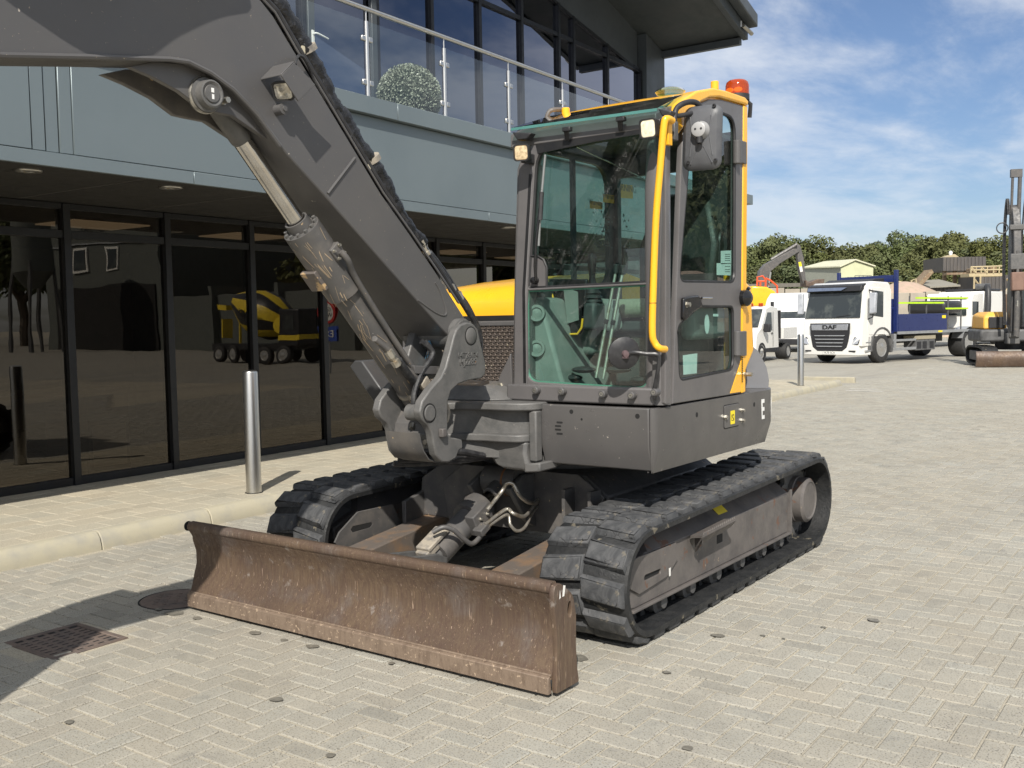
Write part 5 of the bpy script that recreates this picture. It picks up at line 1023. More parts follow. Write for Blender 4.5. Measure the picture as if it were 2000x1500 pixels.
# yellow upright behind the door and hood flank
part('rear_post',YEL,lambda m:m.slab([(DX+.004,a,b) for a,b in PX([(1451,205),(1459,208),(1459,300),(1457,560),(1455,766),(1448,768),(1449,500)],DX)],(-.05,0,0)),bev=.006)
part('yellow_corner',YEL,lambda m:m.slab([(DX+.003,a,b) for a,b in PX([(1447,705),(1447,765),(1426,768)],DX)],(-.01,0,0)),smooth=False)
fl_=PX([(1459,540),(1466,556),(1474,566),(1474,695),(1462,715),(1456,730)],-2.19)
part('hood_flank',YEL,lambda m:m.loft([[(-2.19,a,b) for a,b in ((5.17,1.12),(5.17,1.72),(5.32,1.66),(5.36,1.30))],[(-2.30,a,b) for a,b in ((5.17,1.12),(5.17,1.74),(5.42,1.68),(5.46,1.30))]]),bev=.02)
part('flank_lamp',BLKG,lambda m:(m.lathe(at(1457,582,x=-2.15),(.9,-.2,0),[(-.02,.045),(.01,.044),(.025,.03),(.03,0)],20),m.cyl(at(1460,566,x=-2.15),at(1463,562,x=-2.14),.01)))
m=MB()
for k in range(14): c=at(1450,690+k*4.2,x=DX+.006); m.box(c-Vector((.001,.006,.003)),c+Vector((.001,.006,.003)))
m.build('post_slots',DARK,ex,smooth=False,kind='stuff')
bolt(at(1452,731,x=DX),(1,0,0),.012,.05)
# cab shell: floor, rear wall, far side wall with its window, posts
INTG=pm('cab_interior_grey',(.20,.205,.195),.6,c2=(.17,.175,.165),s=10,bs=220,bst=.12)
INTD=pm('cab_interior_dark',(.045,.047,.05),.6,bs=200,bst=.1)
part('cab_floor',INTD,lambda m:m.box((-3.02,CY+.05,1.09),(-2.205,5.18,1.12)),smooth=False)
part('rear_wall',INTD,lambda m:(m.box((-3.02,5.18,1.09),(-2.20,5.22,1.60)),m.box((-3.02,5.18,2.32),(-2.20,5.22,2.50)),m.box((-3.02,5.18,1.6),(-2.96,5.22,2.32)),m.box((-2.48,5.18,1.6),(-2.2,5.22,2.32))),smooth=False)
part('rear_window',CABG,lambda m:m.quad((-2.96,5.20,1.6),(-2.48,5.20,1.6),(-2.48,5.20,2.32),(-2.96,5.20,2.32)),smooth=False)
part('headliner',INTD,lambda m:m.box((-2.99,CY+.12,2.435),(-2.20,5.18,2.455)),smooth=False)
lw_o=[(CY+.06,1.10),(5.18,1.10),(5.18,2.44),(CY+.10,2.44)]
def PXL(pts): return [(at(u,v,x=-2.99).y,at(u,v,x=-2.99).z) for u,v in pts]
lwin=lst(roundpoly([(a,b,0) for a,b in [(4.30,1.70),(5.12,1.70),(5.12,2.38),(4.32,2.38)]],[.03,.10,.15,.05],5))
holed('side_wall',INTD,ex,[(-a,b) for a,b in lw_o],[[(-a,b) for a,b in lwin]],.03,(-2.985,0,0),(0,-1,0),(0,0,1),bev=.003)
part('side_window',CABG,lambda m:m.quad(*[(-3.0,a,b) for a,b in lwin]),smooth=False)
part('window_bar',BLK,lambda m:m.box((-3.0,4.72,1.60),(-2.985,4.76,2.38)),smooth=False)
part('side_trim',INTG,lambda m:m.loft([[(-2.98,4.26,1.10),(-2.98,4.26,1.62),(-2.90,4.28,1.60),(-2.80,4.30,1.2),(-2.75,4.30,1.10)],[(-2.98,4.9,1.10),(-2.98,4.9,1.62),(-2.94,4.9,1.60),(-2.86,4.9,1.2),(-2.83,4.9,1.10)]]),bev=.02,ang=60)
def trimpt(u,v): return at(u,v,y=4.30)
for u,v in ((1048,612),(1048,681)):
    p=at(u,v,y=4.262); part('round_vent',INTG,lambda m:m.lathe(p,(.55,-.83,.1),[(-.05,.045),(.0,.047),(.012,.042),(.012,.030),(.004,.026),(.010,.0)],24))
part('v_panel',BLKG,lambda m:m.slab([at(u,v,y=4.52) for u,v in ((1070,545),(1146,545),(1140,640),(1132,653),(1108,655),(1099,645))],(0,.02,0)),bev=.006)
part('v_panel_trim',YEL,lambda m:m.tube([at(u,v,y=4.51) for u,v in ((1073,560),(1086,600),(1098,642),(1106,653),(1128,652),(1136,640),(1138,622))],.006,6))
part('v_panel_glass',INTG,lambda m:m.slab([at(u,v,y=4.50) for u,v in ((1100,560),(1128,570),(1130,625),(1108,632))],(0,.005,0)),smooth=False)
FAB=pm('seat_fabric',(.22,.225,.17),.9,c2=(.18,.185,.14),s=60,bs=300,bst=.5)
part('seat_cushion',FAB,lambda m:m.box((-2.78,4.66,1.50),(-2.30,5.12,1.60)),bev=.045,seg=4)
part('seat_base',INTD,lambda m:(m.box((-2.74,4.74,1.12),(-2.34,5.1,1.42)),m.box((-2.80,4.70,1.42),(-2.30,5.12,1.49))),bev=.02)
part('seat_back',pm('black_seat_vinyl',(.03,.032,.03),.5,bs=120,bst=.3),lambda m:m.loft([[(-2.77,5.06,1.58),(-2.31,5.06,1.58),(-2.31,5.18,1.58),(-2.77,5.18,1.58)],[(-2.79,5.10,1.9),(-2.29,5.10,1.9),(-2.29,5.22,1.9),(-2.79,5.22,1.9)],[(-2.70,5.18,2.2),(-2.38,5.18,2.2),(-2.38,5.26,2.2),(-2.70,5.26,2.2)]]),bev=.05,seg=3)
part('console',INTG,lambda m:(m.box((-2.93,4.62,1.30),(-2.80,5.05,1.56)),m.box((-2.29,4.62,1.38),(-2.22,5.05,1.56))),bev=.03)
part('seat_riser',INTG,lambda m:m.slab([at(u,v,y=4.62) for u,v in ((1130,580),(1200,585),(1212,640),(1195,650),(1155,640),(1136,600))],(0,.05,0)),bev=.03,seg=3)
for (a,b),(c,d) in (((1164,738),(1203,530)),((1178,740),(1216,532))):
    yy=4.36; lv=part('travel_lever',PIPE,lambda m:m.tube([at(a,b,y=yy),at((a*.45+c*.55),(b*.45+d*.55),y=yy+.06),at(c,d,y=yy+.10)],.0085,10)); part('lever_grip',BLK,lambda m:m.cyl(at(c,d+4,y=yy+.10),at(c+1,d-14,y=yy+.10),.016),lv,bev=.003); part('lever_collar',INTD,lambda m:m.cyl(at(a*.5+c*.5-1,b*.5+d*.5-2,y=yy+.05),at(a*.46+c*.54,b*.46+d*.54-2,y=yy+.05),.012),lv)
for u,v,s_ in ((1140,722,.07),(1205,722,.08),(1120,738,.05),(1250,742,.05)): p=at(u,v,y=4.42); part('pedal',BLK,lambda m:m.ell((p.x,p.y,max(p.z,1.14)),(s_,.05,.018),14,6))
def joy(p,parent=None):
    j=part('joystick',BLKG,lambda m:m.lathe(p,(0.05,-.1,1),[(0,.022),(.03,.016),(.06,.018),(.10,.022),(.13,.024),(.15,.020),(.16,0)],14)); part('joystick_boot',BLK,lambda m:m.lathe(p-Vector((0,0,.10)),(0,0,1),[(0,.055),(.015,.045),(.02,.055),(.04,.040),(.045,.048),(.07,.030),(.075,.036),(.10,.02)],16),j); part('joystick_base',INTD,lambda m:m.box(p-Vector((.05,.06,.25)),p-Vector((-.05,-.08,.10))),j,bev=.02)
joy(at(1157,553,y=4.58)); joy(at(1392,475,x=-2.36))
part('armrest',BLK,lambda m:m.tube(smoothpath([at(1404,548,x=-2.30),at(1405,470,x=-2.30),at(1412,450,x=-2.30),at(1428,442,x=-2.30)],5),.012,8))
# decals on the far side window
ORS=pm('orange_warning_sticker',(.62,.33,.05),.5); INK=bpy.data.materials['print_ink']
def sx(P,mat,name,par=None): return part(name,mat,lambda m:m.slab([at(u,v,x=-2.983) for u,v in P],(.0008,0,0)),smooth=False)
sx(((1204,358),(1236,362),(1236,388),(1204,386)),ORS,'warning_sticker'); sx(((1178,379),(1203,382),(1203,398),(1178,395)),ORS,'warning_sticker'); sx(((1152,392),(1176,395),(1176,409),(1152,407)),ORS,'warning_sticker'); 
text('WARNING',.06,INK,ex,at(1220,367,x=-2.981),(0,1,0),(0,0,1),.0003,name='sticker_lettering')
text('Warning',.045,INK,ex,at(1190,384,x=-2.981),(0,1,0),(0,0,1),.0003,name='sticker_lettering')
text('Warning',.045,INK,ex,at(1164,396,x=-2.981),(0,1,0),(0,0,1),.0003,name='sticker_lettering')
for u,v in ((1184,414),(1184,442),(1185,470)):
    c=at(u,v,x=-2.982); part('warning_triangle',INK,lambda m:m.tube([(c.x,c.y-.035,c.z-.03),(c.x,c.y+.035,c.z-.03),(c.x,c.y,c.z+.04),(c.x,c.y-.035,c.z-.03),(c.x,c.y+.035,c.z-.03)],.0035,5)); text('!',.05,INK,ex,c,(0,1,0),(0,0,1),.0006,name='sticker_lettering')
m=MB()
for k in range(60):
    u=1156+rnd.random()*78; v=410+rnd.random()*75; c=at(u,v,x=-2.9815); a=rnd.uniform(.003,.012); b=rnd.uniform(.0015,.006); m.box((c.x,c.y-a,c.z-b),(c.x+.0004,c.y+a,c.z+b))
m.build('sticker_print',INK,ex,smooth=False,kind='stuff')
# ---- engine hood and grille beside the cab
HY=4.82
hd=MB(); pro=[(HY,1.525),(HY-.005,1.60),(HY+.03,1.665),(HY+.15,1.72),(HY+.6,1.78),(HY+1.1,1.70),(HY+1.35,1.50),(HY+1.35,1.2)]
xs=[-3.06,-3.3,-3.6,-3.9,-4.15,-4.32,-4.40]; dr=[0,.0,.004,.02,.05,.12,.30]
hd.loft([[(x,y+ (0 if i<7 else .06),z-(z-1.3)*d) for y,z in pro]+[(x,HY+1.2,1.1),(x,HY,1.1+.42)] for i,(x,d) in enumerate(zip(xs,dr))]); hood=hd.build('engine_hood',YEL,ex,bev=.006,ang=40)
part('hood_gap',SEAL,lambda m:m.box((-4.34,HY-.003,1.497),(-3.06,HY+.03,1.527)),smooth=False)
part('hood_lip',GREY,lambda m:m.box((-4.34,HY-.02,1.462),(-3.06,HY+.02,1.495)),bev=.008)
part('hood_base',BODYG,lambda m:m.box((-4.38,HY+.03,1.09),(-3.06,HY+1.2,1.5)),smooth=False)
GRM=pm('brown_grey_grille',(.165,.135,.115),.55,c2=(.13,.11,.10),s=20,spk=((.55,.5,.36),26,.66))
gl_=[]; part('grille_backing',DARK,lambda m:m.box((-4.3,HY-.001,1.09),(-3.06,HY+.004,1.46)),smooth=False)
m=MB(); cw,chh=.036,.0205
for r in range(19):
    z=1.10+r*chh
    for c in range(34):
        x=-4.28+c*cw+(cw/2 if r%2 else 0)
        if x>-3.1: continue
        y0=HY-.010; w_=.0036
        arcp=[(x-cw*.5,z),(x-cw*.26,z+.011),(x+cw*.26,z+.011),(x+cw*.5,z)]
        for i in range(3):
            a,b=arcp[i],arcp[i+1]; m.loft([[(a[0],y0,a[1]-w_),(a[0],y0-.006,a[1]+w_*.4),(a[0],y0+.006,a[1]+w_)],[(b[0],y0,b[1]-w_),(b[0],y0-.006,b[1]+w_*.4),(b[0],y0+.006,b[1]+w_)]],cap=False)
        for dx in (-.008,0,.008): m.quad((x+dx-.0022,y0-.001,z-.002),(x+dx+.0022,y0-.001,z-.002),(x+dx+.0022,y0-.001,z+.010),(x+dx-.0022,y0-.001,z+.010))
m.build('grille_mesh',GRM,ex,smooth=False,kind='stuff')
part('grille_frame',GREY,lambda m:(m.box((-3.12,HY-.03,1.09),(-3.06,HY+.02,1.46)),m.box((-4.34,HY-.02,1.09),(-4.30,HY+.02,1.46))),bev=.004)
# ================= vehicles and yard behind =================
TYR=pm('tyre_rubber',(.022,.022,.023),.75,c2=(.035,.034,.032),s=20)
RIM=pm('silver_wheel_rim',(.50,.49,.47),.35,.7)
WHP=pm('white_vehicle_paint',(.74,.73,.69),.28,c2=(.72,.71,.67),s=.6,coat=.4,rv=.03)
BLU=pm('dark_blue_paint',(.012,.022,.105),.35,c2=(.016,.028,.12),s=5,spk=((.3,.3,.3),18,.76),coat=.2)
TRG=pm('vehicle_glass',(.03,.037,.04),.04,c2=(.075,.085,.08),s=1.2,rv=.02,lo=.5,hi=.6)  # paler greenish patches in the colour stand in for reflections on the glass
CHAS=pm('chassis_grey',(.11,.11,.11),.6,c2=(.06,.06,.06),s=4)
ALU=pm('aluminium_rail',(.45,.46,.47),.4,.6)
BLK2=pm('black_trim',(.02,.02,.022),.5)
HIVIS=pm('hi_vis_rail',(.52,.80,.02),.5)
LAMPW=pm('headlamp_glass',(.55,.56,.58),.12,.5)
def mk(root):
    def p_(name,mat,fn,parent=None,**k):
        m=MB(); fn(m); return m.build(name,mat,parent or root,**k)
    return p_
def wheel(p_,x,y,r,w,side=1,steer=0,dual=False):
    s=side; W_=w*(2.1 if dual else 1)
    t=p_('wheel',TYR,lambda m:m.lathe((x,y,r),(0,s,0),[(-W_,r*.6),(-W_,r*.92),(-W_*.85,r),(-w*.12,r),(0,r*.93),(0,r*.62),(-.02,r*.6)],28),ang=50)
    p_('rim',RIM,lambda m:m.lathe((x,y,r),(0,s,0),[(-.015,r*.61),(-.005,r*.60),(-.04,r*.52),(-.10 if dual else -.05,r*.34),(-.06 if dual else -.015,r*.30),(-.05 if dual else .0,r*.16),(-.04 if dual else .02,.0)],24),t)
    p_('wheel_nuts',BLK2,lambda m:[m.cyl((x+r*.40*math.cos(a),y-s*.045,r+r*.40*math.sin(a)),(x+r*.40*math.cos(a),y-s*.025,r+r*.40*math.sin(a)),r*.05,n=6) for a in [math.pi*i/4+.2 for i in range(8)]],t,kind='stuff')
    return t
def frameat(pf,pr,r_off):       # heading from rear to front wheel ground points
    h=(pf-pr).normalized(); return math.atan2(h.y,h.x)
# ---- flatbed lorry
pf=at(1722,708.5,z=0); D0=36.9
pr=at(1893,703.3,z=0)
hd_=math.atan2((pf-pr).y,(pf-pr).x)
def gsolve(u,base,wb):
    for i in range(400):
        D=33+i*.02; g=gnd(u,D)
        if (g-base).length>=wb and D>34: return g
pr=gsolve(1893,pf,4.35); hd_=math.atan2((pf-pr).y,(pf-pr).x); WB=(pf-pr).length
hv=Vector((math.cos(hd_),math.sin(hd_),0)); lv_=Vector((-hv.y,hv.x,0))
org=pf+hv*1.32*.87-lv_*1.18*.87
TK=thing('flatbed_lorry',org,hd_,label='white cab flatbed lorry with dark blue dropside body parked across the yard',cat='lorry',local=True)
TK.scale=(.87,.87,.87); WB/=.87; p_=mk(TK); HWD=1.18
cabp=[(-1.92,.95),(-1.92,2.72),(-1.75,2.84),(-.75,2.86),(-.34,2.70),(-.10,1.62),(-.02,1.35),(0,.95),(-.0,.62),(-.62,.62),(-.66,.95)]
def cabsolid(m):
    k=[(-HWD,.94),(-HWD+.05,1),(HWD-.05,1),(HWD,.94)]
    m.loft([[(-.96+(x+.96)*s_,y,z-(.02 if s_<1 else 0)) for x,z in cabp] for y,s_ in k])
cab=p_('cab',WHP,cabsolid,bev=.03,seg=3,ang=50)
p_('bumper',WHP,lambda m:m.loft([[(-.62,-HWD,.30),(.02,-HWD+.10,.30),(.06,-HWD+.35,.30),(.06,HWD-.35,.30),(.02,HWD-.10,.30),(-.62,HWD,.30)],[(-.62,-HWD,.62),(.03,-HWD+.09,.62),(.08,-HWD+.35,.62),(.08,HWD-.35,.62),(.03,HWD-.09,.62),(-.62,HWD,.62)],[(-.55,-HWD,.98),(.0,-HWD+.06,.98),(.04,-HWD+.35,.98),(.04,HWD-.35,.98),(.0,HWD-.06,.98),(-.55,HWD,.98)]]),bev=.02)
def yz(x,pts): return [(x,a,b) for a,b in pts]
ws=[(-.06,-1.08,1.66),(-.055,1.08,1.66),(-.30,1.02,2.62),(-.30,-1.02,2.62)]
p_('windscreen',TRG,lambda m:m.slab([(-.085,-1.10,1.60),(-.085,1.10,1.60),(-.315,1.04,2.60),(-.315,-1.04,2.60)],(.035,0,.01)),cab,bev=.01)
p_('sun_visor',BLK2,lambda m:m.loft([[(-.42,-1.10,2.60),(-.12,-1.08,2.52),(-.18,-1.08,2.72),(-.45,-1.10,2.80)],[(-.42,1.10,2.60),(-.12,1.08,2.52),(-.18,1.08,2.72),(-.45,1.10,2.80)]]),cab,bev=.02)
p_('visor_face',pm('smoked_blue_visor',(.12,.15,.22),.25,coat=.4),lambda m:m.slab([(-.10,-1.02,2.56),(-.10,.35,2.56),(-.14,.55,2.66),(-.14,-1.02,2.68)],(.02,0,.0)),cab)
p_('roof_deflector',BLK2,lambda m:m.loft([[(-.95,-.95,2.86),(-1.85,-.95,2.84),(-1.85,-.95,2.99),(-1.3,-.95,2.97)],[(-.95,.95,2.86),(-1.85,.95,2.84),(-1.85,.95,2.99),(-1.3,.95,2.97)]]),cab,bev=.02)
gr_=p_('grille',BLK2,lambda m:m.slab(yz(.035,[(-.80,1.42),(.80,1.42),(.78,1.05),(.70,.58),(.5,.44),(-.5,.44),(-.70,.58),(-.78,1.05)]),(.045,0,0)),cab,bev=.015)
p_('badge_panel',pm('silver_badge_panel',(.42,.43,.46),.3,.6),lambda m:m.slab(yz(.075,[(-.74,1.38),(.74,1.38),(.72,1.17),(-.72,1.17)]),(.03,0,0)),gr_,bev=.02)
text('DAF',.20,BLK2,gr_,(.107,0,1.275),(0,1,0),(0,0,1),.004,name='badge_lettering',sx=1.5,bold=.008)
for k in range(4): p_('grille_slat',ALU,lambda m:m.slab([(.085,-.62+k*.03,1.0-k*.125),(.085,.62-k*.03,1.0-k*.125),(.085,.58-k*.03,.965-k*.125),(.085,-.58+k*.03,.965-k*.125)],(.03,0,0)),gr_,bev=.008)
for s in (-1,1):
    p_('headlight',LAMPW,lambda m:m.slab([(.03,s*.84,.66),(.03,s*1.08,.70),(-.06,s*1.12,.92),(.02,s*.96,.90)],(.04,s*.01,0)),cab,bev=.01)
    p_('headlight_surround',BLK2,lambda m:m.slab([(.025,s*.82,.64),(.025,s*1.10,.68),(-.07,s*1.14,.95),(.015,s*.95,.93)],(.03,s*.005,0)),cab,smooth=False)
    p_('fog_lamp',BLK2,lambda m:m.box((.045,s*.75,.42),(.075,s*1.0,.47)),cab)
p_('number_plate',WHP,lambda m:m.box((.085,-.26,.33),(.10,.26,.44)),cab)
text('YK70 SCA',.105,BLK2,cab,(.1015,0,.385),(0,1,0),(0,0,1),.001,name='plate_lettering')
# left side of the cab (towards the camera): y=+HWD
p_('door_panel',WHP,lambda m:m.prism([(-.50,1.0),(-1.45,1.0),(-1.50,2.62),(-.62,2.66),(-.40,1.9),(-.40,1.2)],'y',HWD-.01,HWD+.012),cab,bev=.008)
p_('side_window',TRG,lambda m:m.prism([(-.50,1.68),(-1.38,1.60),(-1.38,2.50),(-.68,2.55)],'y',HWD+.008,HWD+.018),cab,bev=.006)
p_('quarter_panel',WHP,lambda m:m.box((-1.90,HWD-.01,1.0),(-1.52,HWD+.006,2.6)),cab,smooth=False)
p_('mirror',pm('pale_grey_mirror',(.45,.47,.50),.3,c2=(.35,.37,.4)),lambda m:m.loft([[(-.40,HWD+.12,1.72),(-.22,HWD+.16,1.72),(-.22,HWD+.38,1.76),(-.42,HWD+.34,1.74)],[(-.42,HWD+.12,2.45),(-.24,HWD+.16,2.45),(-.24,HWD+.40,2.45),(-.44,HWD+.36,2.45)]]),cab,bev=.03)
p_('mirror',bpy.data.materials['pale_grey_mirror'],lambda m:m.loft([[(-.30,-HWD-.36,1.75),(-.15,-HWD-.32,1.75),(-.18,-HWD-.12,1.75),(-.34,-HWD-.14,1.75)],[(-.34,-HWD-.36,2.5),(-.18,-HWD-.32,2.5),(-.2,-HWD-.12,2.5),(-.36,-HWD-.14,2.5)]]),cab,bev=.03)
p_('mirror_arm',BLK2,lambda m:m.tube([(-.5,HWD,2.55),(-.38,HWD+.25,2.50),(-.35,HWD+.28,2.40)],.03,8),cab); p_('mirror_arm',BLK2,lambda m:m.tube([(-.45,HWD,1.55),(-.40,HWD+.2,1.62),(-.35,HWD+.25,1.75)],.02,8),cab)
p_('wiper',BLK2,lambda m:m.tube([(-.04,.2,1.64),(-.07,.75,1.70)],.012,6),cab)
p_('wheel_arch',CHAS,lambda m:m.loft([[(-1.32+r*math.cos(a),HWD-.25,.54+r*math.sin(a)),(-1.32+r*math.cos(a),HWD+.03,.54+r*math.sin(a)),(-1.32+(r-.06)*math.cos(a),HWD+.03,.54+(r-.06)*math.sin(a)),(-1.32+(r-.06)*math.cos(a),HWD-.25,.54+(r-.06)*math.sin(a))] for r,a in [(.72,math.radians(d)) for d in range(-10,186,14)]]),bev=.0)
p_('side_skirt',CHAS,lambda m:(m.box((-.62,HWD-.3,.45),(-.46,HWD+.0,.95)),m.box((-2.0,HWD-.3,.35),(-1.90,HWD+.02,1.0))),bev=.01)
p_('cab_step',ALU,lambda m:(m.box((-.62,HWD-.25,.42),(-.30,HWD+.01,.47)),m.box((-.62,HWD-.25,.72),(-.30,HWD+.01,.76))))
for x in (-1.32,-1.32-WB):
    for s in (1,-1): wheel(p_,x,s*(HWD+.0),.54,.29,s,dual=(x<-2))
p_('chassis_rail',CHAS,lambda m:m.box((-7.0,-.42,.62),(-.4,.42,.92)),bev=.01)
BXE=-7.6; HB=-2.30
p_('deck',CHAS,lambda m:m.box((BXE,-1.2,.98),(HB,1.2,1.06)),bev=.004)
p_('deck_rail',ALU,lambda m:m.box((BXE,1.2,.975),(HB,1.225,1.075)),bev=.004)
p_('headboard',BLU,lambda m:(m.box((HB-.02,-1.2,1.07),(HB+.03,1.2,2.25)),m.box((HB-.05,1.08,1.07),(HB+.06,1.22,3.28)),m.box((HB-.05,-1.22,1.07),(HB+.06,-1.1,3.28)),m.box((HB-.02,-1.2,2.85),(HB+.03,1.2,3.1))),bev=.01)
p_('load_box',BLU,lambda m:(m.box((HB-.1,-1.1,1.07),(HB+.2,1.1,1.9)),m.box((HB+.04,.6,1.0),(HB+.28,1.1,1.95))),bev=.02)
p_('dropside',BLU,lambda m:m.box((-5.8,1.19,1.08),(HB-.06,1.225,1.70)),bev=.008)
p_('dropside',BLU,lambda m:m.box((BXE,-1.225,1.08),(HB-.06,-1.19,1.4)),bev=.008)
p_('yellow_placard',YLB,lambda m:m.box((-5.7,1.226,1.52),(-5.42,1.231,1.63)))
p_('yellow_placard',YLB,lambda m:m.box((-5.45,1.226,1.0),(-5.15,1.232,1.06)))
for z,a,b in ((2.28,-3.6,-7.5),(2.10,-2.4,-5.6),(1.88,-5.8,-7.5)): p_('hi_vis_rail',HIVIS,lambda m:m.box((b,1.16,z-.03),(a,1.20,z+.03)))
for x in (-3.2,-4.4,-6.0,-7.0): p_('rail_post',CHAS,lambda m:m.box((x-.03,1.14,1.07),(x+.03,1.17,2.35)))
p_('underrun_guard',ALU,lambda m:(m.box((-3.65,1.14,.40),(-2.1,1.18,.50)),m.box((-3.65,1.14,.72),(-2.1,1.18,.80)),m.box((-2.25,1.12,.40),(-2.12,1.2,1.0))),bev=.004)
lk=p_('side_locker',CHAS,lambda m:m.box((-5.0,.7,.36),(-3.62,1.18,.74)),bev=.01)
for x in (-4.75,-4.25,-3.85): p_('locker_panel',BLK2,lambda m:m.box((x-.15,1.18,.42),(x+.15,1.187,.68)),lk,bev=.004)
p_('locker_shelf',pm('dusty_beige',(.35,.31,.22),.8),lambda m:m.box((-5.1,.7,.76),(-3.62,1.15,.90)))
p_('mudguard',ALU,lambda m:m.loft([[(-1.32-WB+r*math.cos(a),HWD-.4,.5+r*math.sin(a)),(-1.32-WB+r*math.cos(a),HWD+.05,.5+r*math.sin(a)),(-1.32-WB+(r-.02)*math.cos(a),HWD+.05,.5+(r-.02)*math.sin(a)),(-1.32-WB+(r-.02)*math.cos(a),HWD-.4,.5+(r-.02)*math.sin(a))] for r,a in [(.68,math.radians(d)) for d in range(20,171,15)]]))
# ---- white van-based tipper beside it
def van(name,loc,rz,label,cat,grp,long_=False,beacon=True,sc=1):
    t=thing(name,loc,rz,label=label,cat=cat,group=grp,local=True); t.scale=(sc,sc,sc); p_=mk(t); w=.95
    pr_=[(-2.35,.42),(-2.35,2.10),(-1.55,2.18),(-1.0,2.08),(-.35,1.32),(.10,1.12),(.22,.90),(.24,.42)] if not long_ else [(-4.6,.42),(-4.6,2.45),(-1.55,2.45),(-1.0,2.2),(-.35,1.40),(.10,1.15),(.22,.90),(.24,.42)]
    body=p_('body',WHP,lambda m:m.loft([[(-1+(x+1)*s_,y*(1-.05*max(0,z-1.2)),z) for x,z in pr_] for y,s_ in ((-w,.96),(-w+.1,1),(w-.1,1),(w,.96))]),bev=.03,seg=3,ang=50)
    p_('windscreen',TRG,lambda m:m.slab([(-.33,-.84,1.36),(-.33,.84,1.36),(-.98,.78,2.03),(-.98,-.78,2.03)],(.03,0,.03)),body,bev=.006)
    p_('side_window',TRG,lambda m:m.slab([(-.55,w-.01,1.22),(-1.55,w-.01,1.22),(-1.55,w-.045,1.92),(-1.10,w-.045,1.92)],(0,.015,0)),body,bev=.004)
    p_('bumper',BLK2,lambda m:m.box((-.2,-w+.02,.30),(.28,w-.02,.55)),body,bev=.04)
    p_('grille',BLK2,lambda m:m.box((.20,-.5,.62),(.255,.5,.92)),body,bev=.02)
    for s in (-1,1): p_('headlight',LAMPW,lambda m:m.slab([(.16,s*.60,.75),(.12,s*.88,.80),(-.05,s*.90,1.05),(.12,s*.66,.95)],(.04,s*.02,.01)),body,bev=.01)
    p_('door_mirror',BLK2,lambda m:m.box((-.72,w+.02,1.15),(-.55,w+.26,1.48)),body,bev=.03)
    p_('sill',BLK2,lambda m:m.box((-2.3,w-.03,.36),(-.62,w+.015,.52)),body)
    p_('door_seam',BLK2,lambda m:m.box((-1.66,w-.004,.55),(-1.64,w+.003,1.95)),body)
    p_('door_handle',BLK2,lambda m:m.box((-1.58,w,1.08),(-1.42,w+.02,1.12)),body)
    p_('wheel_arch',BLK2,lambda m:m.lathe((-.42,w-.22,.33),(0,1,0),[(0,.40),(.235,.42),(.236,.34),(.01,.34)],24))
    xs=(-.42,-3.4) if not long_ else (-.42,-3.7)
    for x in xs:
        for s in (1,-1): wheel(p_,x,s*(w-.0),.33,.22,s,dual=(x<-1 and not long_))
    if not long_:
        p_('chassis_rail',BLK2,lambda m:m.box((-4.3,-.4,.5),(-2.3,.4,.72)))
        p_('tipper_body',WHP,lambda m:m.box((-4.4,-.98,.85),(-2.75,.98,1.30)),bev=.01)
        p_('tipper_headboard',BLK2,lambda m:(m.box((-2.68,-.9,.85),(-2.6,.9,2.0)),),bev=.01)
        p_('exhaust_stack',BLK2,lambda m:m.cyl((-2.5,.6,1.6),(-2.5,.6,2.35),.07))
    if beacon:
        p_('roof_beacon',AMB,lambda m:m.cyl((-1.5,.1,2.17),(-1.5,.1,2.29),.09),body); p_('roof_beacon',AMB,lambda m:m.cyl((-1.5,.5,2.17),(-1.5,.5,2.29),.09),body)
    return t
vf=at(1488,707,z=0); a_=hd_+.28
hv2=Vector((math.cos(a_),math.sin(a_),0)); lv2=Vector((-hv2.y,hv2.x,0))
van('tipper_van',vf+hv2*.42*.84-lv2*.95*.84,a_,'small white tipper van with amber roof beacons parked left of the blue flatbed lorry','van',None,sc=.84)
b_=gnd(1528,41); van('panel_van',b_,a_+.1,'tall white van standing behind the small white tipper van','van',None,True,False,1.0)
t=thing('green_skip',gnd(1566,45),-.3,label='dark green skip just behind the lorry cab',cat='skip',local=True); t.scale=(.6,.6,1.0); p_=mk(t)
GRN=pm('green_paint',(.012,.07,.03),.5); p_('skip_body',GRN,lambda m:m.loft([[(-1,-.9,.3),(1.2,-.9,.3),(1.2,.9,.3),(-1,.9,.3)],[(-1.2,-1,2.0),(1.5,-1,2.0),(1.5,1,2.0),(-1.2,1,2.0)]]),bev=.02)
for k in range(5): p_('skip_rib',GRN,lambda m:m.box((-1.0+k*.5,-1.06,.4),(-.94+k*.5,-.92,1.95)))
# ---- white vacuum tanker lorry behind the flatbed
t=thing('tanker_lorry',gnd(1872,46),hd_+.1,label='white lorry with black suction hose and brown doors behind the blue flatbed',cat='lorry',local=True); t.scale=(.86,.86,.86); p_=mk(t)
p_('cab',WHP,lambda m:m.loft([[(-.2,-1.2,.9),(1.6,-1.2,.9),(1.5,-1.2,2.3),(1.2,-1.2,2.75),(-.2,-1.2,2.75)],[(-.2,1.2,.9),(1.6,1.2,.9),(1.5,1.2,2.3),(1.2,1.2,2.75),(-.2,1.2,2.75)]]),bev=.08,seg=3)
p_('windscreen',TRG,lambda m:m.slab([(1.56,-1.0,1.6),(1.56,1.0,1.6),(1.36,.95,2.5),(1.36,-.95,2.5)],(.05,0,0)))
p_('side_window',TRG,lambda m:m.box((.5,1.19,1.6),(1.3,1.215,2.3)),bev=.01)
p_('body_box',WHP,lambda m:m.box((-3.0,-1.2,.95),(-.3,1.2,2.85)),bev=.06,seg=3)
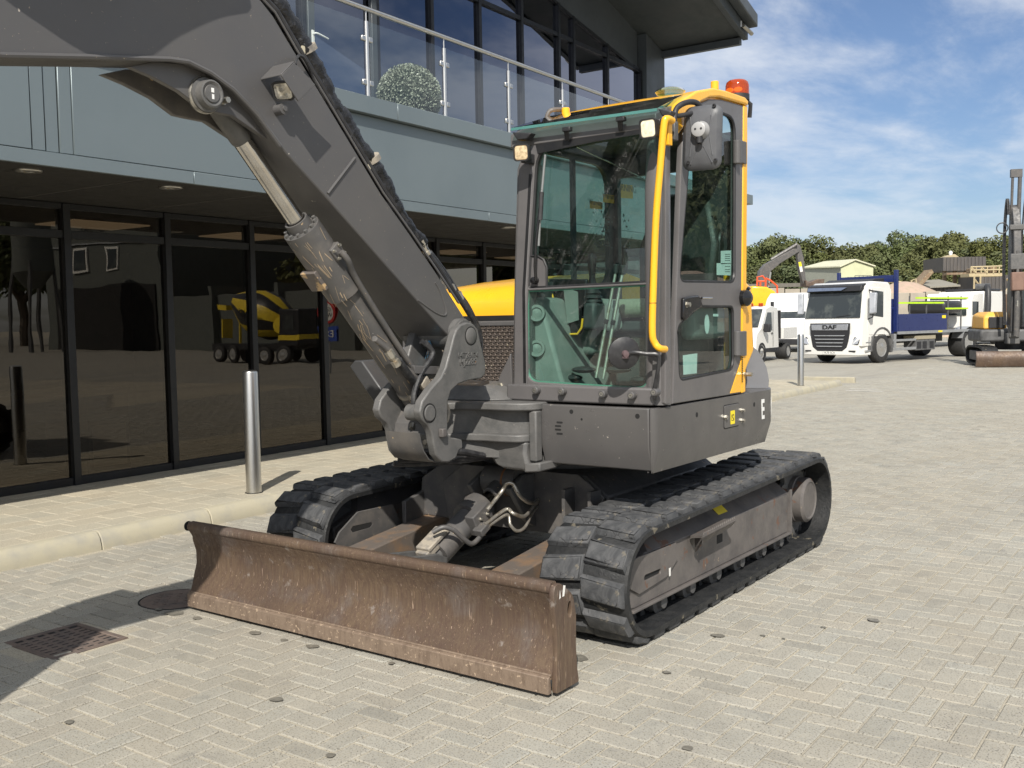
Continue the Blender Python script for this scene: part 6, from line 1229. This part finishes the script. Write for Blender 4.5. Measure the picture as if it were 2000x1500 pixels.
p_('roof_cover',BLK2,lambda m:m.box((-3.0,-1.1,2.86),(-.9,1.1,3.0)),bev=.05)
p_('rear_locker',pm('brown_door',(.16,.10,.06),.6),lambda m:(m.box((-4.0,1.0,1.7),(-3.1,1.2,2.7)),),bev=.01)
p_('rear_locker',bpy.data.materials['brown_door'],lambda m:m.box((-5.0,1.0,1.7),(-4.1,1.2,2.7)),bev=.01)
p_('rear_frame',BLU,lambda m:(m.box((-5.3,1.0,1.2),(-5.05,1.2,2.8)),m.box((-5.3,-1.1,1.0),(-3.0,1.1,1.2))))
p_('suction_hose',HOSE,lambda m:m.tube(smoothpath([(-.1,1.35,1.0),(-.2,1.42,1.8),(-.3,1.40,2.5),(-.5,1.3,3.0),(-.9,1.1,3.1),(-1.5,.9,3.05)],6),.15,12))
p_('hose_reel',CHAS,lambda m:m.cyl((-.8,.6,3.1),(-.8,1.3,3.1),.16))
p_('bonnet_box',BLK2,lambda m:m.box((2.0,-1.0,1.7),(4.2,1.0,2.35)),bev=.2,seg=3)
p_('chassis_rail',CHAS,lambda m:m.box((-5,-.5,.6),(4,.5,.95)))
for x in (1.0,-2.2,-3.4):
    for s in (1,-1): wheel(p_,x,s*1.2,.48,.28,s)
# ---- second compact excavator at the right edge
g=at(1907,718,z=0)
yv=math.radians(-60)
RZ=YAW*-1+math.pi-.22; cx=g-Vector((math.cos(RZ)*1.13-math.sin(RZ)*.95,math.sin(RZ)*1.13+math.cos(RZ)*.95,0)); cx.z=0
t=thing('mini_excavator',cx,RZ,label='compact excavator with raised grey boom and rusty blade at the right edge',cat='excavator',local=True); p_=mk(t)
# local frame: +y points to the camera, x to picture left after the turn
p_('dozer_blade',RUST,lambda m:m.prism([(.95,.02),(.90,.03),(.98,.22),(.92,.42),(.96,.44),(1.02,.40),(1.06,.2)],'x',-1.15,1.15),ang=60)
p_('blade_arms',CHAS,lambda m:(m.box((-.6,.0,.15),(-.45,.95,.27)),m.box((.45,.0,.15),(.6,.95,.27))))
for s in (-1,1):
    tr=p_('rubber_track',RUB,lambda m:m.loft([[(s*.75-.2,-.2+(1.05)*c,.30+.27*q_),(s*.75+.2,-.2+1.05*c,.30+.27*q_)] +[(s*.75+.2,-.2+.98*c,.30+.22*q_),(s*.75-.2,-.2+.98*c,.30+.22*q_)] for c,q_ in [(math.copysign(abs(math.cos(a))**.45,math.cos(a)),math.copysign(abs(math.sin(a))**.8,math.sin(a))) for a in [2*math.pi*i/36 for i in range(37)]]],cap=False),bev=0)
    p_('track_frame',CHAS,lambda m:m.box((s*.75-.15,-1.0,.15),(s*.75+.15,.6,.42)),bev=.02)
p_('upper_body',CHAS,lambda m:m.box((-.95,-1.0,.68),(.95,.55,1.02)),bev=.06)
p_('slew_ring',BLK2,lambda m:m.cyl((0,-.2,.45),(0,-.2,.7),.4))
p_('engine_hood',YELD,lambda m:m.loft([[(.25,-1.0,1.03),(.85,-1.0,1.03),(.85,.42,1.03),(.25,.42,1.03)],[(.25,-1.0,1.4),(.83,-1.0,1.4),(.83,.38,1.38),(.25,.38,1.38)],[(.25,-1.0,1.50),(.68,-1.0,1.50),(.68,.25,1.50),(.25,.25,1.50)]]),bev=.04)
p_('hood_grille',BLK2,lambda m:m.box((.3,.42,1.05),(.72,.45,1.36)),bev=.02)
p_('cab',BLK2,lambda m:m.box((-.95,-.9,1.03),(-.05,.5,2.35)),bev=.06); p_('cab_roof',YEL,lambda m:m.box((-.97,-.9,2.36),(-.03,.5,2.46)),bev=.04)
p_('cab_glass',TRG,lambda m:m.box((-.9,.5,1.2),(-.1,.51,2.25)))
p_('swing_post',CAST,lambda m:(m.box((.02,.5,.62),(.34,.85,.92)),m.box((.05,.7,.8),(.31,.9,1.15))),bev=.03)
MGR=pm('dark_machine_grey',(.045,.045,.047),.5,c2=(.07,.065,.06),s=6)
bo=p_('boom',MGR,lambda m:m.prism([(.70,.95),(.95,.95),(1.02,1.8),(.98,2.6),(.86,3.35),(.68,3.4),(.62,2.5),(.60,1.7)],'x',.06,.30),bev=.02)
p_('boom_cylinder',GREYD,lambda m:(m.cyl((.18,1.06,.85),(.18,1.12,1.9),.065),m.cyl((.18,1.12,1.9),(.18,1.1,2.5),.04)),bo)
p_('rod',CHR,lambda m:m.cyl((.18,1.12,1.45),(.18,1.12,1.75),.045),bo)
p_('arm',MGR,lambda m:m.prism([(.7,3.3),(.85,3.35),(1.05,3.0),(1.15,2.2),(1.05,2.1),(.8,2.8)],'x',.08,.28),bo,bev=.02)
p_('arm_cylinder',GREYD,lambda m:(m.cyl((.10,.8,3.0),(.10,.9,3.95),.05),m.cyl((.28,.8,3.1),(.28,.9,3.9),.035),m.box((.05,.82,3.90),(.33,.95,4.05))),bo)
p_('linkage',CAST,lambda m:m.box((.0,1.0,2.15),(.36,1.15,2.45)),bo,bev=.02); p_('linkage',CAST,lambda m:m.box((-.02,.95,2.9),(.38,1.1,3.0)),bo,bev=.02)
p_('coupler',pm('rusty_coupler',(.20,.12,.09),.6),lambda m:m.box((.02,1.02,1.75),(.34,1.2,2.1)),bo,bev=.03)
for dx in (-.02,.40,.44): p_('hose',HOSE,lambda m:m.tube(smoothpath([(dx,.9,1.1),(dx+.02,.8,2.0),(dx+.01,.8,3.0),(dx-.03,.85,3.5),(dx-.06,.9,3.2)],6),.022,6),bo)
p_('hose_loop',HOSE,lambda m:m.tube([(.52+.14*math.cos(a),.9,2.95+.10*math.sin(a)) for a in [2*math.pi*i/16 for i in range(17)]],.014,6),bo)
for o_ in [bo]+list(bo.children):
    for v_ in o_.data.vertices:
        if v_.co.z>1: v_.co.z=1+(v_.co.z-1)*1.40
    o_.data.update()
# ---- yellow excavator beyond the vans
g=gnd(1478,50); t=thing('large_excavator',g,-YAW,label='grey boom yellow excavator with orange handrails standing beyond the white vans',cat='excavator',local=True); p_=mk(t)
PXM=50/F   # metres per pixel there; local x to the right, y away, z up
def lz(u,v): return ((u-1478)*PXM,(707-v)*PXM-.80)
def gl(u,v): 
    w=atd(u,v,50); d=w-g; R_=-YAW; return (d.x*math.cos(R_)+d.y*math.sin(R_),w.z)
def pl(name,mat,px,y0,y1,**k): return p_(name,mat,lambda m:m.prism([gl(u,v) for u,v in px],'y',y0,y1),**k)
pl('boom',GREYD,[(1478,562),(1480,530),(1490,517),(1545,487),(1556,487),(1556,493),(1520,515),(1502,530),(1494,562)],-.25,.25,bev=.02)
pl('arm',GREYD,[(1552,478),(1558,480),(1565,503),(1570,545),(1575,553),(1565,555),(1555,520),(1553,500)],-.18,.18,bev=.02)
p_('arm_cylinder',GREYD,lambda m:(m.tube([(gl(1504,508)[0],0,gl(1504,508)[1]),(gl(1554,478)[0],0,gl(1554,478)[1])],.09,8)))
pl('bucket',RUST,[(1566,548),(1575,552),(1590,546),(1603,546),(1601,556),(1582,562),(1567,560)],-.5,.5,bev=.03)
pl('arm_sticker',YLB,[(1555,513),(1560,512),(1562,521),(1557,522)],-.19,-.185); pl('arm_sticker',WHP,[(1557,522),(1562,521),(1564,531),(1559,532)],-.19,-.185)
pl('body',YEL,[(1455,580),(1455,560),(1485,562),(1500,570),(1506,580),(1506,600),(1455,600)],-1.2,1.0,bev=.08)
pl('lift_cylinder',CHR,[(1497,532),(1500,533),(1496,562),(1493,562)],-.5,-.4)
ORN=pm('orange_handrail',(.75,.10,.03),.5)
for px in ([(1468,580),(1468,543),(1478,541),(1484,548),(1484,575)],[(1468,551),(1482,551)],[(1484,545),(1494,550),(1506,560),(1507,578)],[(1474,562),(1474,551)]): p_('handrail',ORN,lambda m:m.tube([(gl(u,v)[0],-1.0,gl(u,v)[1]) for u,v in px],.045,6))
pl('undercarriage',CHAS,[(1455,601),(1510,601),(1510,690),(1455,690)],-1.2,1.2)
# ---- concrete wall and stores
CONC=pm('concrete_wall',(.36,.32,.26),.85,c2=(.30,.27,.22),s=.8,bs=10,bst=.3)
def backbox(name,D,px,depth,mat,label,cat,parts=None,bev=.02):
    u0=px[0][0]; o=gnd(u0,D); t=thing(name,o,-YAW,label=label,cat=cat,local=True); p2=mk(t)
    def G(u,v):
        w=atd(u,v,D); d=w-o; return (d.x*math.cos(YAW)-d.y*math.sin(YAW),w.z)
    return t,p2,G
t,p_,G=backbox('retaining_wall',62,[(1500,0)],1,CONC,'long pale concrete retaining wall behind the vans and lorries','wall')
x0,z0=G(1440,563); x1,z1=G(1990,590)
w1_=(x1-x0)/18
for k in range(18): p_('wall_panel',CONC,lambda m:m.box((x0+k*w1_+.03,0,0),(x0+(k+1)*w1_-.03,.5,z0-.4*(k>5)-rnd.random()*.12)),bev=.02)
p_('capping',pm('dark_capping',(.14,.13,.11),.8),lambda m:m.box((x0,-.05,z0+.02),(x0+6*w1_,.55,z0+.25)))
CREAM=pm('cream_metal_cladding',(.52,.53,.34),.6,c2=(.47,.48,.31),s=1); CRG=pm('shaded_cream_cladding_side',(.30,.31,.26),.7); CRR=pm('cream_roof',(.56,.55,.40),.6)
t,p_,G=backbox('cream_shed',95,[(1652,0)],1,CREAM,'cream metal clad shed with shallow pitched roof below the trees','shed')
def P3(u,v,y): a,b=G(u,v); return (a*(95+y)/95 if 0 else a,y,b)
fr_=[(1640,640),(1640,523),(1667,510),(1703,522),(1703,640)]
F_=[G(u,v) for u,v in fr_]
dpx=G(1602,530)[0]-G(1640,530)[0]
p_('front_wall',CREAM,lambda m:m.prism(F_,'y',0,.2),smooth=False)
p_('side_wall',CRG,lambda m:m.slab([(F_[0][0],.1,F_[0][1]),(F_[1][0],.1,F_[1][1]),(F_[1][0]+dpx,6.0,F_[1][1]+.25),(F_[1][0]+dpx,6.0,F_[0][1])],(.05,.0,0)),smooth=False)
p_('roof',CRR,lambda m:(m.slab([(F_[1][0]-.15,-.2,F_[1][1]+.02),(F_[2][0],-.2,F_[2][1]+.05),(F_[2][0]+dpx*.55,6,F_[2][1]+.22),(F_[1][0]+dpx-.15,6,F_[1][1]+.25)],(0,0,.12)),m.slab([(F_[3][0]+.15,-.2,F_[3][1]+.02),(F_[2][0],-.2,F_[2][1]+.05),(F_[2][0]+dpx*.5,6,F_[2][1]+.2),(F_[3][0]+dpx*.3,6,F_[3][1]+.1)],(0,0,.12))),smooth=False)
for u in (1657,1683): a,b=G(u,544); p_('louvre',DARK,lambda m:m.box((a-.2,-.05,b-.1),(a+.25,.0,b+.12)))
p_('ridge_rail',CHAS,lambda m:[m.tube([(G(u,539)[0],-.5,G(u,539)[1]),(G(u,548)[0],-.5,G(u,548)[1])],.03,5) for u in range(1664,1700,8)]+[m.tube([(G(1664,539)[0],-.5,G(1664,539)[1]),(G(1696,539)[0],-.5,G(1696,539)[1])],.03,5)],kind='stuff')
def corr(name,c,c2): return pm(name,c,.7,c2=c2,s=3,strk=(6,6,.3))
CORR=corr('dark_corrugated_sheet',(.075,.07,.068),(.12,.105,.09)); CORG=corr('weathered_sheet_roof',(.26,.245,.20),(.20,.185,.15)); RUSTS=pm('rusty_steelwork',(.20,.13,.08),.8,c2=(.30,.25,.16),s=6); BEI=pm('beige_steelwork',(.45,.37,.22),.6,c2=(.38,.31,.19))
def ribbed(m,a,b,y,z0f,z1f,step=.3,t=.06):
    x=a
    while x<b: m.box((x,y-t,z0f),(x+step*.5,y,z1f)); x+=step
def hopper(nm,lab,px,D,dep,mat,roofmat=None,roofpx=None):
    t,p2,G=backbox(nm,D,[(px[0],0)],1,mat,lab,'hopper building')
    a,zt=G(px[0],px[1]); b,zb=G(px[2],px[3])
    p2('wall',mat,lambda m:m.box((a,0,max(.1,zb)),(b,dep,zt)),smooth=False)
    p2('corrugation',mat,lambda m:ribbed(m,a,b,0,max(.1,zb),zt-.02),smooth=False,kind='stuff')
    return t,p2,G
t,p_,G=hopper('upper_hopper','tall dark corrugated hopper on rusty steel legs at the top of the quarry plant',(1838,503,1922,528),84,4,CORR)
p_('top_plate',BEI,lambda m:m.prism([G(1846,503),G(1866,496),G(1876,503)],'y',.5,2)); a,b=G(1863,494); p_('roof_light',WHP,lambda m:m.lathe((a,1,b),(0,0,1),[(-.2,.12),(.1,.16),(.2,.1),(.22,0)],10))
for u in (1842,1862,1884,1906): a,b=G(u,528); p_('leg',RUSTS,lambda m:m.box((a,.2,.2),(a+.25,.45,b)))
p_('walkway',RUSTS,lambda m:m.box((G(1840,536)[0],-.6,G(1880,537)[1]),(G(1925,536)[0],.0,G(1880,533)[1])))
t,p_,G=hopper('lower_store','dark corrugated store with weathered sloping roof left of the hopper',(1811,562,1870,600),78,5,CORR)
p_('roof',CORG,lambda m:m.slab([(G(1809,563)[0],-.5,G(1809,563)[1]),(G(1868,562)[0],-.5,G(1868,560)[1]),(G(1890,545)[0],5.5,G(1890,543)[1]),(G(1838,548)[0],5.5,G(1838,547)[1])],(0,0,.12)),smooth=False)
p_('side_wall',CORR,lambda m:m.slab([(G(1868,562)[0],0,.1),(G(1868,562)[0],0,G(1868,561)[1]),(G(1888,545)[0],5.4,G(1888,544)[1]),(G(1888,545)[0],5.4,.1)],(.05,0,0)),smooth=False)
p_('conveyor_canopy',RUSTS,lambda m:m.slab([(G(1808,556)[0],2,G(1808,556)[1]),(G(1838,524)[0],2,G(1838,524)[1]),(G(1842,530)[0],2,G(1842,530)[1]),(G(1816,560)[0],2,G(1816,560)[1])],(0,1.5,0)))
t,p_,G=hopper('right_hopper','long dark corrugated bin beside the mini excavator boom',(1912,538,1972,566),80,4,CORR)
for u in (1915,1935,1955,1970): a,b=G(u,566); p_('leg',RUSTS,lambda m:m.box((a,.3,.2),(a+.22,.5,b)))
t,p_,G=backbox('conveyor_frame',70,[(1790,0)],1,BEI,'beige lattice conveyor frames behind the blue lorry body','conveyor')
def bar(px,r=.07,y=0): p_('lattice_bar',BEI,lambda m:m.tube([(G(u,v)[0],y,G(u,v)[1]) for u,v in px],r,5))
for px in ([(1750,550),(1800,560)],[(1752,563),(1812,572)],[(1755,575),(1822,612)],[(1755,583),(1812,615)],[(1778,615),(1778,548),(1786,545),(1788,560)],[(1752,550),(1765,565),(1778,552),(1792,568),(1800,560)],[(1770,560),(1785,575),(1800,565),(1812,585)],[(1800,560),(1812,572),(1812,612)],[(1725,552),(1752,550)],[(1755,565),(1755,612)],[(1795,565),(1795,605)]): bar(px)
for k in range(12): bar([(1757+k*5.4,577+k*3.0),(1757+k*5.4,584+k*2.7)],.05,.3)
t,p_,G=backbox('gantry_platform',76,[(1890,0)],1,BEI,'beige railed gantry platform between the hoppers','gantry')
p_('platform',BEI,lambda m:m.box((G(1890,540)[0],0,G(1925,540)[1]),(G(1957,540)[0],1.5,G(1925,534)[1])))
for px in ([(1893,522),(1957,520)],[(1893,528),(1957,527)]): bar(px,.06)
for u in (1893,1903,1913,1925,1937,1948,1957): bar([(u,534),(u,521)],.05)
for px in ([(1900,540),(1900,600)],[(1912,540),(1912,600)],[(1900,545),(1912,560),(1900,575),(1912,590)],[(1893,522),(1903,534)],[(1913,522),(1925,534)]): bar(px,.07)
p_('machinery',RUSTS,lambda m:(m.box((G(1895,530)[0],.3,G(1900,533)[1]),(G(1905,524)[0],1,G(1900,524)[1])),m.box((G(1935,530)[0],.3,G(1940,533)[1]),(G(1948,524)[0],1,G(1940,521)[1]))),bev=.05)
for k in range(9): bar([(1958+k*3.2,590-k*5),(1966+k*3.2,592-k*5)],.05,.5)
for px in ([(1955,590),(1985,543)],[(1967,592),(1995,548)]): bar(px,.07,.5)
t=thing('aggregate_heap',gnd(1765,66),0,label='pinkish aggregate heap behind the lorry headboard',cat='aggregate heap',local=True); p_=mk(t)
AGG=pm('crushed_stone',(.42,.31,.24),.9,c2=(.36,.29,.21),s=3,bs=8,bst=.6)
p_('heap',AGG,lambda m:m.loft([[(r*(1+.12*math.sin(5*a+r))*math.cos(a),r*math.sin(a),z) for a in [2*math.pi*i/24 for i in range(24)]] for r,z in ((4.8,0),(3.6,1.4),(2.0,2.8),(.7,3.5),(.1,3.6))]),ang=80)
# ---- trees on the ridge
def leafmat(name,c,c2):
    mt,t,p=newmat(name); g=nd(t,'ShaderNodeNewGeometry'); v=g.outputs['Position']; oi=nd(t,'ShaderNodeObjectInfo')
    col=mx(t,mr(t,tn(t,v,.55,4,.6),.35,.65),c,c2); col=mx(t,mr(t,oi.outputs['Random'],0,1,0,.45),col,(.10,.085,.02)); t.links.new(col,p.inputs['Base Color']); p.inputs['Roughness'].default_value=.65
    p.inputs['Specular IOR Level'].default_value=.2; return mt
LF=[leafmat('oak_leaf',(.095,.118,.052),(.118,.140,.060)),leafmat('dark_leaf',(.070,.092,.045),(.095,.112,.052)),leafmat('light_leaf',(.080,.105,.036),(.10,.12,.042))]
BARK=pm('tree_bark',(.11,.09,.07),.9)
def crownmesh(seed,mat,nb=60,per=230,R=(5.0,5.0,3.5),zc=6.2,ls=.25):
    r=random.Random(seed); m=MB(); bl=[]
    for i in range(nb):
        z=r.uniform(-.75,1); a=r.uniform(0,6.283); q_=math.sqrt(max(0,1-z*z)); k=r.uniform(.55,.95); bl.append((Vector((R[0]*k*q_*math.cos(a),R[1]*k*q_*math.sin(a),zc+R[2]*k*z)),r.uniform(.8,1.55)))
    for c,br in bl:
        for j in range(per):
            d=Vector((r.gauss(0,1),r.gauss(0,1),r.gauss(0,1))).normalized(); p=c+d*br*r.uniform(.75,1.08)*Vector((1,1,1)).x; p.z=c.z+(p.z-c.z)*.72
            n=(d+Vector((r.gauss(0,.6),r.gauss(0,.6),r.gauss(.3,.6)))).normalized(); e=n.cross(Vector((r.random(),r.random(),r.random()))).normalized(); f=n.cross(e); L=ls*r.uniform(.5,1.1)
            m.quad(p-e*L,p-f*L*.55,p+e*L,p+f*L*.55)
    return m
protos=[]
for i in range(5):
    m=crownmesh(11+i,None); o=m.build('crown',LF[i%3],None,smooth=False,org=Vector((0,0,0))); o['kind']='stuff'; protos.append(o.data); bpy.data.objects.remove(o)
mt_=MB(); mt_.tube([(0,0,-2),(0.05,0,1.5),(.2,.1,4),(.1,0,6.5)],[.38,.30,.2,.08],8)
for a in (.3,2.1,3.9,5.2): mt_.tube([(.12,.05,2.8),(1.2*math.cos(a),1.2*math.sin(a),4.4),(2.6*math.cos(a),2.6*math.sin(a),6)],[.14,.10,.04],6)
o=mt_.build('trunk',BARK,None,org=Vector((0,0,0))); trunkm=o.data; bpy.data.objects.remove(o)
def tree(loc,s,k,rz,label,grp,sz=None):
    t=thing('tree',loc,rz,label=label,cat='tree',group=grp,local=True); t.scale=(s,s,sz or s)
    c=bpy.data.objects.new('crown',protos[k%5]); C.objects.link(c); c.parent=t
    c=bpy.data.objects.new('trunk',trunkm); C.objects.link(c); c.parent=t
    return t
m=MB()
hx_=[]
for D,z in ((100,-.4),(125,2.0),(150,6.0),(230,8)):
    hx_.append([Vector((gnd(u,D).x,gnd(u,D).y,z)) for u in range(900,3001,150)])
n_=len(hx_[0]); m.add([p for r in hx_ for p in r],[(k*n_+i,k*n_+i+1,(k+1)*n_+i+1,(k+1)*n_+i) for k in range(3) for i in range(n_-1)])
GRS=pm('rough_grass_slope',(.055,.075,.025),.95,c2=(.10,.09,.04),s=.3); o=m.build('hillside',GRS,None,org=Vector((0,0,0))); o['kind']='structure'
G1='trees on the ridge behind the yard'; LB='broadleaf tree in the wooded ridge behind the yard'
TL=['leftmost broadleaf tree of the ridge, right behind the excavator cab edge','broadleaf tree above the orange handrails of the large excavator','rounded tree just right of the excavator cab, left of the large boom','tree behind the raised middle of the distant grey boom','highest tree at the left of the ridge, above the boom tip','tree between the boom tip and the cream shed','dark domed tree above the left end of the cream shed','tree directly above the ridge of the cream shed','low tree in the dip of the skyline right of the cream shed','dark tree rising right of the skyline dip','tall rounded tree above the blue lorry headboard','small tree above the conveyor frames','tree above the lower corrugated store','tall tree left of the upper hopper top','tree directly behind the upper hopper','tree above the railed gantry platform','tree left of the raised mini excavator boom','tall tree behind the raised mini excavator boom','tree at the right edge of the picture','tree beyond the right edge of the ridge']
tops=[(1452,482,0),(1480,470,0),(1512,462,3),(1545,466,1),(1575,458,2),(1605,480,0),(1640,466,1),(1668,480,1),(1700,490,2),(1738,468,0),(1762,455,3),(1795,466,1),(1825,462,0),(1858,452,3),(1890,462,1),(1925,458,0),(1955,470,1),(1985,448,4),(2020,452,1),(2060,450,0)]
r=random.Random(5)
for i,(u,v,k) in enumerate(tops):
    D=128+r.uniform(-4,8); w=atd(u,v,D); s=r.uniform(.9,1.05); base=w.z-10.2*s; tree((w.x,w.y,base),s*.98,k+ (i%2)*2,r.uniform(0,6.28),TL[i],G1,s)
for i in range(18):
    u=1440+i*36+r.uniform(-8,8); D=112+r.uniform(-3,5); v=r.uniform(505,530); w=atd(u,v,D); s=r.uniform(.62,.85); tree((w.x,w.y,w.z-9.4*s),s*1.15,r.randrange(5),r.uniform(0,6.28),'low broadleaf tree on the front slope of the wooded ridge','lower trees at the foot of the ridge',s)
# white line markings at the kerb end
LN=pm('worn_white_line',(.62,.60,.55),.8)
for (u0,v0),(u1,v1) in (((1652,763),(1725,765)),((1660,760),(1715,761))):
    a,b=at(u0,v0,z=0),at(u1,v1,z=0); d=(b-a).normalized(); n=Vector((-d.y,d.x,0))*.05
    m=MB(); m.slab([Vector((p.x,p.y,.0045)) for p in (a-n,b-n,b+n,a+n)],(0,0,.0005)); o=m.build('road_marking',LN,None,smooth=False,org=Vector((0,0,0))); o['kind']='structure'
# ================= the other side of the yard: seen only as reflections in the glazing =================
def local(u,v,z=0): return b2w((u,v,z))
def mirrored(px,D):            # where a thing must stand to appear at that pixel in the shop glass
    w=Vector(CO+ray(*px)*D)-BO; return (-w.dot(BU),w.dot(BV),w.z)
q0=mirrored((505,700),41); q1=mirrored((595,700),39)
a0=mirrored((440,700),41.5); a1=mirrored((610,700),38.5)
A0,A1=b2w((a0[0],a0[1],0)),b2w((a1[0],a1[1],0)); hm=math.atan2((A1-A0).y,(A1-A0).x)
t=thing('mixer_lorry',(A0+A1)/2,hm,label='black and yellow concrete mixer lorry, seen as a reflection in the shop glass',cat='lorry',local=True); t.scale=(.72,.72,.72); p_=mk(t)
YB=pm('mixer_yellow',(.80,.58,.03),.4); BB=pm('mixer_black',(.02,.02,.022),.35)
p_('chassis',BB,lambda m:m.box((-3.6,-1.0,.75),(3.6,1.0,1.1)))
for x in (-2.8,-1.5,1.2,2.6):
    for s in (1,-1): wheel(p_,x,s*1.2,.5,.3,s)
cb=p_('cab',BB,lambda m:m.box((2.2,-1.2,.9),(3.9,1.2,2.9)),bev=.1,seg=3)
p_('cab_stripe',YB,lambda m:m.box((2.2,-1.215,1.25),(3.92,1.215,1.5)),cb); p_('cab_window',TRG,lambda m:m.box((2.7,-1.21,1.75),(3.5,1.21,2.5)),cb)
dm=MB(); dax=Vector((-.94,0,.30)).normalized()
pd=[(0,.35),(.3,.85),(1.3,1.22),(2.4,1.25),(3.6,.85),(4.4,.55),(4.5,.5)]
for k in range(12):
    dm.m=k%2
    nx=dax.cross(Vector((0,1,0))).normalized(); ny=dax.cross(nx); c=Vector((1.9,0,2.05))
    rr=[[c+dax*d+(nx*math.cos(a)+ny*math.sin(a))*q_ for a in [2*math.pi*(k+j/3)/12 for j in range(4)]] for d,q_ in pd]
    dm.loft(rr,cap=False,close=False)
dr_=dm.build('drum',[YB,BB],t,ang=60)
for s in (-1,1): text('TRUMIX',.42,BB,dr_,Vector((1.9,0,2.05))+dax*1.9+Vector((0,s*1.27,.0)),(-s*.94*-1*-1,0,-s*-.3*-1) if 0 else ((.94 if s<0 else -.94),0,(-.30 if s<0 else .30)),(.30,0,.94),.01,name='drum_lettering',bold=.01)
p_('rear_chute',YB,lambda m:(m.box((-3.5,-.4,1.4),(-3.4,.4,2.5)),m.box((-3.7,-.4,3.0),(-3.0,.4,3.25)),m.box((-3.3,-1.1,1.1),(-3.2,-.95,3.3))))
p_('water_tank',YB,lambda m:m.cyl((2.0,-1.0,2.0),(2.0,1.0,2.0),.42))
# dark shed with white framed windows
s0=mirrored((105,640),70); s1=mirrored((330,640),64)
B0,B1=b2w((s0[0],s0[1],0)),b2w((s1[0],s1[1],0)); hs=math.atan2((B1-B0).y,(B1-B0).x); Ls=(B1-B0).length
t=thing('batching_shed',(B0+B1)/2,hs+math.pi,label='tall grey batching shed reflected in the shop glass',cat='shed',local=True); p_=mk(t)
SHG=pm('grey_shed_cladding',(.10,.11,.10),.7)
p_('wall',SHG,lambda m:m.box((-Ls/2,-.5,0),(Ls/2,12,9.2)),smooth=False)
p_('door_opening',DARK,lambda m:m.box((-Ls/2+.6,-.62,0),(Ls/2-1,-.5,4.2)),smooth=False)
for x in (-1.2,1.9):
    wf=p_('window',WHP,lambda m:(m.box((x-.6,-.62,5.2),(x+.6,-.5,6.8))),smooth=False); p_('pane',TRG,lambda m:m.box((x-.45,-.66,5.35),(x+.45,-.62,6.65)),wf)
text('TRUMIX',.9,BLK2,t,(0,-.62,8.2),(1,0,0),(0,0,1),.03,name='sign_lettering')
p_('gutter',ALU,lambda m:m.box((-Ls/2,-.62,7.0),(Ls/2-1,-.52,7.08)))
t=thing('silo_gantry',b2w((mirrored((70,640),62)[0],mirrored((70,640),62)[1],0)),hs,label='pale silo and dark gantry legs reflected at the left of the shop glass',cat='silo',local=True); p_=mk(t)
p_('silo',SHG,lambda m:m.lathe((0,0,0),(0,0,1),[(4,.4),(5,1.2),(8.5,1.2),(9,.2)],16))
for x,y in ((-1,-1),(1,-1),(1,1),(-1,1)): p_('leg',CHAS,lambda m:m.tube([(x,y,0),(x*.8,y*.8,5.5)],.12,6))
# bays with heaps
t=thing('aggregate_bays',b2w((mirrored((560,640),58)[0],mirrored((560,640),58)[1],0)),hm+math.pi,label='row of aggregate bays with sand heaps reflected behind the mixer',cat='storage bays',local=True); p_=mk(t)
for k in range(4):
    p_('bay_wall',SHG,lambda m:m.box((-12+k*6,-.4,0),(-6.2+k*6,0,3.4))); p_('sand_heap',AGG,lambda m:m.loft([[(-9+k*6+r_*math.cos(a),3+r_*math.sin(a),z) for a in [2*math.pi*i/14 for i in range(14)]] for r_,z in ((2.8,2.6),(1.6,3.3),(.4,3.7))],cap=True))
    p_('bay_post',SHG,lambda m:m.box((-6.2+k*6,-.8,0),(-5.9+k*6,3,3.9)))
w=mirrored((642,650),30); gw=b2w((w[0],w[1],0)); t=thing('give_way_sign',gw,hm+math.pi,label='round give way plate over a blue exit plate, reflected right of the mixer',cat='sign',local=True); p_=mk(t)
p_('post',ALU,lambda m:m.cyl((0,0.05,0),(0,.05,2.2),.04))
REDP=pm('red_sign',(.6,.03,.03),.5); BLS=pm('blue_sign',(.03,.08,.4),.5)
for s in (-1,1):
    p_('sign_plate',REDP,lambda m:m.cyl((0,s*.04,1.85),(0,s*.045,1.85),.36)); p_('sign_face',WHP,lambda m:m.cyl((0,s*.046,1.85),(0,s*.05,1.85),.28)); p_('exit_plate',BLS,lambda m:m.box((-.38,s*.04,.95),(.38,s*.045,1.4)))
    for tx,z,sz,mm_ in (('GIVE',1.93,.19,BLK2),('WAY',1.75,.19,BLK2),('EXIT',1.17,.3,WHP)): text(tx,sz,mm_,t,(0,s*.055,z),(-s,0,0),(0,0,1),.001)
G2='trees across the yard, reflected in the glazing'
for i in range(12):
    q_=mirrored((60+i*85+r.uniform(-20,20),640),88+r.uniform(-6,10)); w=b2w((q_[0],q_[1],0)); tree(w,r.uniform(1.1,1.5),i,r.uniform(0,6.28),'dark broadleaf tree seen reflected in the building glazing',G2)
for i in range(5):
    q_=mirrored((700+i*60,640),66+r.uniform(-4,6)); w=b2w((q_[0],q_[1],0)); tree(w,r.uniform(.9,1.1),i,r.uniform(0,6.28),'dark broadleaf tree seen reflected in the building glazing',G2)
